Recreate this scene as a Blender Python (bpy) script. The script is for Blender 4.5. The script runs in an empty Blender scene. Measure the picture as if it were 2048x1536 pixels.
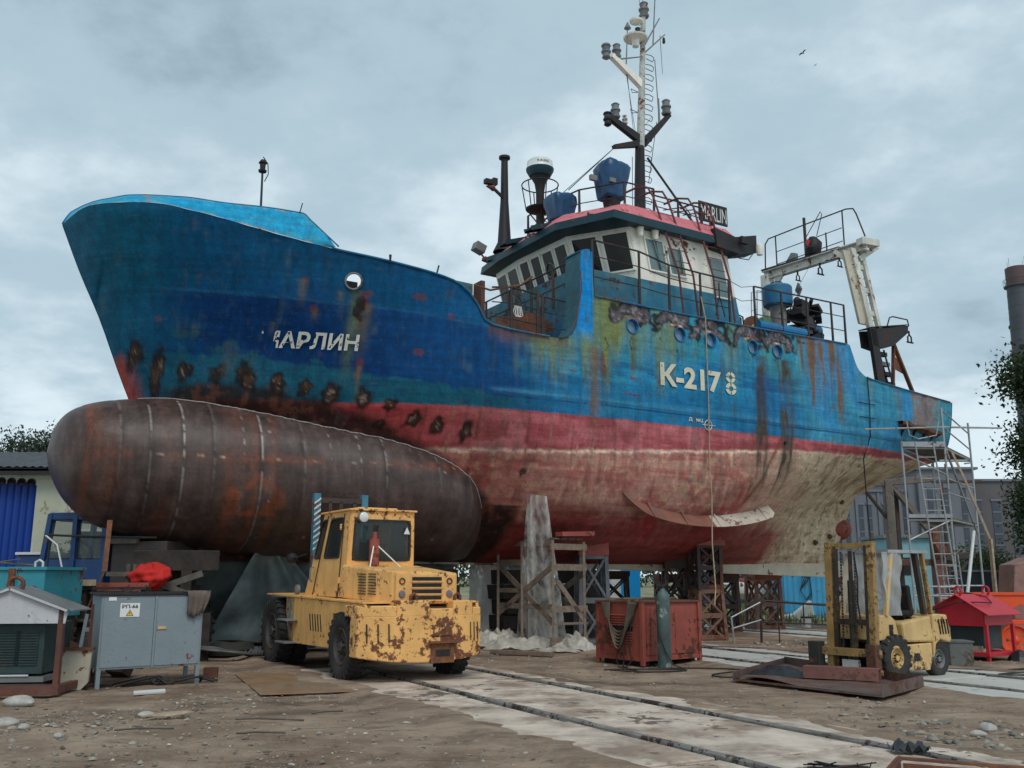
import bpy, bmesh, math, random
import numpy as np
from mathutils import Vector, Matrix, Euler
random.seed(7)
PI = math.pi
R = math.radians
scene = bpy.context.scene
col = scene.collection

# ---------------------------------------------------------------- camera, sky, sun, exposure
cam_data = bpy.data.cameras.new('camera')
cam = bpy.data.objects.new('camera', cam_data)
col.objects.link(cam)
cam.location = (0, 0, 1.6)
cam.rotation_euler = (R(90 + 11.5), 0, 0)
cam_data.sensor_width = 36
cam_data.lens = 36 * 1900 / 2048
cam_data.clip_end = 3000
scene.camera = cam
scene.view_settings.view_transform = 'Standard'
scene.view_settings.look = 'None'
scene.view_settings.gamma = 1
scene.view_settings.use_curve_mapping = False
scene.view_settings.exposure = 0.08
SUN_EL, SUN_AZ = R(52), R(165)        # azimuth measured clockwise from +Y (north)
world = bpy.data.worlds.new('World')
scene.world = world
world.use_nodes = True
wt = world.node_tree
wt.nodes.clear()
def wn(t, **k):
    n = wt.nodes.new(t)
    for a, b in k.items(): setattr(n, a, b)
    return n
sky = wn('ShaderNodeTexSky', sky_type='NISHITA', sun_disc=False)
sky.sun_elevation = SUN_EL
sky.sun_rotation = SUN_AZ
sky.air_density = 1.0; sky.dust_density = 1.5
geo = wn('ShaderNodeTexCoord')
sep = wn('ShaderNodeSeparateXYZ')
wt.links.new(geo.outputs['Generated'], sep.inputs[0])
zc = wn('ShaderNodeMath', operation='MAXIMUM'); zc.inputs[1].default_value = 0.0
wt.links.new(sep.outputs[2], zc.inputs[0])
za = wn('ShaderNodeMath', operation='ADD'); za.inputs[1].default_value = 0.22
wt.links.new(zc.outputs[0], za.inputs[0])
dx = wn('ShaderNodeMath', operation='DIVIDE'); dy = wn('ShaderNodeMath', operation='DIVIDE')
wt.links.new(sep.outputs[0], dx.inputs[0]); wt.links.new(za.outputs[0], dx.inputs[1])
wt.links.new(sep.outputs[1], dy.inputs[0]); wt.links.new(za.outputs[0], dy.inputs[1])
cmb = wn('ShaderNodeCombineXYZ')
wt.links.new(dx.outputs[0], cmb.inputs[0]); wt.links.new(dy.outputs[0], cmb.inputs[1])
n1 = wn('ShaderNodeTexNoise'); n1.inputs['Scale'].default_value = 0.85; n1.inputs['Detail'].default_value = 5; n1.inputs['Roughness'].default_value = .5
n1.inputs['Distortion'].default_value = .35
n2 = wn('ShaderNodeTexNoise'); n2.inputs['Scale'].default_value = 4.5; n2.inputs['Detail'].default_value = 7; n2.inputs['Roughness'].default_value = .6
for n in (n1, n2): wt.links.new(cmb.outputs[0], n.inputs['Vector'])
mx = wn('ShaderNodeMix', data_type='FLOAT'); mx.inputs[0].default_value = .29
wt.links.new(n1.outputs[0], mx.inputs[2]); wt.links.new(n2.outputs[0], mx.inputs[3])
el = wn('ShaderNodeMath', operation='MULTIPLY_ADD'); el.inputs[1].default_value = -0.30; el.inputs[2].default_value = 0.125
wt.links.new(zc.outputs[0], el.inputs[0])
ad = wn('ShaderNodeMath', operation='ADD')
wt.links.new(mx.outputs[0], ad.inputs[0]); wt.links.new(el.outputs[0], ad.inputs[1])
ramp = wn('ShaderNodeValToRGB')
wt.links.new(ad.outputs[0], ramp.inputs[0])
cr = ramp.color_ramp
cr.interpolation = 'EASE'
cr.elements[0].position = .34; cr.elements[0].color = (.27, .38, .45, 1)
cr.elements[1].position = .62; cr.elements[1].color = (.74, .86, .92, 1)
e = cr.elements.new(.47); e.color = (.45, .59, .67, 1)
sc = wn('ShaderNodeVectorMath', operation='SCALE'); sc.inputs['Scale'].default_value = 10.0
wt.links.new(ramp.outputs[0], sc.inputs[0])
mm = wn('ShaderNodeMix', data_type='RGBA'); mm.inputs[0].default_value = .9
wt.links.new(sky.outputs[0], mm.inputs[6]); wt.links.new(sc.outputs[0], mm.inputs[7])
bg = wn('ShaderNodeBackground'); bg.inputs['Strength'].default_value = 0.1
wt.links.new(mm.outputs[2], bg.inputs[0])
wo = wn('ShaderNodeOutputWorld'); wt.links.new(bg.outputs[0], wo.inputs[0])
sun_data = bpy.data.lights.new('sun', 'SUN')
sun_data.energy = 1.4; sun_data.angle = R(25); sun_data.color = (1, .96, .9)
sun = bpy.data.objects.new('sun', sun_data)
col.objects.link(sun)
sd = Vector((math.sin(SUN_AZ) * math.cos(SUN_EL), math.cos(SUN_AZ) * math.cos(SUN_EL), math.sin(SUN_EL)))
sun.rotation_euler = sd.to_track_quat('Z', 'Y').to_euler()

# ---------------------------------------------------------------- numpy noise
_rs = np.random.RandomState(11)
_perm = _rs.rand(256, 256)
def vnoise(x, y):
    x = np.asarray(x, float); y = np.asarray(y, float)
    xi = np.floor(x).astype(int); yi = np.floor(y).astype(int)
    fx = x - xi; fy = y - yi
    fx = fx * fx * (3 - 2 * fx); fy = fy * fy * (3 - 2 * fy)
    g = lambda a, b: _perm[a & 255, b & 255]
    return (g(xi, yi) * (1 - fx) * (1 - fy) + g(xi + 1, yi) * fx * (1 - fy) + g(xi, yi + 1) * (1 - fx) * fy + g(xi + 1, yi + 1) * fx * fy)
def fbm(x, y, o=4, s=0.):
    t = 0; a = 1; n = 0
    for i in range(o):
        t = t + a * vnoise(np.asarray(x) * 2 ** i + 17.3 * i + s, np.asarray(y) * 2 ** i + 9.1 * i + s * 1.7); n += a; a *= .5
    return t / n
def sstep(a, b, x):
    t = np.clip((np.asarray(x, float) - a) / (b - a), 0, 1)
    return t * t * (3 - 2 * t)

# ---------------------------------------------------------------- materials
def mat(name, c, rough=.6, metal=0., var=.25, vs=2.5, rust=0., rcol=(.16, .055, .025), rs=3., bump=.25, bs=30., spec=.4, streak=0., scol=(.12, .06, .03), alpha=None, attr=False, c2=None, c2f=.5):
    m = bpy.data.materials.new(name); m.use_nodes = True
    nt = m.node_tree; b = nt.nodes['Principled BSDF']
    N = nt.nodes.new; L = nt.links.new
    tc = N('ShaderNodeTexCoord')
    no = N('ShaderNodeTexNoise'); no.inputs['Scale'].default_value = vs; no.inputs['Detail'].default_value = 6; no.inputs['Roughness'].default_value = .62
    L(tc.outputs['Object'], no.inputs['Vector'])
    mr = N('ShaderNodeMapRange'); mr.inputs[1].default_value = .3; mr.inputs[2].default_value = .7
    mr.inputs[3].default_value = 1 - var; mr.inputs[4].default_value = 1 + var
    L(no.outputs[0], mr.inputs[0])
    base = N('ShaderNodeVectorMath'); base.operation = 'SCALE'
    if attr:
        at = N('ShaderNodeAttribute'); at.attribute_name = 'Col'; L(at.outputs['Color'], base.inputs[0])
    elif c2 is not None:
        n3 = N('ShaderNodeTexNoise'); n3.inputs['Scale'].default_value = vs * .8; n3.inputs['Detail'].default_value = 8; n3.inputs['Roughness'].default_value = .7
        mp = N('ShaderNodeMapping'); mp.inputs['Location'].default_value = (5.2, 1.3, 8.8); L(tc.outputs['Object'], mp.inputs[0]); L(mp.outputs[0], n3.inputs['Vector'])
        r3 = N('ShaderNodeMapRange'); r3.inputs[1].default_value = 1 - c2f - .08; r3.inputs[2].default_value = 1 - c2f + .08; L(n3.outputs[0], r3.inputs[0])
        m3 = N('ShaderNodeMix'); m3.data_type = 'RGBA'; m3.inputs[6].default_value = (*c, 1); m3.inputs[7].default_value = (*c2, 1)
        L(r3.outputs[0], m3.inputs[0]); L(m3.outputs[2], base.inputs[0])
    else: base.inputs[0].default_value = c
    L(mr.outputs[0], base.inputs['Scale'])
    out = base.outputs[0]; rough_out = None
    if streak > 0:
        ms = N('ShaderNodeMapping'); ms.inputs['Scale'].default_value = (9, 9, .7); L(tc.outputs['Object'], ms.inputs[0])
        ns = N('ShaderNodeTexNoise'); ns.inputs['Scale'].default_value = 1.; ns.inputs['Detail'].default_value = 4; L(ms.outputs[0], ns.inputs['Vector'])
        rr = N('ShaderNodeMapRange'); rr.inputs[1].default_value = .52; rr.inputs[2].default_value = .75; rr.inputs[4].default_value = streak; L(ns.outputs[0], rr.inputs[0])
        mi = N('ShaderNodeMix'); mi.data_type = 'RGBA'; mi.inputs[7].default_value = (*scol, 1)
        L(rr.outputs[0], mi.inputs[0]); L(out, mi.inputs[6]); out = mi.outputs[2]
    if rust > 0:
        nr = N('ShaderNodeTexNoise'); nr.inputs['Scale'].default_value = rs; nr.inputs['Detail'].default_value = 9; nr.inputs['Roughness'].default_value = .72
        L(tc.outputs['Object'], nr.inputs['Vector'])
        rs_ = rs * 1.7; nr.inputs['Scale'].default_value = rs_; t = .5 + .3 * (.52 - rust)
        rr = N('ShaderNodeMapRange'); rr.inputs[1].default_value = t; rr.inputs[2].default_value = t + .035; nl = N('ShaderNodeTexNoise'); nl.inputs['Scale'].default_value = max(.5, rs * .33); nl.inputs['Detail'].default_value = 3; L(tc.outputs['Object'], nl.inputs['Vector'])
        am = N('ShaderNodeMath'); am.operation = 'MULTIPLY_ADD'; am.inputs[1].default_value = .55; L(nl.outputs[0], am.inputs[0]); sb = N('ShaderNodeMath'); sb.operation = 'SUBTRACT'; sb.inputs[1].default_value = .275; L(nr.outputs[0], sb.inputs[0]); L(sb.outputs[0], am.inputs[2])
        L(am.outputs[0], rr.inputs[0])
        n4 = N('ShaderNodeTexNoise'); n4.inputs['Scale'].default_value = rs * 5; n4.inputs['Detail'].default_value = 4; L(tc.outputs['Object'], n4.inputs['Vector'])
        r4 = N('ShaderNodeMix'); r4.data_type = 'RGBA'; r4.inputs[6].default_value = (*[x * .45 for x in rcol], 1); r4.inputs[7].default_value = (*[x * 1.5 for x in rcol], 1); L(n4.outputs[0], r4.inputs[0])
        mi = N('ShaderNodeMix'); mi.data_type = 'RGBA'
        L(r4.outputs[2], mi.inputs[7]); L(rr.outputs[0], mi.inputs[0]); L(out, mi.inputs[6]); out = mi.outputs[2]
        ro = N('ShaderNodeMapRange'); ro.inputs[3].default_value = rough; ro.inputs[4].default_value = .9; L(rr.outputs[0], ro.inputs[0]); rough_out = ro.outputs[0]
    L(out, b.inputs['Base Color'])
    if rough_out: L(rough_out, b.inputs['Roughness'])
    else: b.inputs['Roughness'].default_value = rough
    b.inputs['Metallic'].default_value = metal
    b.inputs['Specular IOR Level'].default_value = spec
    if alpha is not None: b.inputs['Alpha'].default_value = alpha
    if bump > 0:
        nb = N('ShaderNodeTexNoise'); nb.inputs['Scale'].default_value = bs; nb.inputs['Detail'].default_value = 5; L(tc.outputs['Object'], nb.inputs['Vector'])
        bp = N('ShaderNodeBump'); bp.inputs['Strength'].default_value = bump; bp.inputs['Distance'].default_value = .02
        L(nb.outputs[0], bp.inputs['Height']); L(bp.outputs[0], b.inputs['Normal'])
    return m
def glass(name, tint=(.35, .45, .45), dark=.65):
    m = bpy.data.materials.new(name); m.use_nodes = True
    nt = m.node_tree; b = nt.nodes['Principled BSDF']
    b.inputs['Base Color'].default_value = (*[x * .2 for x in tint], 1); b.inputs['Roughness'].default_value = .06
    b.inputs['Specular IOR Level'].default_value = .6
    b.inputs['Alpha'].default_value = dark
    return m
M = {}
M['hull'] = mat('hull_paint', (0, 0, 0), attr=True, rough=.62, var=.16, vs=5., bump=.25, bs=7, spec=.12)
M['bulb'] = mat('bulb_steel', (0, 0, 0), attr=True, rough=.46, var=.34, vs=3., bump=.15, bs=8, spec=.35)
M['blue'] = mat('blue_paint', (.01, .16, .36), rust=.28, rs=2.2, var=.2, streak=.3)
def weather(m, h=.35, v=.35, spk=.5):
    nt = m.node_tree; N = nt.nodes.new; L = nt.links.new; b = nt.nodes['Principled BSDF']; src = b.inputs['Base Color'].links[0].from_socket; tc = N('ShaderNodeTexCoord')
    def noi(sc, s, d=5):
        mp = N('ShaderNodeMapping'); mp.inputs['Scale'].default_value = sc; n = N('ShaderNodeTexNoise'); n.inputs['Scale'].default_value = s; n.inputs['Detail'].default_value = d; n.inputs['Roughness'].default_value = .65
        L(tc.outputs['Object'], mp.inputs[0]); L(mp.outputs[0], n.inputs['Vector']); return n.outputs[0]
    def rng(x, a, b_, c, d):
        r = N('ShaderNodeMapRange'); r.inputs[1].default_value = a; r.inputs[2].default_value = b_; r.inputs[3].default_value = c; r.inputs[4].default_value = d; L(x, r.inputs[0]); return r.outputs[0]
    def mul(col_, f): s = N('ShaderNodeVectorMath'); s.operation = 'SCALE'; L(col_, s.inputs[0]); L(f, s.inputs['Scale']); return s.outputs[0]
    def mixto(col_, f, c): x = N('ShaderNodeMix'); x.data_type = 'RGBA'; L(f, x.inputs[0]); L(col_, x.inputs[6]); x.inputs[7].default_value = (*c, 1); return x.outputs[2]
    c = mul(src, rng(noi((.6, .6, 11), 1.), .3, .7, 1 - h, 1 + h)); c = mul(c, rng(noi((6, 6, .45), 1.), .3, .7, 1 - v, 1 + v))
    c = mul(c, rng(noi((1, 1, 1), 22., 6), .3, .7, .8, 1.2))
    c = mixto(c, rng(noi((9, 9, 1.2), 1.3), .58, .72, 0, spk * .75), (.075, .06, .045)); c = mixto(c, rng(noi((1.6, 1.6, 5), 2.2, 8), .6, .68, 0, spk * .5), (.09, .1, .1))
    c = mixto(c, rng(noi((1, 1, 1.3), 9., 7), .64, .67, 0, spk), (.07, .04, .03))
    L(c, b.inputs['Base Color'])
weather(M['hull'], .17, .2, .55); weather(M['bulb'], .12, .3, .65)
M['pillarblue'] = mat('bright_blue_paint', (.012, .21, .52), rust=.12, rs=2.2, var=.1)
M['teal'] = mat('teal_paint', (.02, .16, .24), rust=.3, rs=2.5, var=.25, streak=.3, c2=(.01, .13, .3), c2f=.5)
M['facteal'] = mat('pillar_side_shade_teal', (.015, .1, .135), rust=.12, rs=3, var=.3, streak=.3)  # teal of the pillar's forward face, darkened to include its shade
M['darkteal'] = mat('dark_teal_paint', (.004, .035, .05), rust=.1, rs=3, rough=.5)
M['cream'] = mat('cream_paint', (.8, .78, .69), rust=.04, rs=2.5, var=.08, streak=.2, scol=(.35, .24, .12), rough=.5)
M['pink'] = mat('pink_paint', (.6, .17, .19), rust=.12, rs=4, var=.15)
M['black'] = mat('black_paint', (.014, .014, .016), rust=.3, rs=5, rcol=(.06, .03, .02), rough=.6)
M['darkrail'] = mat('dark_rail_paint', (.02, .02, .022), rust=.4, rs=9, rcol=(.09, .045, .03))
M['maroon'] = mat('maroon_paint', (.13, .03, .035), rust=.3, rs=5)
M['white'] = mat('white_paint', (.62, .63, .6), rust=.12, rs=6, var=.1)
M['radome'] = mat('radome_plastic', (.68, .72, .7), var=.06, rough=.35, bump=0)
M['letter'] = mat('letter_paint', (.58, .6, .55), rust=.2, rs=6, rcol=(.12, .09, .1), var=.15)
M['tarp'] = mat('blue_tarp', (.012, .06, .145), var=.4, rough=.3, bump=.5, bs=6)
M['rust'] = mat('rusty_steel', (.13, .055, .035), rust=.45, rs=4, rcol=(.2, .08, .035), rough=.8, bump=.4)
M['darksteel'] = mat('dark_steel', (.05, .04, .036), rust=.4, rs=3, rcol=(.1, .045, .03), rough=.6)
M['wood'] = mat('weathered_wood', (.2, .15, .115), var=.35, vs=9, streak=.35, scol=(.1, .07, .055), rough=.85)
M['palewood'] = mat('pale_wood', (.38, .29, .2), var=.3, vs=8, rough=.8)
M['yellow'] = mat('worn_yellow_paint', (.82, .45, .15), rust=.2, rs=5.5, streak=.35, scol=(.3, .17, .07), rcol=(.14, .055, .03), var=.16, rough=.55)
M['yellowcw'] = mat('scraped_yellow_paint', (.82, .45, .15), rust=.42, rs=4.2, rcol=(.17, .065, .035), var=.15, rough=.6)
M['ochre'] = mat('pale_ochre_paint', (.62, .42, .18), streak=.3, scol=(.24, .16, .08), rust=.2, rs=3, rcol=(.15, .08, .04), var=.15, rough=.6)
M['mast'] = mat('greasy_yellow_mast', (.33, .2, .07), rust=.36, rs=8, rcol=(.12, .075, .035), var=.3, rough=.55)
M['rubber'] = mat('tyre_rubber', (.035, .033, .032), var=.4, rough=.85, bump=.5)
M['hub'] = mat('grey_hub', (.07, .068, .066), rust=.4, rs=7, rcol=(.08, .045, .03))
M['darkglass'] = glass('dark_glass', (.12, .14, .15), .82)
M['glass'] = glass('pale_glass', (.5, .65, .65), .32)
M['greyblue'] = mat('grey_cabinet_paint', (.22, .27, .3), rust=.08, rs=4, var=.06, rough=.45)
M['grey'] = mat('grey_paint', (.17, .18, .18), rust=.2, rs=4, var=.2)
M['darkgreen'] = mat('dark_green_paint', (.03, .055, .055), rust=.15, rs=5, var=.2)
M['primer'] = mat('red_primer', (.3, .07, .05), rust=.3, rs=4, rcol=(.11, .04, .025), var=.2, streak=.3, scol=(.14, .05, .035))
M['red'] = mat('fresh_red_paint', (.5, .02, .035), rough=.4, var=.1)
M['orange'] = mat('fresh_orange_paint', (.75, .09, .025), rough=.4, var=.08)
M['galv'] = mat('galvanised_tube', (.33, .35, .36), rough=.45, var=.2, rust=.1, rs=6, metal=.3)
M['concrete'] = mat('concrete', (.3, .29, .26), var=.2, vs=2, c2=(.2, .19, .165), c2f=.4, bump=.3)
def save(): pass

# ---------------------------------------------------------------- mesh builder
class B:
    def __init__(s): s.v = []; s.f = []
    def add(s, vs, fs):
        n = len(s.v); s.v += [tuple(x) for x in vs]; s.f += [tuple(i + n for i in f) for f in fs]; return s
    def box(s, c, d, rz=0, rx=0, ry=0):
        m = Euler((rx, ry, rz)).to_matrix(); c = Vector(c)
        vs = [c + m @ Vector((x * d[0] / 2, y * d[1] / 2, z * d[2] / 2)) for z in (-1, 1) for y in (-1, 1) for x in (-1, 1)]
        return s.add(vs, [(0, 2, 3, 1), (4, 5, 7, 6), (0, 1, 5, 4), (2, 6, 7, 3), (0, 4, 6, 2), (1, 3, 7, 5)])
    def bx(s, x0, x1, y0, y1, z0, z1):
        return s.box(((x0 + x1) / 2, (y0 + y1) / 2, (z0 + z1) / 2), (abs(x1 - x0), abs(y1 - y0), abs(z1 - z0)))
    def beam(s, a, b, w, h=None, up=(0, 0, 1)):
        h = h or w; a = Vector(a); b = Vector(b); d = (b - a).normalized(); up = Vector(up)
        if abs(d.dot(up)) > .98: up = Vector((1, 0, 0)) if abs(d.x) < .9 else Vector((0, 1, 0))
        x = d.cross(up).normalized(); y = x.cross(d)
        vs = [p + x * (i * w / 2) + y * (j * h / 2) for p in (a, b) for j in (-1, 1) for i in (-1, 1)]
        return s.add(vs, [(0, 2, 3, 1), (4, 5, 7, 6), (0, 1, 5, 4), (2, 6, 7, 3), (0, 4, 6, 2), (1, 3, 7, 5)])
    def cyl(s, a, b, r0, r1=None, n=12, caps=True):
        r1 = r0 if r1 is None else r1; a = Vector(a); b = Vector(b); d = (b - a).normalized()
        up = Vector((0, 0, 1)) if abs(d.z) < .95 else Vector((1, 0, 0))
        x = d.cross(up).normalized(); y = x.cross(d)
        vs = [p + (x * math.cos(2 * PI * i / n) + y * math.sin(2 * PI * i / n)) * r for p, r in ((a, r0), (b, r1)) for i in range(n)]
        fs = [(i, (i + 1) % n, n + (i + 1) % n, n + i) for i in range(n)]
        if caps: fs += [tuple(range(n))[::-1], tuple(range(n, 2 * n))]
        return s.add(vs, fs)
    def tube(s, pts, r, n=6, closed=False):
        pts = [Vector(p) for p in pts]; k = len(pts); vs = []; px = None
        for i, p in enumerate(pts):
            if closed: t = pts[(i + 1) % k] - pts[i - 1]
            else: t = pts[min(i + 1, k - 1)] - pts[max(i - 1, 0)]
            t.normalize()
            if px is None:
                up = Vector((0, 0, 1)) if abs(t.z) < .9 else Vector((1, 0, 0)); px = t.cross(up).normalized()
            else: px = (px - t * px.dot(t)).normalized()
            y = t.cross(px)
            vs += [p + (px * math.cos(2 * PI * j / n) + y * math.sin(2 * PI * j / n)) * r for j in range(n)]
        fs = []
        for i in range(k if closed else k - 1):
            a = i * n; b = ((i + 1) % k) * n
            fs += [(a + j, a + (j + 1) % n, b + (j + 1) % n, b + j) for j in range(n)]
        if not closed: fs += [tuple(range(n))[::-1], tuple(range((k - 1) * n, k * n))]
        return s.add(vs, fs)
    def ext(s, poly, vec):
        n = len(poly); vec = Vector(vec); p = [Vector(q) for q in poly]
        return s.add(p + [q + vec for q in p], [tuple(range(n))[::-1], tuple(range(n, 2 * n))] + [(i, (i + 1) % n, n + (i + 1) % n, n + i) for i in range(n)])
    def lathe(s, prof, o=(0, 0, 0), ax='z', n=20):
        o = Vector(o); vs = []
        for r, z in prof:
            for i in range(n):
                a = 2 * PI * i / n; c, d = r * math.cos(a), r * math.sin(a)
                vs.append(o + Vector({'z': (c, d, z), 'x': (z, c, d), 'y': (d, z, c)}[ax]))
        k = len(prof)
        fs = [(i * n + j, i * n + (j + 1) % n, (i + 1) * n + (j + 1) % n, (i + 1) * n + j) for i in range(k - 1) for j in range(n)]
        return s.add(vs, fs)
    def grid(s, P, loopu=False):
        r = len(P); c = len(P[0]); vs = [q for row in P for q in row]
        fs = [(i * c + j, i * c + j + 1, (i + 1) * c + j + 1, (i + 1) * c + j) for i in range(r - 1) for j in range(c - 1)]
        return s.add(vs, fs)
    def out(s, name, m, parent=None, smooth=False, bevel=0, solid=0, kind=None):
        me = bpy.data.meshes.new(name); me.from_pydata(s.v, [], s.f)
        bm = bmesh.new(); bm.from_mesh(me); bmesh.ops.recalc_face_normals(bm, faces=bm.faces[:]); bm.to_mesh(me); bm.free()
        if smooth:
            me.polygons.foreach_set('use_smooth', [True] * len(me.polygons))
            try:
                if smooth != 'all': me.set_sharp_from_angle(angle=R(38))
            except Exception: pass
        me.materials.append(M[m] if isinstance(m, str) else m)
        o = bpy.data.objects.new(name, me); col.objects.link(o)
        if parent: o.parent = parent
        if solid:
            q = o.modifiers.new('solid', 'SOLIDIFY'); q.thickness = solid; q.offset = 0
        if bevel:
            q = o.modifiers.new('bevel', 'BEVEL'); q.width = bevel; q.segments = 2; q.limit_method = 'ANGLE'
        if kind: o['kind'] = kind
        return o
def thing(name, label, cat, loc=(0, 0, 0), rz=0, group=None):
    o = bpy.data.objects.new(name, None); col.objects.link(o); o.location = loc; o.rotation_euler = (0, 0, rz)
    o.empty_display_size = .3
    o['label'] = label; o['category'] = cat
    if group: o['group'] = group
    return o
def tag(o, label, cat, group=None):
    o['label'] = label; o['category'] = cat
    if group: o['group'] = group
    return o
def copy_tree(o, label=None, loc=None, rz=None, parent=None, kids=None):
    c = o.copy(); col.objects.link(c)
    if parent: c.parent = parent
    if label: c['label'] = label
    if loc: c.location = loc
    if rz is not None: c.rotation_euler = (0, 0, rz)
    for ch in list(o.children): copy_tree(ch, parent=c)
    return c
def np_mesh(name, V, F, m, parent=None, colr=None, smooth=True):
    me = bpy.data.meshes.new(name)
    V = np.asarray(V, np.float32); F = np.asarray(F, np.int32)
    me.vertices.add(len(V)); me.vertices.foreach_set('co', V.ravel())
    k = F.shape[1]
    me.loops.add(F.size); me.loops.foreach_set('vertex_index', F.ravel())
    me.polygons.add(len(F)); me.polygons.foreach_set('loop_start', np.arange(0, F.size, k, dtype=np.int32))
    try: me.polygons.foreach_set('loop_total', np.full(len(F), k, np.int32))
    except Exception: pass
    me.update(calc_edges=True); me.validate()
    if smooth: me.polygons.foreach_set('use_smooth', np.ones(len(F), bool))
    if colr is not None:
        a = me.color_attributes.new('Col', 'FLOAT_COLOR', 'POINT')
        c = np.ones((len(V), 4), np.float32); c[:, :3] = colr; a.data.foreach_set('color', c.ravel())
    me.materials.append(M[m] if isinstance(m, str) else m)
    o = bpy.data.objects.new(name, me); col.objects.link(o)
    if parent: o.parent = parent
    return o
def gridfaces(r, c, flip=False):
    i, j = np.meshgrid(np.arange(r - 1), np.arange(c - 1), indexing='ij')
    a = (i * c + j).ravel()
    F = np.stack([a, a + 1, a + c + 1, a + c], 1)
    return F[:, ::-1] if flip else F
def srgb(r, g, b, k=1.0):
    f = lambda c: ((c / 255 + .055) / 1.055) ** 2.4 if c > 10 else c / 255 / 12.92
    return np.array([min(f(x) * k, .9) for x in (r, g, b)])
# ---------------------------------------------------------------- ground
E_ = np.array([.477, -.879]); F_ = np.array([.879, .477])     # along / across the transfer tracks
def trk(a, b, z=0.):      # a across (m), b along (m, negative = nearer the camera side offset)
    return Vector((F_[0] * a + E_[0] * b, F_[1] * a + E_[1] * b, z))
def build_ground():
    ys = np.concatenate([np.linspace(-60, 4, 10), 4.15 * (1.0105 ** np.arange(1, 300)), 4.15 * 1.0105 ** 299 * (1.06 ** np.arange(1, 66))])
    nu = 340
    t = np.linspace(-1, 1, nu)
    hw = np.maximum(np.abs(ys) * .82 + 6, 12); hw[:10] = 60
    hw[-70:] *= np.linspace(1, 2.5, 70)
    X = hw[:, None] * t[None]; Y = np.repeat(ys[:, None], nu, 1)
    Z = (fbm(X * .8, Y * .8, 3) - .5) * .06 + (fbm(X * 4, Y * 4, 4, 3.) - .5) * .035 + (fbm(X * 14, Y * 14, 3, 5.) - .5) * .022
    fade = np.clip(1.2 - Y / 45, .15, 1)
    Z *= fade
    a = X * F_[0] + Y * F_[1]; b = X * E_[0] + Y * E_[1]
    # dirt lies a little below the concrete tracks and washes over their edges
    for a0, a1 in ((4.85, 8.25), (12.0, 15.5), (19.4, 22.9)):
        edge = (fbm(b * 1.3, a * .8, 5, a0) - .5) * .6 + (fbm(b * 6, a * 6, 3, a0) - .5) * .22
        ins = sstep(a0 - .25 + edge, a0 + .1 + edge, a) * (1 - sstep(a1 - .1 + edge, a1 + .2 + edge, a)) * sstep(-7.0, -6.6, -b if False else b * 0 - 6.5 + 0 * a + .3)
        band = sstep(a0 - .5 + edge, a0 - .05 + edge, a) * (1 - sstep(a0 + .05 + edge, a0 + .5 + edge, a)) + sstep(a1 - .4 + edge, a1 - .1 + edge, a) * (1 - sstep(a1 + .0 + edge, a1 + .35 + edge, a)); Z = Z * (1 - .85 * ins) - .05 * ins * (1 - band) + .045 * band
    Z += .05 * np.exp(-((X + 5.2) ** 2 / 2.2 + (Y - 13.6) ** 2 / .6)) * fbm(X * 6, Y * 6, 3)
    V = np.stack([X, Y, Z], -1).reshape(-1, 3)
    m = bpy.data.materials.new('dirt'); m.use_nodes = True
    nt = m.node_tree; N = nt.nodes.new; L = nt.links.new; bs = nt.nodes['Principled BSDF']
    tc = N('ShaderNodeTexCoord')
    def noise(s, d, r, loc=(0, 0, 0), sc=(1, 1, 1)):
        mp = N('ShaderNodeMapping'); mp.inputs['Location'].default_value = loc; mp.inputs['Scale'].default_value = sc
        n = N('ShaderNodeTexNoise'); n.inputs['Scale'].default_value = s; n.inputs['Detail'].default_value = d; n.inputs['Roughness'].default_value = r
        L(tc.outputs['Object'], mp.inputs[0]); L(mp.outputs[0], n.inputs['Vector']); return n.outputs[0]
    def ramp(x, a, b, c0, c1):
        r = N('ShaderNodeValToRGB'); r.color_ramp.elements[0].position = a; r.color_ramp.elements[1].position = b
        r.color_ramp.elements[0].color = (*c0, 1); r.color_ramp.elements[1].color = (*c1, 1); L(x, r.inputs[0]); return r.outputs[0]
    def mixc(f, a, b):
        x = N('ShaderNodeMix'); x.data_type = 'RGBA'
        if isinstance(f, float): x.inputs[0].default_value = f
        else: L(f, x.inputs[0])
        L(a, x.inputs[6]); L(b, x.inputs[7]); return x.outputs[2]
    c1 = ramp(noise(.35, 6, .6), .4, .62, (.225, .145, .1), (.41, .305, .22))
    c2 = ramp(noise(1.1, 8, .7, (3, 7, 0)), .42, .62, (.15, .1, .07), (.44, .34, .25))
    c = mixc(.5, c1, c2)
    f3 = N('ShaderNodeMapRange'); f3.inputs[1].default_value = .56; f3.inputs[2].default_value = .62; L(noise(9, 8, .75, (1, 2, 3)), f3.inputs[0])
    c = mixc(f3.outputs[0], c, ramp(noise(40, 3, .6), .3, .7, (.1, .08, .065), (.42, .38, .33)))
    f5 = N('ShaderNodeMapRange'); f5.inputs[1].default_value = .6; f5.inputs[2].default_value = .66; L(noise(4, 8, .8, (7, 1, 3)), f5.inputs[0]); c = mixc(f5.outputs[0], c, ramp(noise(30, 3, .6), .3, .7, (.06, .045, .035), (.14, .11, .09)))
    f4 = N('ShaderNodeMapRange'); f4.inputs[1].default_value = .55; f4.inputs[2].default_value = .7; f4.inputs[4].default_value = .75; L(noise(.55, 5, .6, (9, 4, 2), (1, 1.6, 1)), f4.inputs[0])
    c = mixc(f4.outputs[0], c, ramp(noise(25, 3, .6), .3, .7, (.03, .025, .022), (.08, .064, .055)))
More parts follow.
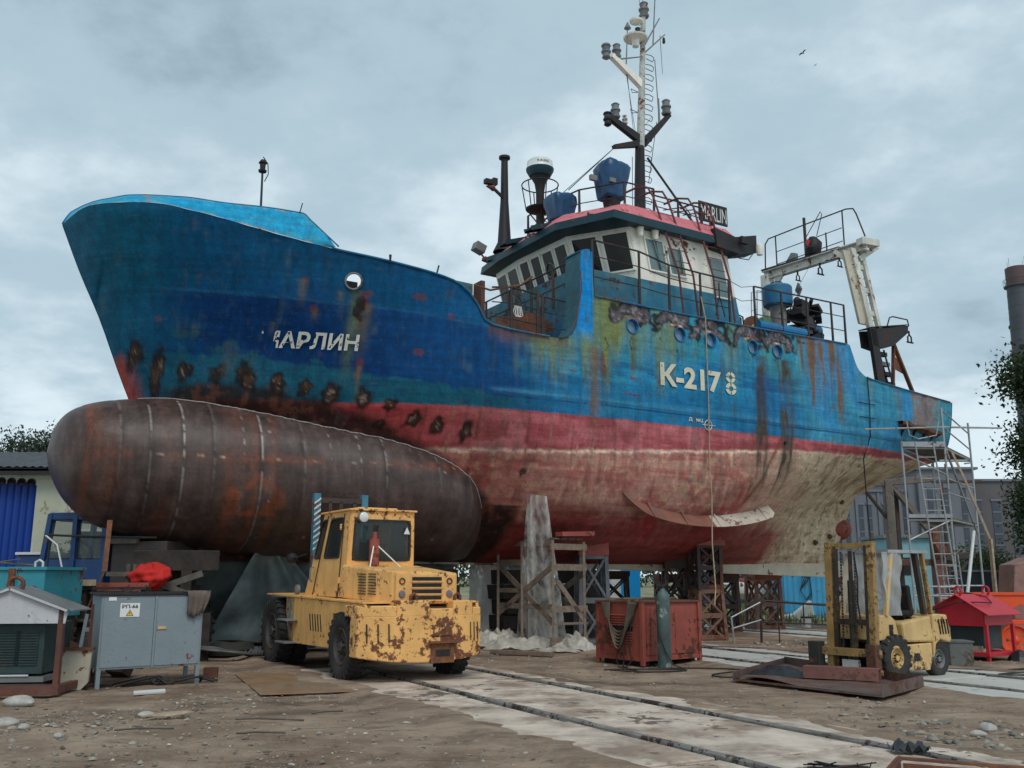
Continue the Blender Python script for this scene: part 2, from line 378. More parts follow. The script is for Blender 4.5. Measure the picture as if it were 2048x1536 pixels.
    f6 = N('ShaderNodeMapRange'); f6.inputs[1].default_value = .54; f6.inputs[2].default_value = .64; f6.inputs[4].default_value = .6; L(noise(1.6, 7, .7, (2, 8, 1), (1, 4, 1)), f6.inputs[0]); c = mixc(f6.outputs[0], c, ramp(noise(18, 3, .6), .3, .7, (.08, .058, .045), (.17, .125, .1)))
    # far: pale sand and grass
    sx = N('ShaderNodeSeparateXYZ'); L(tc.outputs['Object'], sx.inputs[0])
    fy = N('ShaderNodeMapRange'); fy.inputs[1].default_value = 31; fy.inputs[2].default_value = 38; L(sx.outputs[1], fy.inputs[0])
    c = mixc(fy.outputs[0], c, ramp(noise(.5, 5, .6), .45, .6, (.34, .3, .22), (.12, .15, .05)))
    L(c, bs.inputs['Base Color']); bs.inputs['Roughness'].default_value = .95; bs.inputs['Specular IOR Level'].default_value = .15
    bp = N('ShaderNodeBump'); bp.inputs['Strength'].default_value = .7; bp.inputs['Distance'].default_value = .03
    L(noise(22, 8, .75), bp.inputs['Height']); L(bp.outputs[0], bs.inputs['Normal'])
    M['dirt'] = m
    o = np_mesh('ground', V, gridfaces(len(ys), nu, True), 'dirt')
    o['kind'] = 'structure'
build_ground()

def slabs():
    M['slab'] = mat('track_concrete', (.6, .5, .41), var=.3, vs=1.6, c2=(.32, .235, .18), c2f=.46, bump=.45, bs=18, rust=.2, rcol=(.16, .12, .095), rs=1.3)
    M['slabpale'] = mat('pale_track_concrete', (.5, .49, .45), var=.12, vs=1.5, rust=.12, rcol=(.25, .2, .16), rs=2, bump=.2)
    M['slot'] = mat('slot_steel', (.2, .19, .17), rust=.38, rs=6, rcol=(.05, .035, .03), var=.4, bump=.4)
    rnd = random.Random(3)
    for ti, (a0, s0, s1, a1, b0, b1, mt) in enumerate(((4.8, 5.93, 7.63, 8.25, -17.2, -2.5, 'slab'), (12.05, 12.95, 14.62, 15.5, -26, -5, 'slabpale'), (19.4, 20.3, 22.0, 22.9, -38, -14, 'slabpale'))):
        p = bpy.data.objects.new('track_pavement', None); col.objects.link(p); p['kind'] = 'structure'
        # b runs along: near end is large b
        rows = ((a0, s0 - .07), (s0 + .07, s1 - .07), (s1 + .07, a1))
        for ri, (u0, u1) in enumerate(rows):
            b = b0 + rnd.random() * .6
            while b < b1:
                ln = 2.52 if ti == 0 or ri == 1 else 3.6
                e = min(b + ln, b1)
                # uneven slab with chipped outline
                n = 3; pts = []
                w = u1 - u0
                for k in range(n): pts.append((u0 + (0), b + .025 + (e - b - .05) * k / (n - 1)))
                q = [(u1 - 0, b + .025 + (e - b - .05) * k / (n - 1)) for k in range(n)][::-1]
                z = .02 + rnd.uniform(-.008, .01)
                g = B(); poly = [trk(x, y, z - .13) for x, y in pts + q]
                g.ext(poly, (rnd.uniform(-.004, .004), 0, .13))
                g.out('slab', mt, p, bevel=.012)
                b = e
        for s in (s0, s1):
            g = B(); b = b0
            g.add([], [])
            A = [(-.07, -.1), (-.07, -.03), (-.05, -.04), (-.035, -.075), (-.005, -.075), (.0, .03), (.012, .045), (.062, .045), (.07, .03), (.07, -.1)]
            n = 60; P = []
            for i in range(n + 1):
                bb = b0 + (b1 - b0) * i / n
                P.append([trk(s + x + rnd.uniform(-.006, .006), bb, z + .002 + rnd.uniform(-.006, .004)) for x, z in A])
            g.grid(P); g.out('rail_channel', 'slot', p)
slabs()

# ---------------------------------------------------------------- the trawler
B0 = (-9.2476, 18.5); SHIP_ANG = math.atan2(.526214, .850352)
ship = thing('fishing_trawler', 'blue and red rusty fishing trawler with huge bare steel bow bulb, propped ashore', 'ship', (B0[0], B0[1], 0), SHIP_ANG)
def pchip(xs, ys):
    xs = np.array(xs, float); ys = np.array(ys, float)
    h = np.diff(xs); d = np.diff(ys) / h; m = np.zeros(len(xs))
    if len(xs) > 2:
        w1 = 2 * h[1:] + h[:-1]; w2 = h[1:] + 2 * h[:-1]
        ok = d[:-1] * d[1:] > 0
        with np.errstate(divide='ignore', invalid='ignore'):
            mm_ = (w1 + w2) / (w1 / d[:-1] + w2 / d[1:])
        m[1:-1] = np.where(ok, mm_, 0)
    m[0] = d[0]; m[-1] = d[-1]
    def f(x):
        x = np.asarray(x, float)
        i = np.clip(np.searchsorted(xs, x) - 1, 0, len(xs) - 2)
        t = np.clip((x - xs[i]) / h[i], 0, 1)
        return (ys[i] * (1 + 2 * t) * (1 - t) ** 2 + h[i] * m[i] * t * (1 - t) ** 2 + ys[i + 1] * t * t * (3 - 2 * t) + h[i] * m[i + 1] * t * t * (t - 1))
    return f
WL = [
 (1.93, [(3.6, .1), (8, .12), (16, .14), (23, .1), (25.4, .1)]),
 (2.05, [(3.5, .05), (6, .25), (8, .42), (10, .75), (13, 1.0), (16, .8), (19, .35), (21, .2), (25.4, .1)]),
 (2.35, [(3.2, .03), (5, .32), (6.5, .55), (8, .85), (10, 1.35), (13, 1.75), (16, 1.5), (18, .85), (20, .38), (23, .17), (25.4, .1)]),
 (2.8, [(2.8, .03), (5, .6), (6.5, .95), (8, 1.4), (10, 2.0), (13, 2.45), (16, 2.15), (18, 1.35), (20, .62), (22, .27), (23.2, .2), (25.4, .1)]),
 (3.4, [(2.45, .03), (5, .95), (6.5, 1.42), (8, 1.95), (10, 2.6), (12, 2.95), (15, 2.95), (17, 2.5), (19, 1.55), (21, .72), (22.5, .36), (23.4, .25), (25.4, .2)]),
 (4.2, [(2.05, .03), (3.7, .7), (5, 1.3), (6.5, 1.88), (8, 2.5), (10, 3.05), (12, 3.27), (16, 3.27), (18, 2.95), (20, 2.25), (22, 1.3), (23.4, .7), (25.4, .3)]),
 (4.75, [(1.8, .03), (3.6, 1.0), (5, 1.6), (6.7, 2.3), (8.2, 2.9), (10, 3.22), (12, 3.34), (17, 3.34), (19, 3.12), (21, 2.72), (22.5, 2.3), (24, 1.7), (25.4, .9)]),
 (5.2, [(1.56, .03), (2.5, .7), (3.48, 1.3), (5.1, 1.9), (7, 2.75), (8.6, 3.15), (11, 3.35), (17, 3.38), (20, 3.28), (22.5, 2.98), (25.4, 2.35)]),
 (6.2, [(1.1, .03), (1.6, .6), (2.5, 1.05), (4, 1.75), (5.5, 2.35), (7, 2.9), (8.6, 3.2), (11, 3.4), (20, 3.38), (23, 3.15), (25.4, 2.85)]),
 (7.2, [(.7, .03), (1, .52), (1.54, .97), (3.22, 1.88), (4.32, 2.33), (6.35, 2.85), (8.1, 3.2), (11, 3.4), (20, 3.4), (23, 3.2), (25.4, 3.0)]),
 (8.1, [(.27, .03), (.5, .62), (1.2, 1.33), (2.5, 2.0), (4, 2.48), (6.2, 3.0), (8, 3.28), (11, 3.4), (20, 3.4), (25.4, 3.1)]),
 (8.95, [(.0, .05), (.05, .35), (.37, 1.0), (1.27, 1.78), (2.24, 2.2), (3.35, 2.53), (4.77, 2.87), (6.2, 3.08), (8, 3.28), (11, 3.4), (20, 3.4), (25.4, 3.1)]),
 (9.8, [(.0, .05), (.05, .35), (.37, 1.0), (1.27, 1.78), (2.24, 2.2), (3.35, 2.53), (4.77, 2.87), (6.2, 3.08), (8, 3.28), (11, 3.4), (20, 3.4), (25.4, 3.1)])]
_wl = [(z, pts[0][0], pchip(*zip(*pts))) for z, pts in WL]
_stem = pchip([0, .41, .87, 1.29, 1.56, 2.2, 3.0, 3.6], [8.7, 7.75, 6.81, 5.8, 5.19, 3.9, 2.6, 1.93])
_cnt = pchip([22.65, 22.85, 23.2, 23.6, 24.0, 25.4], [1.93, 2.4, 3.1, 4.05, 4.4, 4.98])
def zbot(s): return float(_stem(s)) if s < 3.6 else (1.93 if s < 22.65 else float(_cnt(s)))
_sh = pchip([0, .37, 1.27, 2.24, 3.35, 4.77, 6.2, 7.4, 7.75, 8.0, 8.18, 8.4, 10.05, 10.3, 10.5, 10.62, 10.68, 10.94, 11.02, 11.06, 16, 20, 20.12, 20.4, 20.75, 22.4, 25.4],
            [8.72, 8.87, 8.86, 8.72, 8.51, 8.28, 8.12, 7.9, 7.72, 7.45, 7.15, 7.04, 6.93, 7.0, 7.25, 7.8, 9.12, 9.2, 8.6, 8.07, 8.03, 8.06, 7.85, 7.33, 7.18, 7.07, 6.94])
def zsheer(s): return float(_sh(s))
def section(s):
    zb = zbot(s)
    zs_ = [zb]; ps = [.03 if s < 3.6 else (.12 if s < 22.7 else .1)]
    for z, s0, f in _wl:
        if z > zb + .12 and s > s0 + .01: zs_.append(z); ps.append(max(float(f(s)), .03))
    if len(zs_) == 1: zs_.append(9.8); ps.append(.05)
    return zb, pchip(zs_, ps)
def hull_p(s, z):
    zb, f = section(s); return float(f(z))
def paint(Sx, Z, P):
    """hull paint, stains and burn marks in linear colour; Sx metres aft, Z height"""
    def C(r, g, b, k=1.45):
        return srgb(r, g, b, k)
    sh = Sx.shape
    n_lo = fbm(Sx * .7, Z * .7, 4); n_md = fbm(Sx * 2.2, Z * 2.2, 5, 2.); n_hi = fbm(Sx * 7, Z * 7, 4, 4.)
    n_h = fbm(Sx * .8, Z * 9, 4, 6.)          # horizontal scuffs
    n_v = fbm(Sx * 7, Z * .55, 4, 8.)         # vertical runs
    out = np.zeros(sh + (3,))
    def lay(mask, c):
        nonlocal out
        mask = np.clip(mask, 0, 1)[..., None]; out = out * (1 - mask) + np.asarray(c) * mask
    # ---- blues
    lay(np.ones(sh), C(28, 110, 146))
    teal = sstep(.45, .62, n_md * .5 + n_lo * .5); lay(teal * .8, C(40, 114, 132)); lay(sstep(.5, .66, n_v * .6 + n_lo * .4) * .3, C(70, 96, 92))
    zk = np.interp(Sx, [1.5, 3.2, 5, 6.35, 8.1, 10], [7.34, 7.25, 7.17, 7.16, 7.0, 6.9])
    fwd = 1 - sstep(8.6, 10.3, Sx + (n_md - .5) * 1.6)
    up = fwd * sstep(-.012, .012, Z - zk); lay(up, C(4, 60, 92)); lay(up * sstep(.5, .7, n_lo) * .5, C(5, 54, 98)); lay(up * sstep(5.5, 8.5, Sx) * .6, C(12, 80, 128))
    nav = fwd * (1 - sstep(-.012, .012, Z - zk)); lay(nav, C(3, 42, 84)); lay(nav * sstep(4.5, 7.5, Sx) * .6, C(6, 60, 104))
    lay(nav * sstep(.55, .72, n_v * .5 + n_md * .5) * .35, C(20, 74, 104))
    zl = np.interp(Sx, [1.67, 3.4, 4.9, 7.1, 8.5, 11], [6.15, 6.11, 5.95, 5.7, 5.58, 5.5])
    flake = sstep(.0, .06, zl + (sstep(.45, .75, n_md) * .5 - .05) * sstep(.4, .6, n_hi) - Z)
    lay(fwd * flake, C(16, 70, 88)); lay(fwd * flake * sstep(.5, .62, n_hi) * .6, C(12, 52, 76))
    tip = 1 - sstep(.6, 2.6, Sx + (n_lo - .5) * 1.5 - (8 - Z) * .25); lay(tip * .8, C(8, 70, 90))
    # midship
    mid = 1 - fwd
    lay(mid * sstep(.52, .64, n_h) * .55 * (1 - sstep(6.6, 7.2, Z)), C(12, 62, 108))
    lay(mid * sstep(6.2, 5.6, Z) * 0, C(0, 0, 0))
    lay(mid * (1 - sstep(5.9, 6.3, Z)) * .6, C(20, 84, 124))
    lay(mid * sstep(6.7, 7.4, Z) * sstep(.42, .6, n_v) * .6, C(58, 124, 124))
    ol = np.exp(-((Sx - 11.7) / .9) ** 2) + .8 * np.exp(-((Sx - 13.3) / .45) ** 2) + .7 * np.exp(-((Sx - 15.4) / .3) ** 2) + .9 * np.exp(-((Sx - 9.9) / .9) ** 2)
    lay(1.1 * ol * sstep(5.9, 7.3, Z + (n_v - .5) * 1.8) * (.55 + n_v * .6) * (Sx < 21), C(98, 108, 66))
    # aft quarter
    aft = sstep(17.6, 18.6, Sx); lay(aft * (.35 + .5 * sstep(.4, .6, n_lo)), C(62, 128, 140))
    lay(aft * sstep(.45, .62, n_lo) * .6, C(22, 104, 160))
    for s0, w, z0, a in ((18.55, .16, 6.2, .9), (18.9, .1, 6.7, .7), (19.45, .14, 6.0, .95), (19.75, .07, 6.6, .7), (18.2, .1, 6.9, .7), (20.3, .1, 6.4, .5), (20.9, .08, 6.2, .4), (22.2, .1, 5.9, .4)):
        lay(a * (.35 + 1.2 * sstep(.35, .65, n_v)) * np.exp(-((Sx - s0 + (Z - 7) * .08 + (n_v - .5) * .45) / (w * 1.3)) ** 2) * sstep(z0 - .5, z0 + .6, Z + (n_hi - .5) * .8), C(96, 72, 54))
    rp = sstep(22.9, 23.1, Sx + (n_md - .5) * .5) * (1 - sstep(24.3, 24.9, Sx)) * sstep(5.9, 6.2, Z); lay(rp * .75, C(122, 88, 62)); lay(rp * sstep(.5, .65, n_hi) * .5, C(60, 120, 125))
    lay(sstep(24.0, 24.6, Sx) * sstep(5.4, 5.8, Z) * .7, C(50, 115, 128))
    lay(sstep(21.5, 22.8, Sx) * (1 - sstep(5.5, 6.0, Z)) * .6, C(38, 78, 78))
    # water line red and below
    wlz = 5.2 + (n_hi - .5) * .03 + sstep(23, 25.4, Sx) * .26
    red = 1 - sstep(-.015, .015, Z - wlz)
    redc = C(150, 60, 68)[None] * 1.0
    lay(red, C(148, 80, 84)); lay(red * sstep(.48, .6, n_h) * .6, C(120, 46, 52)); lay(red * sstep(.5, .62, n_lo) * .4, C(104, 62, 60)); lay(red * sstep(.55, .7, n_md) * .5, C(168, 100, 104))
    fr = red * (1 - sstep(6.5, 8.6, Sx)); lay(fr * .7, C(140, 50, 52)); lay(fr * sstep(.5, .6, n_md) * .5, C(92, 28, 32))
    zp = np.interp(Sx, [7, 10, 14.3, 17.8, 23, 26], [4.28, 4.33, 4.6, 4.84, 4.98, 5.1])
    low = red * (1 - sstep(-.03, .05, Z - zp + (n_md - .5) * .3)) * sstep(6.8, 8.4, Sx + (n_md - .5))
    lay(low, C(156, 118, 106)); lay(low * sstep(.4, .58, n_h * .5 + n_md * .5) * .75, C(140, 78, 74)); lay(low * sstep(.5, .66, n_lo * .6 + n_v * .4) * .5, C(92, 52, 46)); lay(low * sstep(.54, .64, n_hi * .6 + n_md * .4) * .6, C(160, 136, 112))
    lay(low * (1 - sstep(7.5, 11.5, Sx + (n_md - .5) * 3)) * .55, C(124, 50, 50)); lay(low * sstep(.56, .66, n_lo) * sstep(10.5, 13, Sx) * (1 - sstep(15.5, 17, Sx)) * .8 * sstep(.42, .55, n_md), C(140, 44, 52))
    line = red * np.exp(-((Z - zp - .02 + (n_hi - .5) * .1) / .035) ** 2) * sstep(6.5, 8, Sx); lay(line * .75 * (.6 + n_h), C(200, 178, 160))
    sk = low * sstep(15.0, 20.5, Sx + (3.6 - Z) * -.6 + (n_md - .5) * 2.5); lay(sk * .85, C(178, 168, 142)); lay(sk * sstep(.56, .66, n_md) * .5, C(130, 98, 80)); lay(sk * sstep(.6, .68, n_hi) * .6, C(88, 66, 54))
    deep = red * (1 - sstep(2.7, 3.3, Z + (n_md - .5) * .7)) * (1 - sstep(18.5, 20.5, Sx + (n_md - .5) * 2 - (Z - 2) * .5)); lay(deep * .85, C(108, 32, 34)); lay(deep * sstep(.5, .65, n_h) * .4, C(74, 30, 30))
    # frame marks: runs of scraped primer on every frame
    for k in range(9):
        s0 = 7.05 + k * .57
        d = Sx - (s0 + (5.2 - Z) * .06); lay(red * .75 * np.exp(-(d / .035) ** 2) * sstep(3.2, 3.8, Z + n_v * .5) * sstep(.35, .5, n_hi) * (1 if k < 6 else .5), C(120, 92, 78) if k % 2 else C(84, 50, 44))
    for s0, z0, z1, a in ((17.15, 3.4, 5.3, .85), (16.3, 4.0, 5.3, .4), (13.7, 3.9, 4.9, .25)):
        d = Sx - s0 + (5.3 - Z) * .55 * (1 if s0 > 17 else .1); lay(red * a * np.exp(-(d / .07) ** 2) * sstep(z0 - .1, z0 + .1, Z), C(98, 52, 42))
    # rub line
    for z0, w, c, a in ((5.49, .016, C(14, 40, 66), .9), (5.62, .05, C(66, 124, 150), .4), (5.55, .02, C(18, 60, 96), .5)):
        lay(a * np.exp(-((Z - z0) / w) ** 2) * sstep(8.3, 8.5, Sx) * (1 - sstep(22.8, 23.2, Sx)), c)
    lay(.5 * np.exp(-((Z - zl) / .012) ** 2) * fwd * sstep(1.6, 2, Sx), C(8, 40, 70)); lay(.12 * np.exp(-((Z - zk) / .03) ** 2) * fwd * sstep(1.4, 2, Sx), C(60, 120, 150))  # pale stroke along the knuckle is a painted highlight
    for s0 in (2.9, 5.4, 7.9, 10.4, 12.9, 15.4, 18, 20.6): lay(.22 * np.exp(-((Sx - s0) / .012) ** 2) * (Z > 4), C(14, 44, 66))
    for z0 in (6.62, 6.05): lay(.16 * np.exp(-((Z - z0) / .01) ** 2) * (Sx > 9), C(14, 44, 66))
    # bow foot: red and burnt band where the bulb is welded in
    bt = np.interp(Sx, [1.5, 2.5, 3.5, 5.0, 6.2, 7.6, 8.8, 9.15, 9.35, 9.6], [5.2, 5.3, 5.28, 5.08, 4.66, 3.98, 3.2, 2.65, 2.2, 1.7])
    lay((1 - sstep(.0, .45, Sx - _stemx(Z) + (n_md - .5) * .5)) * (1 - sstep(5.8, 6.1, Z + (n_hi - .5) * .4)), C(124, 54, 48))
    db = Z - bt + (n_md - .5) * .35; bn = (1 - sstep(.05, .34, db)) * sstep(1.9, 2.4, Sx) * (1 - sstep(9.75, 10.1, Sx + (n_md - .5) * .5)); bn = np.maximum(bn, sstep(8.9, 9.2, Sx) * (1 - sstep(9.5, 9.85, Sx + (n_md - .5) * .5)) * (Z < 3.2))
    lay(bn * .93, C(30, 24, 22, 1.4)); lay(bn * sstep(.52, .62, n_hi) * .5, C(88, 52, 40))
    # ground-out frame ends: dark holes of burnt paint
    rr = np.random.RandomState(5)
    for s0, z0, rx, rz in ((1.52, 6.1, .13, .3), (1.95, 5.7, .12, .55), (2.44, 5.74, .15, .2), (3.02, 5.69, .15, .2), (3.5, 5.74, .15, .22), (3.62, 5.6, .15, .22), (4.14, 5.54, .13, .24), (4.68, 5.48, .13, .18), (5.19, 5.37, .16, .22), (5.82, 5.32, .16, .2), (6.33, 5.14, .12, .16), (6.85, 4.92, .16, .18), (7.37, 4.78, .13, .2), (7.98, 4.69, .13, .2), (6.25, 4.8, .11, .1), (9.45, 3.9, .07, .06)):
        ang = rr.rand() * 6; ax = Sx - s0; az = Z - z0
        th = np.arctan2(az, ax); d = np.sqrt((ax / rx) ** 2 + (az / rz) ** 2) + (fbm(Sx * 6 + s0, Z * 6, 3, s0) - .5) * 1.1 + .14 * np.sin(5 * th + ang)
        lay((1 - sstep(.75, 1.35, d)) * .95, C(24, 20, 20, 1.3)); lay((1 - sstep(.35, .85, d)) * (.35 + .65 * sstep(.4, .6, n_hi)) * .8, C(66, 48, 38, 1.4))
        lay((1 - sstep(.2, .6, d)) * sstep(.6, .68, fbm(Sx * 18, Z * 18, 2)) * .4, C(150, 134, 124))
    # knocked rusty patches and runs
    for s0, z0, rx, rz, run in ((4.34, 7.62, .09, .06, .5), (4.63, 7.02, .1, .08, .1), (5.08, 7.42, .08, .05, .1), (6.79, 6.3, .12, .07, 0), (6.72, 7.48, .12, .06, 0), (7.45, 7.12, .08, .06, 0), (5.66, 5.95, .07, .3, .7), (5.63, 7.22, .15, .28, 1.2), (5.5, 6.9, .1, .12, .3), (1.84, 6.74, .07, .05, 0), (4.9, 6.22, .1, .1, 0), (12.2, 5.82, .4, .05, 0), (12.1, 6.22, .2, .06, 0), (12.95, 6.2, .13, .07, 0), (11.3, 6.4, .12, .22, 0), (10.4, 6.2, .16, .05, 0), (18.4, 6.3, .05, .12, 0), (19.2, 6.2, .05, .1, 0), (3.9, 6.75, .05, .05, .15)):
        d = np.sqrt(((Sx - s0) / rx) ** 2 + ((Z - z0) / rz) ** 2) + (n_hi - .5) * 2.2
        lay((1 - sstep(.5, 1.0, d)) * .6, C(98, 48, 44)); lay((1 - sstep(.4, .85, d)) * sstep(.5, .6, n_hi) * .8, C(60, 32, 28))
        if run: lay(.55 * np.exp(-((Sx - s0 + (n_v - .5) * .1) / (rx * .8)) ** 2) * sstep(z0 - run - .2, z0 - run * .3, Z) * (Z < z0), C(92, 84, 52))
    lay(.8 * np.exp(-((Sx - 5.4) / .11) ** 2) * sstep(5.4, 6.4, Z) * (Z < 7.5), C(70, 84, 68)); lay(.9 * (1 - sstep(.6, 1.1, np.hypot((Sx - 5.5) / .14, (Z - 7.1) / .22) + (n_hi - .5) * 1.5)), C(34, 24, 22, 1.3))
    lay(.8 * np.exp(-((Sx - 11.05 + (n_v - .5) * .15) / .13) ** 2) * sstep(4.9, 5.5, Z) * (1 - sstep(6.75, 6.9, Z)) * (.4 + n_v), C(100, 78, 56))
    # brown stains from scuppers and the yard's cutting
    for s0, w, zt, z1, a in ((16.45, .17, 7.35, 3.9, .85), (17.38, .19, 7.35, 4.0, .95), (12.25, .05, 7.3, 6.4, .4), (13.65, .05, 7.3, 6.1, .5), (15.05, .04, 7.6, 5.9, .4), (11.9, .03, 7.1, 6.6, .9)):
        lay(a * (.45 + 1.1 * sstep(.35, .65, n_v * .6 + n_md * .4)) * np.exp(-(np.abs(Sx - s0 + (n_v - .5) * .45 + (n_md - .5) * .18) / (w * 1.25)) ** 3) * (1 - sstep(zt - .1, zt, Z)) * sstep(z1 - .5, z1 + .9, Z + (n_v - .5) * 1.2), C(60, 54, 46)); 
    lay(.55 * np.exp(-((Sx - 16.7) / .5) ** 2) * sstep(5.4, 6.2, Z) * (1 - sstep(6.6, 7, Z)), C(20, 62, 104))
    for s0, wd in ((12.16, .56), (13.55, .52), (14.69, .5), (16.08, .48), (17.15, .56)):
        for sc_, cc, aa in ((1.22, C(26, 24, 26, 1.4), .95), (1.0, C(80, 76, 80, 1.3), .92)):
            ax = (Sx - s0 + .05 * math.sin(s0 * 7)) / (wd * sc_); arch = 7.86 - (.3 + .1 * math.sin(s0 * 5)) * np.clip(np.abs(ax), 0, 1.2) ** 2.2 + .05 + .07 * np.sin(Sx * 9 + s0)
            th = .165 * sc_ ** 1.8
            d = np.maximum(np.abs(Z - arch) / th, np.abs(ax)) + (fbm(Sx * 5 + s0, Z * 5, 4, 1.) - .5) * 1.5
            lay((1 - sstep(.88, .98 if sc_ == 1 else 1.15, d)) * aa, cc)
        lay((1 - sstep(.6, .9, d)) * sstep(.42, .6, fbm(Sx * 9, Z * 9, 4, 3.)) * .75, C(52, 48, 54, 1.4)); lay((1 - sstep(.6, .9, d)) * sstep(.55, .66, fbm(Sx * 13, Z * 13, 3, 7.)) * .6, C(138, 130, 138, 1.4))
        d2 = np.maximum(np.abs(Z - (7.72 - .25 * np.abs((Sx - s0) / .4) ** 2)) / .05, np.abs(Sx - s0) / .3) + (n_hi - .5) * 1.2
        lay((1 - sstep(.6, 1.0, d2)) * .85, C(112, 80, 66)); lay((1 - sstep(.3, .6, d2)) * sstep(.55, .65, fbm(Sx * 14, Z * 14, 2)) * .9, C(200, 180, 160))
    for s0, z0 in ((11.4, 6.95), (12.1, 7.05), (13.6, 6.95)):
        lay(.9 * np.exp(-((Sx - s0 - .03 * np.sin(Z * 22)) / .018) ** 2) * (np.abs(Z - z0) < .16), C(30, 30, 34))
    # draught and welding chalk lines
    for s0 in (20.6,): lay(.8 * ((np.abs(Sx - s0 - .2) < .02) & (np.abs(Z - 6.15) < .0)), C(0, 0, 0))
    # bright pillar
    pl = sstep(10.3, 10.5, Sx + (Z - 7) * .1) * (1 - sstep(10.98, 11.04, Sx)) * sstep(6.85, 7.3, Z + (n_md - .5) * .3); lay(pl, C(10, 112, 172)); lay(pl * sstep(.6, .68, n_md) * .4, C(24, 104, 150))
    
    # overall grime
    g = sstep(.58, .75, n_md * .6 + n_v * .4); lay(g * .42, C(66, 70, 66)); out *= (.86 + .28 * n_hi[..., None])
    edge = (Sx > 8.3) & (Sx < 10.3); lay(edge * (1 - sstep(.0, .35, (6.95 - Z) + (n_v - .5) * .4)) * .6, C(96, 66, 52))
    return out
_stx = pchip([1.93, 2.6, 3.9, 5.19, 5.8, 6.81, 7.75, 8.7], [3.6, 3.0, 2.2, 1.56, 1.29, .87, .41, 0.])
def _stemx(z): return _stx(z)
def build_hull():
    ss = np.concatenate([[0, .004, .012, .025, .045, .07, .1, .14, .19], np.arange(.23, 10.1, .038), np.arange(10.1, 11.1, .02), np.arange(11.1, 20.0, .038), np.arange(20.0, 20.8, .025), np.arange(20.8, 25.21, .04)])
    rows = 190
    for side, ds, rw in ((-1, 1, rows), (1, 4, 60)):
        st = ss[::ds] if side < 0 else np.concatenate([ss[:9], ss[9::ds]])
        S_ = np.zeros((len(st), rw)); Z = np.zeros_like(S_); P = np.zeros_like(S_)
        for i, s in enumerate(st):
            zb, f = section(s); zs = zsheer(s)
            z = np.linspace(zb, zs, rw); S_[i] = s; Z[i] = z; P[i] = f(z)
        # dents
        if side < 0: P += (fbm(S_ * 1.5, Z * 1.8, 2, 7.) - .85) * .045 * sstep(1.5, 4, S_); P -= .016 * np.exp(-((S_ % .57 - .28) / .14) ** 2) * (Z > 4)
        P = np.maximum(P, .01)
        V = np.stack([S_, side * P, Z], -1).reshape(-1, 3)
        F = gridfaces(len(st), rw, flip=side < 0)
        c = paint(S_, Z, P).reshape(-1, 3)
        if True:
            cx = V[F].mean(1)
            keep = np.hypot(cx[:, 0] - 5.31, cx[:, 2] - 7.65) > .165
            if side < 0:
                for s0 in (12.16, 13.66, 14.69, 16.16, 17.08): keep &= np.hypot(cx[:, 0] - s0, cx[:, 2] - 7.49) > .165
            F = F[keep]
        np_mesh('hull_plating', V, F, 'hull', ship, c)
build_hull()
def hp(s, z, off=0.):     # point on the port plating, pushed outwards
    return Vector((s, -(hull_p(s, z) + off), z))
# whaleback bulwark at the bow (both sides), a sloping plate above the sheer
_wt_s = [0, .11, .58, .98, 1.87, 2.78, 3.5, 4.2, 4.35, 4.6, 4.8]
_wt_p = pchip(_wt_s, [.04, .12, .6, 1.1, 1.55, 1.9, 2.12, 2.3, 2.42, 2.68, 2.86])
_wt_z = pchip(_wt_s, [8.74, 8.97, 9.2, 9.2, 9.2, 9.13, 9.12, 9.08, 8.9, 8.55, 8.29])
def whaleback():
    ss = np.concatenate([[0, .02, .05, .1, .16, .23, .3, .4], np.arange(.5, 4.81, .05)])
    n = 14; s2 = []
    V = []; c = []
    for side in (-1, 1):
        Vs = np.zeros((len(ss), n, 3))
        for i, s in enumerate(ss):
            zs = zsheer(s); p0 = hull_p(s, zs); p1 = min(float(_wt_p(s)), p0 - .003); z1 = float(_wt_z(s))
            t = np.linspace(0, 1, n); Vs[i, :, 0] = s + t * min(.1, s * .2) ; Vs[i, :, 1] = side * (p0 + (p1 - p0) * t + .06 * np.sin(t * PI) * min(1, s * 2)); Vs[i, :, 2] = zs + (z1 - zs) * t
        V.append(Vs)
        S_ = Vs[..., 0]; Z = Vs[..., 2]
        nm = fbm(S_ * 2, Z * 6, 4, 3.); nh = fbm(S_ * 9, Z * 9, 3)
        cc = np.zeros(S_.shape + (3,)) + srgb(22, 120, 156, 1.6)  # light caught by the upturned plate is put into this paler blue
        e = (sstep(.55, .68, nm) * .5 + (1 - sstep(.4, 1.5, S_)) * .4)[..., None]; cc = cc * (1 - e) + srgb(60, 130, 145, 1.7) * e
        t = np.broadcast_to(np.linspace(0, 1, n), S_.shape)
        e = (np.maximum(sstep(.86, 1, t), 1 - sstep(0, .1, t)) * sstep(.42, .6, nh) * .8)[..., None]; cc = cc * (1 - e) + srgb(130, 120, 90, 1.7) * e
        e = (np.exp(-((S_ - 1.35) / .05) ** 2) * sstep(.4, .5, nh) * .9)[..., None]; cc = cc * (1 - e) + srgb(130, 100, 60, 1.7) * e
        c.append(cc.reshape(-1, 3))
    for k, side in enumerate((-1, 1)):
        o = np_mesh('whaleback_plate', V[k].reshape(-1, 3), gridfaces(len(ss), n, flip=k == 0), 'hull', ship, c[k])
    for side in (-1, 1):
        g = B(); g.tube([(s + min(.1, s * .2), side * float(_wt_p(s)), float(_wt_z(s))) for s in ss], .018, 6); g.out('bulwark_capping', 'teal', ship, smooth=True)
whaleback()
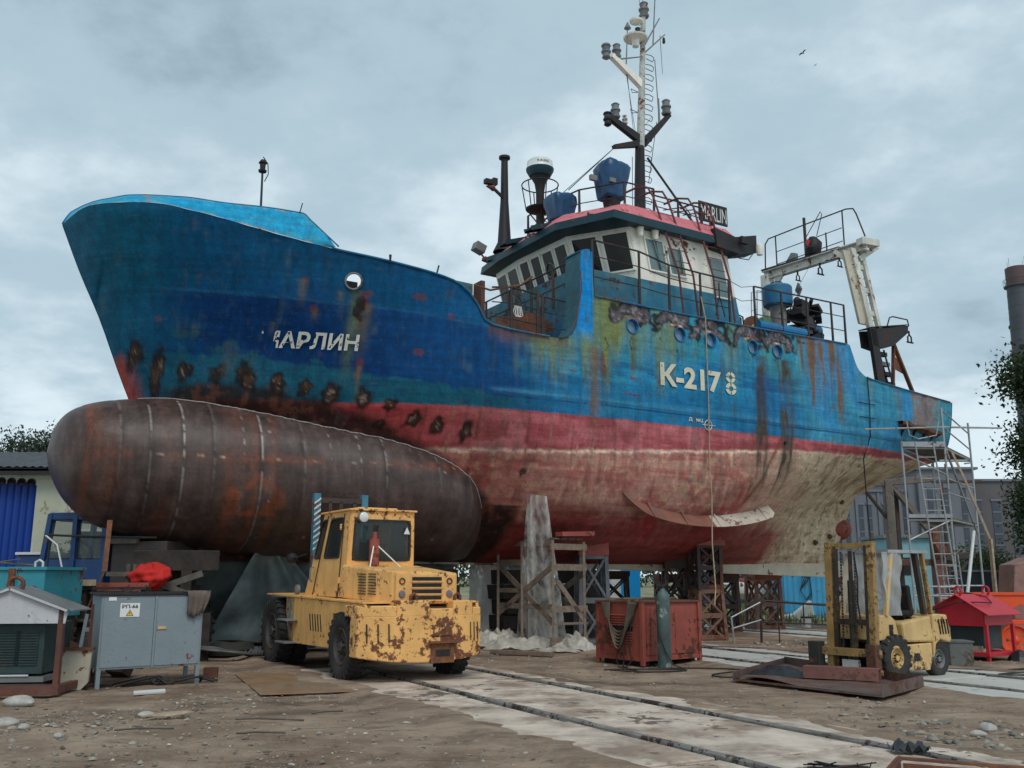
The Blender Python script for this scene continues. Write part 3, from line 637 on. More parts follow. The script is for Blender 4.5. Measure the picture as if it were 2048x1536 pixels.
def rails_caps():
    for side in (-1, 1):
        for a, b in ((4.8, 10.0), (11.06, 20.05), (20.7, 25.15)):
            g = B(); g.tube([Vector((s, side * (hull_p(s, zsheer(s)) ), zsheer(s))) for s in np.arange(a, b, .2)], .022, 6)
            g.out('bulwark_capping', 'teal', ship, smooth=True)
    g = B(); cs = [(s_, zsheer(s_)) for s_ in list(np.linspace(10.05, 10.62, 12)) + [10.65, 10.665, 10.68]]
    g.grid([[(s_, -3.39, z_) for s_, z_ in cs], [(s_ + .02, -2.75, z_) for s_, z_ in cs]]); g.bx(10.66, 11.0, -3.38, -2.75, 9.1, 9.13); g.out('pillar_face', 'facteal', ship, kind='stuff')
    g = B(); g.bx(10.99, 11.02, -3.38, -2.75, 8.0, 9.15); g.out('pillar_back', 'pillarblue', ship)
    # transom
    s = 25.2; zb, f = section(s); zs = zsheer(s); zz = np.linspace(zb, zs, 14)
    g = B(); g.ext([(s - .01, -float(f(z)), z) for z in zz] + [(s - .01, float(f(z)), z) for z in zz[::-1]], (.03, 0, 0)); g.out('transom', 'teal', ship)
    # decks
    for s0, s1, z in ((1.1, 8.2, 6.95), (8.2, 11.0, 6.75), (11.04, 20.0, 8.0), (20.0, 25.1, 6.6)):
        st = np.linspace(s0, s1, 24); g = B()
        P = [[(s, t * (hull_p(s, z) - .04), z) for t in np.linspace(-1, 1, 5)] for s in st]
        g.grid(P); g.out('deck', 'teal', ship)
    for s0, z0, z1 in ((11.02, 6.76, 8.0), (20.02, 6.62, 7.9)): g = B(); g.bx(s0 - .02, s0 + .02, -3.2, 3.2, z0, z1); g.out('deck_bulkhead', 'teal', ship)
    # keel bar and stern post
    g = B()
    g.ext([(6, -.15, 1.93), (10, -.15, 1.9), (22.75, -.15, 1.6), (22.95, -.15, 1.95), (22.75, -.15, 2.02), (6, -.15, 2.02)], (0, .3, 0))
    M['skeg'] = mat('cream_keel_paint', (.5, .46, .36), rust=.2, rs=2.5, rcol=(.16, .09, .07), var=.15, vs=3)
    g.out('bar_keel', 'skeg', ship)
    g = B(); g.ext([(22.6, -.14, 1.6), (23.1, -.14, 1.6), (23.15, -.14, 1.9), (22.95, -.14, 2.1), (22.6, -.14, 2.1)], (0, .28, 0)); g.lathe([(0, -.3), (.16, -.3), (.2, .3), (0, .3)], (23.2, 0, 3.08), 'x', 16)
    g.out('stern_frame', 'skeg', ship)
    g = B(); g.lathe([(.0, -.5), (.24, -.5), (.33, -.3), (.37, -.05), (.35, .15), (.27, .3), (.0, .32)], (23.15, 0, 3.12), 'x', 24); g.out('propeller_boss', 'primer', ship, smooth=True)
    for s_, z_ in ((22.6, 2.15), (22.4, 2.85), (21.7, 2.65), (22.5, 3.9)):
        g = B(); g.lathe([(.0, .1), (.05, .09), (.09, .0)], (s_, -hull_p(s_, z_) - .01, z_), 'y', 10); 
        for i, v in enumerate(g.v): g.v[i] = (v[0], 2 * (-hull_p(s_, z_)) - v[1], v[2])
        g.out('zinc_anode', 'rust', ship, smooth=True)
rails_caps()
def bulb():
    T = [(.12, 4.0, 4.0, .03), (.2, 4.42, 3.68, .42), (.3, 4.67, 3.45, .68), (.5, 4.88, 3.12, .98), (.8, 5.03, 2.82, 1.22), (1.2, 5.13, 2.58, 1.4), (1.7, 5.2, 2.4, 1.55), (2.5, 5.27, 2.22, 1.72), (3.5, 5.31, 2.1, 1.88), (5, 5.22, 2.0, 2.15), (6.6, 5.08, 1.97, 2.5), (7.6, 4.82, 1.96, 2.65), (8.3, 4.55, 1.96, 2.5), (8.75, 4.25, 1.96, 2.1), (9.05, 3.95, 1.98, 1.6), (9.3, 3.55, 2.0, 1.0), (9.5, 3.2, 2.0, .55), (10.0, 2.8, 2.02, .2)]
    s, t, b, w = zip(*T); ft, fb, fw = pchip(s, t), pchip(s, b), pchip(s, w)
    ss = np.concatenate([.12 + np.linspace(0, 1, 26) ** 2 * .5, np.arange(.65, 10.0, .035)])
    n = 240; th = np.linspace(0, 2 * PI, n + 1)
    St, TH = np.meshgrid(ss, th, indexing='ij')
    h = (ft(St) - fb(St)) / 2; zc_ = (ft(St) + fb(St)) / 2; W = fw(St)
    ct, sn = np.cos(TH), np.sin(TH)
    Y = W * np.sign(ct) * np.abs(ct) ** .92; Z = zc_ + h * np.sign(sn) * np.abs(sn) ** .92
    rings = [1.23, 1.78, 2.36, 2.94, 3.83, 4.66, 6.33, 7.46, 8.3]
    dash = [3.48, 4.06, 5.21, 5.79, 6.9]
    dent = np.zeros_like(St)
    for r_ in rings + [.63]: dent -= .010 * np.exp(-((St - r_) / .03) ** 2)
    k = 1 + (dent + (fbm(St * 1.2, TH * 3, 3) - .5) * .02) / np.maximum(W, .3)
    Y = Y * k; Z = zc_ + (Z - zc_) * k
    n1_ = fbm(St * 1.5, Z * 1.5, 5); n2_ = fbm(St * 6, Z * 1.2, 4, 2.); n3_ = fbm(St * 9, Z * 9, 3, 5.); nv = fbm(St * 5, Z * .8, 4, 9.)
    out = np.zeros(St.shape + (3,)) + srgb(55, 42, 36, 1.4)
    def lay(m_, c):
        nonlocal out
        m_ = np.clip(m_, 0, 1)[..., None]; out = out * (1 - m_) + c * m_
    C = lambda r, g, b, q=1.35: srgb(r, g, b, q)
    seg = np.digitize(St, rings); hs = np.sin(seg * 12.9) * .5 + .5
    lay(hs * .35, C(72, 60, 60)); lay((1 - hs) * .3, C(58, 36, 30))
    lay(sstep(.45, .62, n2_) * .35, C(80, 68, 66)); lay(sstep(.55, .7, n1_) * .45, C(40, 30, 28))
    for r_, wd, a in ((.72, .07, .55), (.95, .25, .25), (1.2, .08, .3), (3.3, .1, .3), (3.72, .07, .3), (4.1, .08, .35), (3.4, .35, .15), (2.1, .15, .2)):
        lay(a * np.exp(-((St - r_) / wd) ** 2) * (.4 + sstep(.4, .6, nv)), C(98, 50, 30))
    hm = 3.92
    lay(.4 * np.exp(-((Z - hm) / .09) ** 2) * sstep(.4, .6, n3_ * .5 + n1_ * .5), C(120, 58, 32))
    lay(.6 * sstep(.5, .6, fbm(St * 3, Z * 3, 3, 8.)) * sstep(3.1, 3.3, St) * (1 - sstep(4.2, 4.4, St)) * (Z < hm) * (Z > 2.8), C(112, 58, 34))
    for r_ in rings:
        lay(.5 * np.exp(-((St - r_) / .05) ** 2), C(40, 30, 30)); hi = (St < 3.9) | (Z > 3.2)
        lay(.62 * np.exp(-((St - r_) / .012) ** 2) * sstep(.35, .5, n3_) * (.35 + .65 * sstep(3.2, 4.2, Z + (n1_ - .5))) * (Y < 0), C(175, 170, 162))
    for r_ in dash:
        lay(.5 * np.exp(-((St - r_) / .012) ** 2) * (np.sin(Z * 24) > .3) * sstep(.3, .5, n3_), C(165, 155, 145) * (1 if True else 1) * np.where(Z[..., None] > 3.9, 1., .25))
    lay(.6 * np.exp(-((Z - hm - .0 * St) / .012) ** 2) * (np.sin(St * 17) > .35) * sstep(1.3, 1.5, St) * sstep(.4, .55, n3_), C(165, 150, 138))
    lay(.6 * np.exp(-((Z - 2.75) / .012) ** 2) * sstep(1.8, 2.0, St) * (1 - sstep(4.3, 4.5, St)) * sstep(.4, .5, n3_), C(110, 66, 44))
    lay(.7 * (1 - sstep(.3, .6, np.hypot((St % .9 - .4) / .05, (Z % .7 - .3) / .05) + (n3_ - .4) * 3)) * (St > 3.3), C(150, 130, 118))
    V = np.stack([St, Y, Z], -1)
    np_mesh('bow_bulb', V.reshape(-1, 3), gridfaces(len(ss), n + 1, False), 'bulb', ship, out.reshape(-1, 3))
    g = B(); pts = []
    for s_ in np.arange(1.7, 9.95, .08):
        # seam where bulb meets plating: highest bulb point outside the hull
        best = None
        for a in np.linspace(PI / 2, PI * 1.0, 60):
            y = -float(fw(s_)) * abs(math.cos(a)) ** .92; z = (float(ft(s_)) + float(fb(s_))) / 2 + (float(ft(s_)) - float(fb(s_))) / 2 * abs(math.sin(a)) ** .92
            if -y > hull_p(s_, z) - .005: best = (s_, y - .01, z + .01); break
        if best: pts.append(best)
    g.tube(pts, .014, 6); M['weld'] = mat('weld_bead', (.3, .28, .27), rough=.5, var=.4, vs=20, bump=.6); g.out('weld_seam', 'weld', ship, smooth=True)
bulb()
# ---------------------------------------------------------------- superstructure (ship coordinates: s aft, p to port, z up)
def q(s, p, z): return Vector((s, -p, z))
def group(name, parent): 
    o = bpy.data.objects.new(name, None); col.objects.link(o); o.parent = parent; return o
def railing(pts, h, mids=(.5,), parent=None, r=.022, m='darkrail', posts=None, name='railing'):
    """pts base points in ship coords; handrail > posts and mid rails"""
    pts = [Vector(p) for p in pts]
    hs = h if isinstance(h, (list, tuple)) else [h] * len(pts)
    top = [p + Vector((0, 0, k)) for p, k in zip(pts, hs)]
    g = B(); g.tube(top, r, 6); root = g.out(name, m, parent, smooth=True)
    for f in mids:
        g = B(); g.tube([p + Vector((0, 0, k * f)) for p, k in zip(pts, hs)], r * .65, 5); g.out('mid_rail', m, root, smooth=True)
    for i, (p, t) in enumerate(zip(pts, top)):
        if posts and i not in posts: continue
        g = B(); g.cyl(p, t, r * 1.7, r * 1.4, 6); g.out('rail_post', m, root, smooth=True)
    return root
def wheelhouse():
    wh = group('wheelhouse', ship)
    def ring(z):
        t = (z - 8) / 2.4
        f = .45 * max(0, (z - 9.0) / 1.4)
        a = 16.68 - .52 * t
        pt = [(13.1 - f * .65, 2.6), (12.3 - f, 1.15), (12.2 - f, -1.15), (12.25 - f * .8, -2.55), (a, -2.6), (a, 2.6)]
        return [q(s, p, z) for s, p in pt]
    def band(z0, z1, name, m):
        g = B(); a, b = ring(z0), ring(z1); n = 6
        for i in range(n):
            j = (i + 1) % n
            g.grid([[a[i].lerp(a[j], u / 8).lerp(b[i].lerp(b[j], u / 8), v / 8) for u in range(9)] for v in range(9)])
        g.add(b, [tuple(range(n))])
        return g.out(name, m, wh)
    M['whblue'] = mat('wheelhouse_blue_paint', (.012, .15, .25), rust=.14, rs=2.5, var=.25, streak=.35, scol=(.16, .18, .12), c2=(.05, .2, .27), c2f=.45)
    band(8.0, 9.06, 'lower_wall', 'whblue'); band(9.06, 10.46, 'upper_wall', 'cream')
    g = B(); g.bx(11.2, 13.0, -2.6, 2.6, 6.7, 9.05)
    M['frontwall'] = mat('scorched_green_wall', (.06, .12, .12), rust=.3, rs=2.5, rcol=(.06, .035, .03), var=.4, c2=(.02, .14, .22), c2f=.5)
    g.out('deckhouse_front', 'frontwall', ship)
    # windows: a face is a quad (a0,a1 bottom, b0,b1 top), u along, v up
    def face(i, z0=9.06, z1=10.46):
        a, b = ring(z0), ring(z1); j = (i + 1) % 6
        return a[i], a[j], b[i], b[j]
    def win(i, u0, u1, z0, z1, gm='darkglass', fm='cream', fw=.05, extra=None):
        A0, A1, B0_, B1 = face(i)
        def P(u, z):
            v = (z - 9.06) / 1.4; return (A0.lerp(A1, u)).lerp(B0_.lerp(B1, u), v)
        nrm = (A1 - A0).cross(B0_ - A0).normalized()
        c = (A0 + A1) / 2
        if nrm.dot(c - Vector((14.5, 0, c.z))) < 0: nrm = -nrm
        du = fw / (A1 - A0).length
        o = [P(u0 - du, z0 - fw), P(u1 + du, z0 - fw), P(u1 + du, z1 + fw), P(u0 - du, z1 + fw)]
        n_ = [P(u0, z0), P(u1, z0), P(u1, z1), P(u0, z1)]
        g = B(); vs = [x - nrm * .01 for x in o] + [x + nrm * .05 for x in o] + [x + nrm * .05 for x in n_] + [x - nrm * .01 for x in n_]
        g.add(vs, [(k + a, (k + 1) % 4 + a, (k + 1) % 4 + a + 4, k + a + 4) for a in (0, 4, 8) for k in range(4)])
        w = g.out('window', fm, wh, bevel=.006)
        g = B(); g.ext([x + nrm * .03 for x in n_], nrm * .006); g.out('pane', gm, w)
        if extra == 'clear':
            cc = (n_[0] + n_[2]) / 2 + nrm * .055; ux = (n_[1] - n_[0]).normalized(); uy = (n_[3] - n_[0]).normalized(); r_ = (n_[1] - n_[0]).length * .46
            g = B(); g.tube([cc + ux * math.cos(a) * r_ + uy * math.sin(a) * r_ for a in np.linspace(0, 2 * PI, 20)[:-1]], .022, 6, closed=True)
            g.out('clear_view_ring', 'grey', w, smooth=True)
        return P, nrm
    M['greenglass'] = mat('greenish_window_glass', (.1, .17, .17), rough=.08, bump=0, var=.15, vs=1.5, spec=.8)
    M['blackglass'] = mat('black_window_glass', (.016, .015, .014), rough=.12, bump=0, spec=.22, var=.3)
    for u0, u1 in ((.06, .44), (.55, .93)): win(0, u0, u1, 9.33, 10.27, 'blackglass')
    for k, (u0, u1) in enumerate(((.05, .24), (.31, .49), (.56, .72), (.79, .95))): win(1, u0, u1, 9.3, 10.24, 'blackglass', extra='clear' if k == 1 else None)
    for u0, u1 in ((.08, .45), (.55, .92)): win(2, u0, u1, 9.3, 10.22, 'blackglass')
    # port side is ring edge 5 -> 0 : from aft to forward
    L5 = lambda s: (16.4 - s) / (16.4 - 12.95)
    for s0, s1, z0, z1 in ((13.38, 13.95, 9.36, 10.16), (14.1, 14.6, 9.36, 10.05), (15.6, 16.1, 9.0, 10.02)):
        win(5, L5(s1), L5(s0), z0, z1, 'greenglass', fw=.045)
    for s, z, a, b in ((13.75, 9.4, 13.5, 10.1), (14.5, 9.42, 14.4, 9.95)):
        g = B(); g.beam(q(s, 2.66, z), q(b if False else a, 2.67, 10.1), .015, .015); g.out('wiper', 'black', wh)
    # roof
    def outl(o, z, aft=16.55): 
        return [q(12.62 - o, 2.62 + o * .55, z), (q(11.75 - o * .75, 1.15 + o * .4, z)), q(11.75 - o * .75, -1.15 - o * .4, z), q(12.0 - o * .85, -2.5 - o * .45, z), q(aft, -2.62 - o * .4, z), q(aft, 2.62 + o * .4, z)]
    rf = group('wheelhouse_roof', ship)
    g = B(); a, b, c = outl(-.1, 10.4, 16.2), outl(.6, 10.38), outl(.56, 10.6); n = 6
    g.add(a + b + c, [(i + k, (i + 1) % n + k, n + (i + 1) % n + k, n + i + k) for k in (0, 6) for i in range(n)] + [tuple(range(n))[::-1], tuple(range(12, 18))])
    g.out('visor', 'darkteal', rf)
    g = B(); a, b = outl(.54, 10.6, 16.5), outl(-.05, 11.0, 16.2)
    g.add(a + b, [(i, (i + 1) % n, n + (i + 1) % n, n + i) for i in range(n)] + [tuple(range(n, 2 * n))])
    g.out('roof_slope', 'pink', rf)
    for s, p, an in ((12.15, 2.05, -.85), (11.45, .55, 0), (11.45, -.75, 0), (11.75, -2.0, .6)):   # channel brackets over the roof edge
        g = B(); d = Vector((-math.cos(an), -math.sin(-an) * -1, 0)); d = Vector((-math.cos(an), math.sin(an), 0)); c = q(s, p, 10.62); sd_ = Vector((-d.y, d.x, 0))
        g.beam(c - d * .3 + Vector((0, 0, .22)), c + d * .42, .36, .03); g.beam(c - d * .3 + sd_ * .17 + Vector((0, 0, .25)), c + d * .42 + sd_ * .17, .03, .12); g.beam(c - d * .3 - sd_ * .17 + Vector((0, 0, .25)), c + d * .42 - sd_ * .17, .03, .12)
        g.out('visor_bracket', 'darkteal', rf, kind='stuff')
    for s in (13.05, 13.55):                       # little caged lamps on the port eaves
        g = B(); g.cyl(q(s, 2.72, 10.42), q(s, 2.72, 10.3), .1, .09, 12); g.lathe([(0, -.17), (.06, -.15), (.085, -.08), (.085, 0)], tuple(q(s, 2.72, 10.3)), 'z', 12); g.out('deck_lamp', 'cream', rf, smooth=True)
    # dark light-shelf aft of the roof on the port side
    g = B(); g.ext([q(15.5, 2.95, 10.28), q(16.3, 2.95, 10.2), q(17.1, 2.85, 10.42), q(17.1, 2.85, 10.92), q(16.3, 2.85, 10.72), q(15.5, 2.9, 10.82)], (0, .5, 0)); wf = g.out('light_shelf', 'black', ship)
    g = B(); g.box(q(16.45, 3.0, 10.6), (.24, .1, .2)); g.out('shelf_light_box', 'black', wf)
    g = B(); g.lathe([(0, -.3), (.08, -.28), (.11, -.15), (.1, 0), (.04, .05)], tuple(q(17.15, 2.9, 10.62)), 'z', 12); g.out('shelf_lamp', 'cream', wf, smooth=True)
    g = B(); g.tube([q(16.2, 2.9, 10.25), q(16.35, 2.9, 10.1), q(16.7, 2.9, 10.12), q(16.9, 2.9, 10.35)], .014, 5); g.out('cable', 'black', wf)
    # name board
    g = B(); g.bx(15.62, 16.68, -2.2, -2.16, 11.3, 11.87); nb = g.out('name_board', 'black', ship)
    g = B(); g.bx(16.1, 16.2, -2.15, -2.06, 10.8, 11.9); g.out('board_post', 'black', nb)
    return wh, nb
wheelhouse_, name_board_ = wheelhouse()

def text_mesh(txt, size, cuts=0, bold=.0):
    cu = bpy.data.curves.new('t', 'FONT'); cu.body = txt; cu.size = size; cu.offset = bold; cu.resolution_u = 3
    ob = bpy.data.objects.new('t', cu); col.objects.link(ob)
    bpy.context.view_layer.update()
    dg = bpy.context.evaluated_depsgraph_get()
    me = bpy.data.meshes.new_from_object(ob.evaluated_get(dg))
    bpy.data.objects.remove(ob); bm = bmesh.new(); bm.from_mesh(me); bpy.data.meshes.remove(me)
    return bm
def lettering(txt, size, fn, name, m, parent, width=None, bold=0., step=.06, gaps=(), jitter=None, height=None):
    bm = text_mesh(txt, size, 0, bold)
    xs = [v.co.x for v in bm.verts]; ys = [v.co.y for v in bm.verts]
    x0, x1, y0, y1 = min(xs), max(xs), min(ys), max(ys)
    kx = (width / (x1 - x0)) if width else 1; ky = (height / (y1 - y0)) if height else kx
    for v in bm.verts: v.co.x = (v.co.x - x0) * kx; v.co.y = (v.co.y - y0) * ky
    W, H_ = (x1 - x0) * kx, (y1 - y0) * ky
    x = step
    while x < W: bmesh.ops.bisect_plane(bm, geom=bm.verts[:] + bm.edges[:] + bm.faces[:], plane_co=(x, 0, 0), plane_no=(1, 0, 0)); x += step
    y = step
    while y < H_: bmesh.ops.bisect_plane(bm, geom=bm.verts[:] + bm.edges[:] + bm.faces[:], plane_co=(0, y, 0), plane_no=(0, 1, 0)); y += step
    kill = []
    for f in bm.faces:
        c = f.calc_center_median()
        if any(a <= c.x <= b and e0 <= c.y <= e1 for a, b, e0, e1 in gaps) or (jitter and jitter(c.x, c.y)): kill.append(f)
    bmesh.ops.delete(bm, geom=kill, context='FACES')
    for v in bm.verts: v.co = fn(v.co.x, v.co.y, W, H_)
    me = bpy.data.meshes.new(name); bm.to_mesh(me); bm.free(); me.materials.append(M[m]); o = bpy.data.objects.new(name, me); col.objects.link(o); o.parent = parent
    return o
def ship_letters():
    # МАРЛИН, first letter mostly scraped away
    def fn(x, y, W, H_):
        s = 3.72 + x * 1.0; z = 6.25 + y - .00 * x; return hp(s, z, .008)
    lettering('\u041c\u0410\u0420\u041b\u0418\u041d', 1, fn, 'bow_name', 'letter', ship, width=1.86, height=.33, bold=.03, step=.03,
              gaps=((.0, .2, .0, .27), (.04, .235, .0, .34), (.235, .3, .0, .12)), jitter=lambda x, y: float(fbm(x * 14, y * 14, 3, 2.)) > .72)
    M['letterc'] = mat('number_paint', (.62, .58, .44), rust=.18, rs=6, rcol=(.2, .14, .08), var=.15)
    def fk(x, y, W, H_): return hp(12.98 + x, 6.13 + y, .008)
    lettering('\u041a-217', 1, fk, 'registration_number', 'letterc', ship, width=2.0, height=.58, bold=.035, step=.05)
    def f8(x, y, W, H_): return hp(15.12 + x, 6.13 + y, .008)
    g8 = B()
    for cy, ry, rx in ((.16, .155, .185), (.455, .14, .165)):
        for a0 in (0, 90, 180, 270):
            aa = [R(a0 + 7 + 76 * i / 6) for i in range(7)]
            g8.grid([[f8(.19 + math.cos(a) * rx * f, cy + math.sin(a) * ry * f, 0, 0) for a in aa] for f in (.42, 1)])
    g8.out('registration_number', 'letterc', ship, kind='stuff')
    # load line ring and marks
    c = (14.5, 5.29)
    g = B(); g.tube([hp(c[0] + .12 * math.cos(a), c[1] + .12 * math.sin(a), .005) for a in np.linspace(0, 2 * PI, 20)[:-1]], .012, 4, closed=True)
    lm = g.out('load_line_ring', 'letterc', ship)
    for a, b in (((14.3, 5.29), (14.72, 5.29)), ((14.5, 5.15), (14.5, 5.5))):
        g = B(); g.tube([hp(*a, .006), hp(*b, .006)], .01, 4); g.out('load_line_bar', 'letterc', lm)
    for tx, s0, z0, w in (('\u0414', 13.86, 5.34, .12), ('M4\u0426', 14.1, 5.33, .22)):
        lettering(tx, 1, lambda x, y, W, H_, s0=s0, z0=z0: hp(s0 + x, z0 + y, .006), 'load_line_letters', 'letterc', ship, width=w, height=.1, bold=.02, step=.1)
    g = B(); pts = [(15.76, 11.4)]
    def fb_(x, y, W, H_): return Vector((15.68 + x, -2.206, 11.36 + y))
    lettering('MARLIN', 1, fb_, 'board_letters', 'white', name_board_, width=.96, height=.42, bold=.0, step=.5)
ship_letters()

for o_ in ship.children:
    if o_.name.startswith('bow_name'): o_['kind'] = 'stuff'
def portholes():
    M['portglass'] = mat('porthole_blanking', (.18, .3, .42), rough=.4, var=.2)
    for s0 in (12.16, 13.66, 14.69, 16.16, 17.08):
        c = hp(s0, 7.49)
        g = B(); g.lathe([(.168, .0), (.168, .12), (.185, .12), (.185, -.02), (.168, -.02), (.168, .0)], (c.x, c.y, c.z), 'y', 28); r_ = g.out('porthole', 'blue', ship, smooth=True)
        g = B(); g.cyl((c.x, c.y + .1, c.z), (c.x, c.y + .12, c.z), .17, n=28); g.out('porthole_cover', 'portglass', r_)
    # wheelhouse-front porthole and the fairlead hole near the bow
    g = B(); g.lathe([(.13, -.0), (.13, -.1), (.22, -.1), (.22, .0)], (11.2, -1.95, 7.6), 'x', 28); r_ = g.out('porthole', 'teal', ship, smooth=True)
    g = B(); g.cyl((11.15, -1.95, 7.6), (11.14, -1.95, 7.6), .15, n=28); g.out('porthole_cover', 'blue', r_)
    c = hp(5.31, 7.65)
    g = B(); a = math.atan2(hull_p(5.5, 7.65) - hull_p(5.1, 7.65), .4)
    pts = [hp(5.31 + .165 * math.cos(t), 7.65 + .165 * math.sin(t), .0) for t in np.linspace(0, 2 * PI, 29)[:-1]]
    g.tube(pts, .022, 8, closed=True); g.out('fairlead_ring', 'grey', ship, smooth=True)
    for side in (1,):
        pts = [Vector((5.31 + .165 * math.cos(t), hull_p(5.31, 7.65), 7.65 + .165 * math.sin(t))) for t in np.linspace(0, 2 * PI, 21)[:-1]]
        g = B(); g.tube(pts, .03, 6, closed=True); g.out('fairlead_ring', 'teal', ship, smooth=True)
    g = B(); g.beam(q(5.42, 2.2, 7.0), q(5.42, 2.2, 7.78), .2, .3); g.out('bitt', 'black', ship)
portholes()

def rails():
    b = lambda s, z=None: q(s, 3.3, zsheer(s) if z is None else z)
    # shelter deck, port side, from the pillar aft
    railing([b(11.08), b(12.5), b(13.45), b(14.5), b(15.5)], [1.42, 1.42, 1.25, 1.22, 1.2], (.36, .72), ship)
    railing([b(16.42), b(17.45), b(18.45), b(19.45), b(20.0)], 1.18, (.35, .7), ship)
    railing([Vector((s, 3.3, 8.05)) for s in np.arange(11.5, 20.1, 1.2)], 1.15, (.5,), ship)
    g = B(); g.tube([b(15.5) + Vector((0, 0, 1.2)), b(15.95) + Vector((0, 0, 1.08)), b(16.42) + Vector((0, 0, 1.18))], .01, 5); g.out('slack_rope', 'grey', ship)
    g = B(); g.tube([b(15.5) + Vector((0, 0, .8)), b(15.95) + Vector((0, 0, .7)), b(16.42) + Vector((0, 0, .8))], .01, 5); g.out('slack_rope', 'grey', ship)
    # bracket A-shape on the rail
    g = B(); g.tube([b(15.0, 8.2), b(15.15, 8.75), b(15.32, 8.2)], .02, 5); g.tube([b(15.15, 8.75), b(15.15, 9.1)], .02, 5); g.out('rail_bracket', 'darkrail', ship)
    # well-deck rail with leaning stanchions
    w = lambda s, z: q(s, 3.25, z)
    r = railing([w(8.35, 7.0), w(8.85, 6.98), w(9.55, 6.95), w(9.68, 6.92), w(10.32, 6.95)], [.88, .98, .95, .95, .9], (.25, .62), ship, r=.022, m='darkrail', posts=(1, 2, 3))
    g = B(); g.tube([w(7.9, 7.85), w(8.3, 7.8), w(9.1, 8.05), w(9.4, 8.3)], .025, 5); g.out('leaning_pipe', 'rust', ship)
    g = B()
    for k in range(6): g.tube([w(8.95 + .03 * k, 7.55), w(8.9 + .05 * k, 7.4 - .03 * (k % 3)), w(8.97 + .02 * k, 7.3)], .009, 4)
    g.out('rope_hank', 'cream', ship, kind='stuff')
    # inner ladder-like rails in front of the wheelhouse
    for s, p0, p1, z in ((10.9, 2.9, .6, 8.1),):
        railing([q(s, p0, z), q(s, 1.9, z), q(s, .9, z), q(s, -.2, z), q(s, -1.4, z), q(s, -2.6, z)], 1.0, (.5,), ship)
    # monkey-island rail on the wheelhouse roof
    z = 11.0
    railing([q(13.9, 2.3, z), q(12.95, 2.25, z), q(12.25, 1.2, z), q(12.1, .1, z), q(12.1, -1.1, z), q(12.9, -2.3, z), q(14.5, -2.3, z), q(16, -2.3, z)], .78, (.5,), ship)
    railing([q(13.9, 2.3, z), q(14.75, 2.3, z), q(15.6, 2.3, z)], .6, (.5,), ship, posts=(1, 2))
    # companion ladders leaning on the roof edge (maroon stringers with bent tops)
    for s, t in ((13.45, 0), (13.95, 0), (14.85, 1), (15.45, 1)):
        z1 = 11.62; zb_ = 9.3 if not t else 9.4; ds = .65 if not t else .45
        g = B(); g.tube([q(s - .3 , 1.95, z1 - .02), q(s - .12, 2.3, z1 + .07), q(s, 2.6, z1 - .02), q(s + .04, 2.75, z1 - .3), q(s + ds, 2.95, zb_), q(s + ds + .1, 2.98, 8.2)], .028, 6); g.out('ladder_stringer', 'maroon', ship, smooth=True)
    for a in (13.55, 14.95):
        for k in range(7):
            f = k / 6; s = a + .6 * f * (1 if a < 14 else .75); z_ = 11.2 - 1.9 * f
            g = B(); g.cyl(q(s - .05, 2.78 + .15 * f, z_), q(s + .45, 2.78 + .15 * f, z_), .012, n=5); g.out('ladder_rung', 'maroon', ship)
    # roof side rail aft of the ladders: low hoops
    for k in range(3):
        s = 15.0 + k * .35
        g = B(); g.tube([q(s - .6, 2.1, 11.35), q(s, 2.3, 11.5), q(s + .15, 2.35, 11.3), q(s + .2, 2.3, 10.95)], .018, 5); g.out('hoop_rail', 'maroon', ship)
rails()

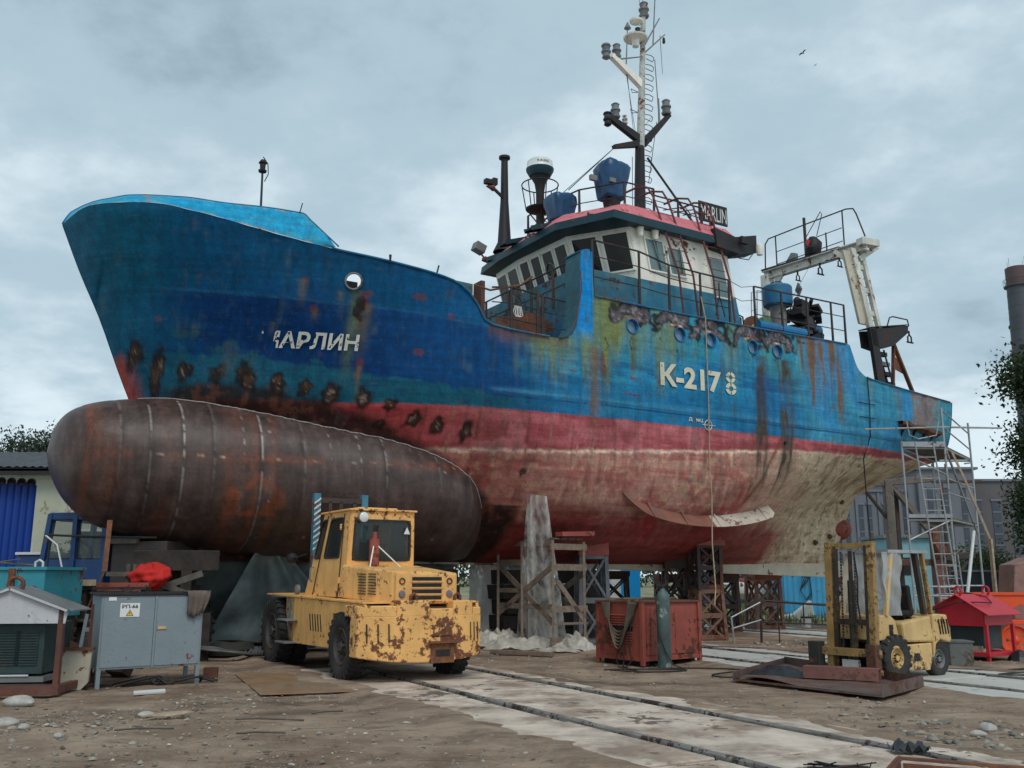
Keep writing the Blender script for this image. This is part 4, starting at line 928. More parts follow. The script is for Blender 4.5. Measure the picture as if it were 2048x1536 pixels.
M['mastgrey'] = mat('grey_white_mast', (.42, .43, .4), rust=.3, rs=5, streak=.3, scol=(.2, .18, .15))
def masts():
    m = group('main_mast', ship)
    g = B(); g.lathe([(.19, 0), (.18, .6), (.16, 2.2), (.14, 3.3)], tuple(q(15.3, 0, 11.0)), 'z', 10)
    for i, v in enumerate(g.v): g.v[i] = (v[0] + (v[2] - 11) * .03, v[1], v[2])
    g.out('lower_mast', 'black', m, smooth=True)
    g = B(); g.beam(q(15.15, .22, 11), q(15.35, .1, 14.2), .1, .1); g.out('mast_cable_tray', 'black', m)
    g = B(); g.lathe([(.125, 0), (.11, 1.5), (.085, 3), (.075, 4.5)], tuple(q(15.42, 0, 14.25)), 'z', 10)
    for i, v in enumerate(g.v): g.v[i] = (v[0] + (v[2] - 14.2) * .06, v[1], v[2])
    g.out('upper_mast', 'mastgrey', m, smooth=True)
    ax = lambda z: 15.3 + (z - 11) * .03 if z < 14.25 else 15.42 + (z - 14.2) * .06
    def light(s, z, mm='grey', p=0, k=1., hang=False):
        prof = [(.0, .0), (.13, .0), (.15, .05), (.11, .08), (.11, .2), (.15, .22), (.15, .26), (.11, .3), (.11, .4), (.13, .42), (.07, .47), (.0, .5)]
        g = B(); g.lathe([(r * k, zz * k * (-1 if hang else 1)) for r, zz in prof], tuple(q(s, p, z)), 'z', 12); o = g.out('navigation_light', mm, m, smooth=True)
        g = B(); g.lathe([(.095 * k, .09 * k), (.125 * k, .1 * k), (.125 * k, .19 * k), (.095 * k, .2 * k)], tuple(q(s, p, z if not hang else z - .29 * k)), 'z', 12); g.out('light_lens', 'glass', o, smooth=True)
    # lower arms
    def arm(a, b, w0, w1, mm, p=0.):
        a, b = q(a[0], p, a[1]), q(b[0], p, b[1])
        g = B(); d = (b - a).normalized(); n = Vector((-d.z, 0, d.x)); g.ext([a + n * w0 / 2, b + n * w1 / 2, b - n * w1 / 2, a - n * w0 / 2], (0, .16, 0)); g.out('crosstree_arm', mm, m)
    arm((15.6, 14.45), (14.15, 15.0), .26, .14, 'black', .08); arm((15.5, 14.4), (16.6, 15.65), .24, .12, 'black', .08); arm((15.4, 14.4), (14.4, 14.05), .2, .1, 'black', .08)
    light(14.2, 15.08, 'black', hang=True, k=.9); light(14.5, 15.0, 'grey'); light(14.85, 14.9, 'white', k=.6); light(16.5, 15.65, 'grey', k=1.05)
    arm((15.55, 16.35), (14.4, 17.0), .24, .16, 'cream', .08)
    light(14.2, 17.3, 'grey', hang=True, k=1.0); light(14.6, 17.0, 'grey', k=.95)
    g = B(); g.lathe([(0, .03), (.38, .0), (.36, -.04), (.12, -.1), (.1, -.3), (0, -.3)], tuple(q(15.35, 0, 17.9)), 'z', 20); g.out('mast_disc', 'cream', m, smooth=True)
    light(15.45, 17.95, 'black', k=.7); light(15.72, 18.72, 'grey', k=1.1)
    g = B(); g.lathe([(0, .0), (.22, .0), (.2, -.05), (0, -.1)], tuple(q(15.4, 0, 18.5)), 'z', 14); g.cyl(q(15.4, 0, 18.45), q(15.7, 0, 18.35), .025, n=6); g.out('antenna_disc', 'cream', m)
    for a, b, r in (((14.95, 16.75), (15.05, 18.2), .022), ((14.75, 17.0), (15.5, 17.3), .025), ((15.6, 17.4), (16.55, 18.4), .03), ((15.7, 17.75), (16.35, 18.9), .028), ((16.05, 17.9), (16.25, 20.2), .022), ((16.35, 18.3), (16.4, 17.0), .012), ((16.2, 15.4), (16.1, 17.4), .02), ((16.2, 15.3), (16.2, 16.1), .035), ((15.6, 19.0), (15.3, 20.6), .01), ((15.65, 19.0), (15.85, 20.6), .01)):
        g = B(); g.cyl(q(a[0], .0, a[1]), q(b[0], .0, b[1]), r, r * .7, 6); g.out('antenna_rod', 'grey', m)
    g = B(); g.lathe([(0, .2), (.03, .15), (.1, .0), (.11, -.03), (.02, -.06)], tuple(q(15.05, 0, 18.15)), 'z', 10); g.out('gps_antenna', 'grey', m)
    g = B(); g.lathe([(0, .0), (.04, -.05), (.05, -.2), (0, -.25)], tuple(q(16.5, 0, 18.3)), 'z', 8); g.out('hanging_float', 'black', m)
    # rung loops up the aft side
    z = 11.2
    k = 0
    while z < 17.6:
        s = ax(z) + .14; g = B(); wz = .38
        g.tube([q(s, 0, z), q(s + .26, .0, z - .03), q(s + wz - .08, 0, z + .04), q(s + wz - .06, 0, z + .13), q(s + .2, 0, z + .17), q(s, 0, z + .14)], .012, 5); g.out('climbing_rung', 'darkrail', m)
        if 14.4 < z < 16.5 and k % 2 == 0:
            g = B(); g.tube([q(s - .28, 0, z + .12), q(s - .5, 0, z + .05), q(s - .55, 0, z + .16), q(s - .28, 0, z + .13)], .011, 5); g.out('climbing_rung', 'darkrail', m)
        z += .34; k += 1
    # stays
    for a, b, r in ((q(15.6, .1, 13.95), q(17.0, 1.2, 11.0), .035), (q(14.4, 0, 14.0), q(11.9, 1.2, 11.7), .012), (q(14.4, 0, 14.0), q(12.0, .6, 11.75), .01), (q(15.1, 0, 13.9), q(14.3, .9, 11.2), .01), (q(14.95, 0, 16.9), q(15.2, .0, 14.5), .008), (q(14.9, 0, 16.9), q(15.3, .0, 14.4), .008), (q(15.0, .3, 11.0), q(15.2, .1, 12.4), .04), (q(16.1, 0, 15.3), q(15.7, 0, 13.2), .01), (q(15.2, 0, 14.5), q(15.9, 0, 15.4), .006)):
        g = B(); g.cyl(a, b, r, n=6); g.out('mast_stay', 'black', m)
    # exhaust-like starboard post
    vp = group('vent_mast', ship)
    g = B(); g.lathe([(.34, .0), (.32, .05), (.2, .3), (.12, 1.6), (.1, 2.9), (.17, 2.93), (.17, 3.0), (0, 3.02)], tuple(q(11.85, -2.0, 10.9)), 'z', 14); g.out('vent_pipe', 'black', vp, smooth=True)
    g = B(); g.beam(q(11.8, -1.95, 12.55), q(11.35, -1.95, 12.85), .07); g.box(q(11.3, -1.95, 12.95), (.3, .16, .14)); g.box(q(11.48, -1.95, 13.0), (.14, .14, .2)); g.out('horn_bracket', 'black', vp)
    g = B(); g.lathe([(.02, 0), (.05, .1), (.11, .24)], tuple(q(11.2, -1.95, 12.8)), 'x', 10); g.out('horn', 'maroon', vp)
    g = B()
    for k in range(3): g.tube([q(11.9 + .1 * k, -1.8, 10.95 + .05 * k), q(11.7, -.6 + .1 * k, 10.9), q(11.4, -.1 + .2 * k, 10.65)], .035, 5)
    g.out('bent_pipes', 'black', vp, kind='stuff')
    # radar pole with crow's-nest hoop
    rp = group('radar_post', ship)
    o = q(12.12, -.5, 0)
    g = B(); g.lathe([(.12, 10.9), (.12, 12.3), (.16, 12.55), (.28, 12.78)], tuple(o), 'z', 16); g.out('post', 'black', rp, smooth=True)
    g = B(); g.lathe([(.0, 12.72), (.3, 12.76), (.39, 12.92), (.4, 12.98)], tuple(o), 'z', 28); g.out('radome_base', 'darkteal', rp, smooth=True)
    g = B(); g.lathe([(.4, 12.98), (.375, 13.06), (.36, 13.2), (.3, 13.26), (0, 13.28)], tuple(o), 'z', 28); rd = g.out('radome', 'radome', rp, smooth=True)
    def fr(x, y, W, H_): a = -PI / 2 - 31.75 * PI / 180 + (x - W / 2) / .38 + .25; rr_ = .382 + .004; return Vector((o.x + rr_ * math.cos(a), o.y + rr_ * math.sin(a), 13.07 + y))
    lettering('FURUNO', 1, fr, 'radome_print', 'black', rd, width=.36, height=.07, bold=.01, step=.06)
    g = B(); g.lathe([(0, 11.62), (.1, 11.62), (.4, 11.75), (.42, 11.79), (.1, 11.82)], tuple(o), 'z', 24); g.out('nest_plate', 'black', rp)
    g = B(); g.tube([o + Vector((.52 * math.cos(a), .52 * math.sin(a), 12.5)) for a in np.linspace(0, 2 * PI, 25)[:-1]], .018, 6, closed=True); g.out('nest_hoop', 'black', rp, smooth=True)
    for k in range(6):
        a = k * PI / 3 + .3; g = B(); g.cyl(o + Vector((.4 * math.cos(a), .4 * math.sin(a), 11.78)), o + Vector((.52 * math.cos(a), .52 * math.sin(a), 12.5)), .016, n=5); g.out('hoop_strut', 'black', rp)
    for k in range(3):
        a = k * 2.1; g = B(); g.cyl(o + Vector((.32 * math.cos(a), .32 * math.sin(a), 11.7)), o + Vector((.1 * math.cos(a), .1 * math.sin(a), 11.4)), .02, n=5); g.out('plate_strut', 'black', rp)
    for k in range(6): 
        g = B(); g.tube([q(12.2, -.5, 11.0 + .18 * k), q(12.45, -.5, 11.0 + .18 * k), q(12.45, -.5, 11.08 + .18 * k), q(12.2, -.5, 11.1 + .18 * k)], .012, 4); g.out('climbing_rung', 'black', rp)
    # bow light staff
    bl = group('bow_light_staff', ship)
    g = B(); g.cyl(q(4.1, 0, 7.0), q(4.06, 0, 10.85), .04, .025, 8); g.out('staff', 'darkteal', bl)
    g = B(); g.lathe([(0, 0), (.09, 0), (.1, .04), (.06, .06), (.07, .2), (.1, .22), (.05, .3), (0, .31)], tuple(q(4.06, 0, 10.82)), 'z', 12); g.out('bow_lamp', 'black', bl, smooth=True)
    g = B(); g.tube([q(4.12, 0, 10.6), q(4.2, 0, 10.8), q(4.18, 0, 11.05), q(4.06, 0, 11.2)], .012, 5); g.out('lamp_guard', 'black', bl)
    g = B(); g.cyl(q(4.23, 2.3, 9.08), q(4.28, 2.3, 9.3), .012, n=5); g.out('bulwark_pin', 'black', ship)
    g = B(); g.cyl(q(6.0, 3.0, 8.1), q(6.0, 3.0, 8.27), .018, .03, n=6); g.out('bulwark_pin', 'black', ship)
    g = B(); g.cyl(q(7.05, 3.1, 8.0), q(7.1, 3.1, 8.2), .018, n=6); g.out('bulwark_pin', 'black', ship)
    # floodlight on the starboard roof edge
    fl = group('floodlight', ship)
    g = B(); g.box(q(11.45, -2.8, 11.2), (.34, .3, .26), ry=.35); g.out('floodlight_head', 'grey', fl, bevel=.01)
    g = B(); g.beam(q(11.5, -2.8, 11.05), q(11.8, -2.7, 10.7), .04); g.box(q(11.75, -2.75, 10.85), (.35, .2, .1), ry=.2); g.out('floodlight_bracket', 'maroon', fl)
    g = B(); g.box(q(12.2, 1.9, 11.85), (.2, .1, .14)); g.out('small_floodlight', 'grey', ship)
    # hatch coaming block standing behind the bow bulwark
    g = B(); g.ext([q(8.3, -.3, 7.0), q(9.85, -.3, 7.0), q(9.85, -.3, 9.15), q(8.45, -.3, 9.2), q(8.0, -.3, 9.0)], (0, 1.6, 0)); g.out('companion_hatch', 'frontwall', ship)
    g = B(); g.bx(9.87, 9.99, -.1, .3, 7.0, 9.15); g.out('hatch_frame', 'rust', ship)
    g = B(); g.box(q(10.2, 1.5, 7.4), (.7, 1.0, .9), rz=.3); g.box(q(9.5, 2.0, 7.1), (.9, .5, .4), ry=.4); g.out('deck_scrap', 'rust', ship, kind='stuff')
masts()

_cream = M['cream']; M['mastgrey2'] = mat('gantry_paint', (.55, .55, .49), rust=.28, rs=4, streak=.35, scol=(.3, .25, .18))
def covers():
    def wrapped(name, label, c, w, d, h, seed, parent_rz):
        rnd = random.Random(seed); n = 28; prof = [(.6, 0), (.74, .03), (.78, .1), (.84, .35), (.94, .6), (1.0, .84), (.86, .93), (.6, 1.0), (0, 1.0)]
        P = []
        for r, t in prof:
            row = []
            for i in range(n + 1):
                a = 2 * PI * (i % n) / n; cx, sy = math.cos(a), math.sin(a); k = 1 / max(abs(cx), abs(sy)) ** .9
                wob = 1 + .06 * math.sin(5 * a + seed + 3 * t) * (1 if r > .2 else 0) + .035 * math.sin(11 * a + seed * 2 - 9 * t) + .03 * math.sin(t * 14 + 2 * a)
                row.append((w / 2 * r * cx * k * wob, d / 2 * r * sy * k * wob, t * h + .02 * math.sin(3 * a + seed)))
            P.append(row)
        g = B(); g.grid(P); return g
    def place(s, p): return (B0[0] + .850352 * s + .526214 * p, B0[1] + .526214 * s - .850352 * p)
    for (s, p, z, w, d, h, sd_, lab) in ((13.5, 1.0, 11.8, .85, .8, 1.15, 2, 'tall blue tarpaulin cover tied over a deck light on the wheelhouse roof, nearest the mast'), (12.05, .6, 11.0, .75, .75, .8, 5, 'crumpled blue tarpaulin bundle low behind the wheelhouse roof rail')):
        x, y = place(s, p)
        t = thing('tarpaulin_cover', lab, 'tarpaulin', (x, y, z), SHIP_ANG)
        g = wrapped('c', '', None, w, d, h, sd_, 0); g.out('cover', 'tarp', t, smooth='all')
        if sd_ == 2:
            g = B(); g.lathe([(.1, -.3), (.22, -.22), (.26, 0.02), (.2, .1)], (0, 0, 0), 'z', 14); g.out('lamp_base', 'black', t, smooth=True)
            for dx_, dy_ in ((-.25, -.2), (.25, -.2), (-.25, .2), (.25, .2)):
                g = B(); g.cyl((dx_ * .7, dy_ * .7, -.2), (dx_, dy_, -.72), .025, n=6); g.out('stand_leg', 'black', t)
            g = B(); g.box((-.26, -.4, .42), (.2, .04, .12)); g.out('label_patch', 'grey', t)
covers()

def gantry():
    M['cream'], keep = M['mastgrey2'], M['cream']
    gt = group('stern_gantry', ship)
    # far leg
    g = B(); g.ext([q(21.1, -.55, 6.9), q(21.5, -.55, 6.9), q(21.45, -.55, 11.45), q(21.15, -.55, 11.45)], (0, .3, 0)); g.out('gantry_leg', 'cream', gt)
    g = B(); g.ext([q(21.25, -.35, 11.4), q(21.25, .1, 11.4), q(21.25, -.35, 10.9)], (.1, 0, 0)); g.out('corner_gusset', 'cream', gt)
    # beam across
    a, b = q(21.3, -.8, 11.58), q(21.45, 3.15, 11.5)
    g = B(); g.beam(a, b, .3, .035, up=(0, 0, 1)); g.beam(a - Vector((0, 0, .26)), b - Vector((0, 0, .26)), .22, .03); g.beam(a - Vector((0, 0, .13)), b - Vector((0, 0, .13)), .05, .24); g.out('gantry_beam', 'cream', gt)
    g = B(); g.beam(a + Vector((.05, 0, .05)), b + Vector((.05, .9, .05)), .46, .04); g.out('beam_walkway', 'black', gt)
    g = B(); g.beam(b + Vector((-.2, .1, -.02)), b + Vector((.45, 0, -.02)), .26, .2); g.out('beam_end', 'cream', gt)
    # near leg, cream upper part, black lower part
    def leg(s0, s1, p, z0, z1, w0, w1, m, nm):
        g = B(); g.ext([q(s0 - w0 / 2, p, z0), q(s0 + w0 / 2, p, z0), q(s1 + w1 / 2, p, z1), q(s1 - w1 / 2, p, z1)], (0, .12, 0)); return g.out(nm, m, gt)
    leg(21.75, 21.15, 2.9, 8.8, 11.3, .2, .2, 'cream', 'gantry_leg'); leg(22.15, 21.55, 2.9, 8.8, 11.3, .14, .14, 'cream', 'gantry_leg')
    for z in (9.3, 10.0, 10.7):
        g = B(); s = 21.9 - (z - 8.8) * .24; g.bx(s - .2, s + .25, -2.86, -2.8, z, z + .14); g.out('leg_batten', 'cream', gt)
    g = B(); g.bx(21.2, 22.1, -2.82, -2.74, 9.0, 11.2); 
    for i, v in enumerate(g.v): g.v[i] = (v[0] - (v[2] - 9.) * .24 + .1 - (.35 if v[0] > 21.6 else 0), v[1], v[2])
    g.out('leg_web', 'skeg', gt)
    g = B(); g.beam(q(21.4, 2.85, 11.0), q(22.15, 2.95, 11.5), .16, .16); g.out('knee_brace', 'cream', gt)
    g = B(); g.beam(q(21.05, 2.3, 11.35), q(21.2, 2.85, 10.75), .12, .12); g.out('knee_brace', 'cream', gt)
    leg(21.95, 21.72, 2.95, 7.0, 8.85, .34, .3, 'black', 'gantry_foot')
    leg(22.75, 22.2, 2.6, 7.0, 8.7, .16, .16, 'black', 'gantry_foot')
    for z in (7.25, 7.55, 7.85, 8.15, 8.45):
        g = B(); s = 22.0 + (8.8 - z) * .3; g.bx(s, s + .35, -2.75, -2.6, z, z + .12); g.out('foot_step', 'black' if z != 7.85 else 'grey', gt)
    # outrigger arm pointing aft, with shackle
    for p in (2.95, 2.55):
        g = B(); g.ext([q(21.6, p, 8.85), q(21.65, p, 8.35), q(22.1, p, 8.3), q(22.6, p, 8.45), q(23.35, p, 8.95), q(23.4, p, 9.2), q(22.4, p, 8.98)], (0, .04, 0)); g.out('outrigger_plate', 'black', gt)
    g = B(); g.ext([q(21.6, 2.5, 8.87), q(21.6, 3.0, 8.87), q(23.35, 2.95, 9.2), q(23.35, 2.6, 9.2)], (0, 0, .03)); g.out('outrigger_top', 'black', gt)
    g = B(); g.tube([q(22.3, 3.0, 9.0), q(22.45, 3.0, 9.3), q(22.6, 3.0, 9.35), q(23.3, 3.0, 9.35), q(23.35, 3, 9.15)], .022, 5); g.out('arm_rail', 'black', gt)
    def shackle(s, p, z, k=1.):
        g = B(); g.tube([q(s - .07 * k, p, z - .2 * k), q(s - .07 * k, p, z - .06 * k), q(s, p, z), q(s + .07 * k, p, z - .06 * k), q(s + .07 * k, p, z - .2 * k)], .022 * k, 5); g.cyl(q(s - .11 * k, p, z - .2 * k), q(s + .13 * k, p, z - .2 * k), .022 * k, n=6); g.cyl(q(s, p, z), q(s, p, z + .12), .03, n=6); g.out('shackle', 'black', gt, kind='stuff')
    shackle(23.4, 2.95, 8.9, 1.2)
    for p_, k in ((.55, 1.), (1.45, 1.2), (2.2, 1.)): shackle(21.35, p_, 11.15, k)
    g = B(); g.lathe([(0, -.03), (.12, -.03), (.12, .03), (0, .03)], tuple(q(21.35, .55, 10.62)), 'x', 4); g.ext([q(21.32, .55, 10.88), q(21.32, .68, 10.65), q(21.32, .55, 10.42), q(21.32, .42, 10.65)], (.06, 0, 0)); g.out('pulley_block', 'grey', gt, kind='stuff')
    g = B(); g.cyl(q(21.4, 1.0, 11.3), q(21.3, .3, 10.4), .007, n=4); g.out('fall_wire', 'grey', gt)
    # braces
    g = B(); g.beam(q(22.95, 2.7, 8.6), q(22.65, 2.75, 7.0), .11, .05); g.out('brace', 'rust', gt)
    g = B(); g.beam(q(22.95, 2.7, 8.6), q(23.7, 2.75, 7.0), .12, .06); g.out('brace', 'rust', gt)
    g = B(); g.ext([q(22.88, 2.68, 8.3), q(23.2, 2.68, 8.1), q(23.4, 2.68, 7.7), q(22.85, 2.68, 7.85)], (0, .02, 0)); g.out('brace_plate', 'rust', gt)
    g = B(); g.cyl(q(22.25, 2.85, 8.3), q(22.6, 2.85, 7.15), .03, n=6); g.out('brace', 'black', gt)
    # ladder on the near leg, small ladder on the far one
    for a, b in (((21.95, 11.0), (22.45, 8.95)),):
        for d in (0, .3): g = B(); g.cyl(q(a[0] + d * .4 + .02, 2.6 - d, a[1]), q(b[0] + d * .4, 2.6 - d, b[1]), .018, n=6); g.out('ladder_stringer', 'galv', gt)
        for k in range(8): f = (k + .5) / 8; s = a[0] + (b[0] - a[0]) * f; z = a[1] + (b[1] - a[1]) * f; g = B(); g.cyl(q(s, 2.6, z), q(s + .12, 2.3, z), .012, n=5); g.out('ladder_rung', 'galv', gt)
    for d in (0, .25): g = B(); g.tube([q(20.95 + .3, -.8, 10.9), q(20.9 + d * .0, -.8 - d, 10.9), q(20.75, -.8 - d, 8.5)], .02, 5); g.out('ladder_stringer', 'galv', gt)
    for k in range(6): g = B(); g.cyl(q(20.85, -.8, 10.6 - k * .35), q(20.85, -1.05, 10.6 - k * .35), .012, n=5); g.out('ladder_rung', 'galv', gt)
    # railing on the beam
    A = lambda p, h: q(21.35 + (p + .8) * .03, p, 11.62 + h)
    g = B(); g.tube([A(-.8, 0), A(-.75, .95), A(-.6, 1.1), A(1.0, 1.12), A(2.5, 1.12), A(2.75, 1.05), A(2.85, .85), A(3.1, .05)], .024, 6); rl = g.out('railing', 'darkrail', gt, smooth=True)
    for h in (.55, .12): g = B(); g.tube([A(-.3, h), A(2.3, h + .02)], .015, 5); g.out('mid_rail', 'darkrail', rl)
    for p_, h in ((-.3, 1.1), (.9, 1.35), (1.7, .6), (2.35, 1.1)): g = B(); g.cyl(A(p_, 0), A(p_, h), .024 if p_ != .9 else .05, n=6); g.out('rail_post', 'darkrail', rl)
    g = B(); g.lathe([(0, 0), (.2, .02), (.26, .2), (.25, .4), (.16, .52), (.1, .6), (0, .62)], tuple(A(1.2, 0)), 'z', 14)
    for i, v in enumerate(g.v): g.v[i] = (v[0] + .03 * math.sin(v[2] * 20), v[1] * 1.0 + .02 * math.sin(v[2] * 17), v[2])
    lm = g.out('bagged_lamp', 'black', gt, smooth=True)
    g = B(); g.ext([A(1.2, .5) + Vector((-.25, 0, 0)), A(1.3, .38) + Vector((-.27, 0, 0)), A(1.22, .25) + Vector((-.27, 0, 0)), A(1.1, .4) + Vector((-.26, 0, 0))], (.03, 0, 0)); g.out('bag_patch', 'red', lm)
    g = B(); g.tube([A(.95, .7), A(1.55, 1.35), A(1.6, 1.25), A(1.35, .6)], .014, 5); g.out('hook_frame', 'darkrail', gt)
    g = B(); g.ext([A(.05, .08), A(.45, .08), A(.45, .3), A(.3, .35)], (.15, 0, 0)); g.out('floodlight_head', 'grey', gt)
gantry()
M['cream'] = _cream

def aft_machinery():
    w = group('vent_trunk', ship)
    o = q(19.3, 1.5, 0)
    g = B(); g.lathe([(.24, 8.0), (.24, 9.55)], tuple(o), 'z', 20); g.out('trunk', 'grey', w, smooth=True)
    g = B(); g.lathe([(.2, 9.52), (.42, 9.55), (.44, 9.62), (.44, 10.1), (.4, 10.15), (0, 10.17)], tuple(o), 'z', 24); g.out('mushroom_cap', 'teal', w, smooth=True)
    g = B(); g.tube([o + Vector((.16 * math.cos(a), .16 * math.sin(a), 10.26)) for a in np.linspace(0, 2 * PI, 17)[:-1]], .015, 5, closed=True); g.cyl(o + Vector((0, 0, 10.15)), o + Vector((0, 0, 10.27)), .02, n=6); g.out('cap_handwheel', 'black', w, kind='stuff')
    n = group('net_winch', ship)
    g = B(); g.lathe([(0, -.05), (.42, -.05), (.42, .05), (0, .05)], tuple(q(18.75, 1.0, 8.85)), 'y', 24); g.out('drum_flange', 'rust', n)
    g = B(); g.cyl(q(18.75, .2, 8.85), q(18.75, 1.3, 8.85), .16, n=14); g.out('winch_drum', 'ochre', n)
    M['green'] = mat('green_machine_paint', (.06, .2, .09), rust=.3, rs=6)
    g = B(); g.bx(18.45, 18.8, -1.75, -1.4, 8.0, 8.9); g.lathe([(0, -.12), (.2, -.1), (.2, .1), (0, .12)], tuple(q(18.6, 1.6, 8.9)), 'y', 14); g.out('winch_gearbox', 'green', n, kind='stuff')
    g = B(); g.bx(17.9, 18.5, -1.9, -1.2, 8.0, 8.4); g.out('winch_base', 'blue', n)
    g = B(); rnd = random.Random(4)
    for k in range(60):
        c = q(20.15 + rnd.uniform(-.5, .5), 1.6 + rnd.uniform(-.4, .45), 8.1 + rnd.random() * 1.45 * (1 if k % 3 else .6))
        if k % 2: g.cyl(c, c + Vector((rnd.uniform(-.3, .3), rnd.uniform(-.3, .3), rnd.uniform(-.2, .3))), rnd.uniform(.06, .18), n=8)
        else: g.box(c, (rnd.uniform(.12, .4), rnd.uniform(.12, .4), rnd.uniform(.1, .35)), rz=rnd.random(), ry=rnd.random() * .6)
    g.tube([q(20.3, 1.6, 9.4), q(20.55, 1.6, 9.5), q(20.7, 1.6, 9.45), q(20.65, 1.6, 8.9)], .02, 5)
    g.tube([q(19.7, 1.6, 9.4), q(19.8, 1.6, 9.75), q(20.0, 1.6, 9.8), q(20.2, 1.6, 9.5)], .02, 5)
    g.out('hydraulic_engine', 'black', ship, kind='stuff')
    g = B(); g.cyl(q(20.4, 1.7, 8.9), q(20.75, 1.7, 8.9), .2, n=14); g.out('engine_motor', 'teal', ship)
    g = B(); g.cyl(q(16.75, 2.3, 8.0), q(16.75, 2.3, 8.35), .11, n=10); g.cyl(q(16.75, 2.3, 8.35), q(16.75, 2.3, 8.62), .14, n=6); g.out('vent_cowl', 'black', ship, kind='stuff')
    g = B(); g.tube([q(16.9, 2.0, 8.9), q(17.3, 2.0, 8.8), q(17.35, 2, 8.0)], .025, 5); g.out('handrail', 'black', ship)
    # long blue pipe lying along the deck edge
    g = B(); g.cyl(q(16.6, 3.2, 8.2), q(18.4, 3.2, 8.2), .13, n=12); g.out('deck_pipe', 'blue', ship)
    # stern sponson ledge, twisted
    g = B()
    for k in range(7):
        s = 22.2 + k * .33; dz = -.04 * (k % 2) - .02 * k
    P = []
    for k in range(9):
        s = 22.15 + k * .27; p0 = hull_p(s, 6.0); w_ = .18 + .06 * math.sin(k * 1.7); P.append([q(s, p0 - .02, 6.08 - k * .015), q(s, p0 + w_, 6.06 - k * .015 + .03 * math.sin(k * 2.2)), q(s, p0 + w_ - .02, 5.98 - k * .015), q(s, p0 - .02, 5.93 - k * .02)])
    g.grid(P); g.out('stern_ledge', 'rust', ship, solid=.01)
    for s in (22.35, 23.0, 23.6, 24.1): g = B(); g.ext([q(s, hull_p(s, 5.8) - .02, 5.98), q(s, hull_p(s, 5.9) + .16, 5.96), q(s, hull_p(s, 5.6) - .01, 5.65)], (.03, 0, 0)); g.out('ledge_bracket', 'black', ship)
    # bilge keel
    st = np.linspace(12.03, 17.6, 40); g = B(); P = []
    for s in st:
        f = (s - 12.03) / 5.57; z0 = 3.5 - 1.2 * (f - f * f) ** .85 * 1.25 * (1 - .12 * f); p0 = hull_p(s, z0 + .06)
        w_ = .36 * min(1, (f * 9) ** .7) * (1 if f < .965 else max(.1, (1 - f) / .035))
        top = z0 + .05; P.append([q(s, p0 - .06, top + .06), q(s, p0 + w_ * .75, top - w_ * .8), q(s, p0 + w_ * .75 - .03, top - w_ * .8 - .01), q(s, p0 - .06, top)])
    k = 22
    g.grid(P[:k]); g.out('bilge_keel', 'bkrust', ship); g = B(); g.grid(P[k - 1:]); g.out('bilge_keel', 'bkcream', ship)
    for i in (6, 14, 22, 35): a, b_, _, _ = P[i]; g = B(); g.ext([a + Vector((0, 0, .1)), b_ + Vector((0, 0, .02)), a.lerp(b_, .9) + Vector((0, 0, -.0)), a + Vector((0, 0, -.02))], (.035, 0, 0)); g.out('bilge_keel_rib', 'bkrust' if i < 20 else 'bkcream', ship)
    # shell markings: square welded frame marks aft
    # hanging hoses and ropes down the side
    g = B(); g.tube([hp(20.66, 7.2, .03), hp(20.7, 6.4, .03), hp(20.72, 5.5, .04), hp(20.75, 4.9, .05), q(20.9, 2.9, 4.0), q(20.95, 2.9, 2.4)], .018, 5); g.out('hanging_hose', 'black', ship, smooth=True)
    for z, s0, s1 in ((6.42, 20.2, 21.0), (6.02, 20.25, 20.95)): g = B(); g.tube([hp(s0, z, .012), hp((s0 + s1) / 2, z, .012), hp(s1, z, .012)], .012, 4); g.out('welded_strip', 'black', ship)
    g = B(); g.tube([q(14.45, 3.36, 8.6), hp(14.5, 8.0, .04), hp(14.5, 7.0, .03), hp(14.5, 6.0, .03), hp(14.5, 5.3, .03), hp(14.52, 4.4, .04), q(14.55, 3.35, 3.6), q(14.45, 3.4, 2.4), q(14.5, 3.4, 1.35), q(14.35, 3.5, .95)], .017, 5); g.out('hanging_rope', 'palewood', ship, smooth=True)
    g = B(); g.tube([q(9.1, 3.3, 7.7), q(9.1, 3.3, 7.7)], .01, 4) if False else None
    g = B(); g.tube([q(10.62, 3.44, 8.6), q(10.66, 3.44, 8.2), q(10.5, 3.43, 7.4), q(10.35, 3.42, 7.1)], .014, 5); g.out('pillar_hose', 'maroon', ship)
    g = B(); g.lathe([(0, 0), (.05, .01), (.05, .05), (0, .06)], tuple(hp(17.2, 5.05, .05)), 'y', 10); g.out('discharge_plug', 'black', ship)
M['bkrust'] = mat('rusty_bilge_keel', (.22, .09, .06), rust=.4, rs=2, rcol=(.18, .1, .09), var=.25)
M['bkcream'] = mat('cream_bilge_keel', (.5, .44, .36), rust=.3, rs=3, rcol=(.2, .1, .08), var=.15)
aft_machinery()
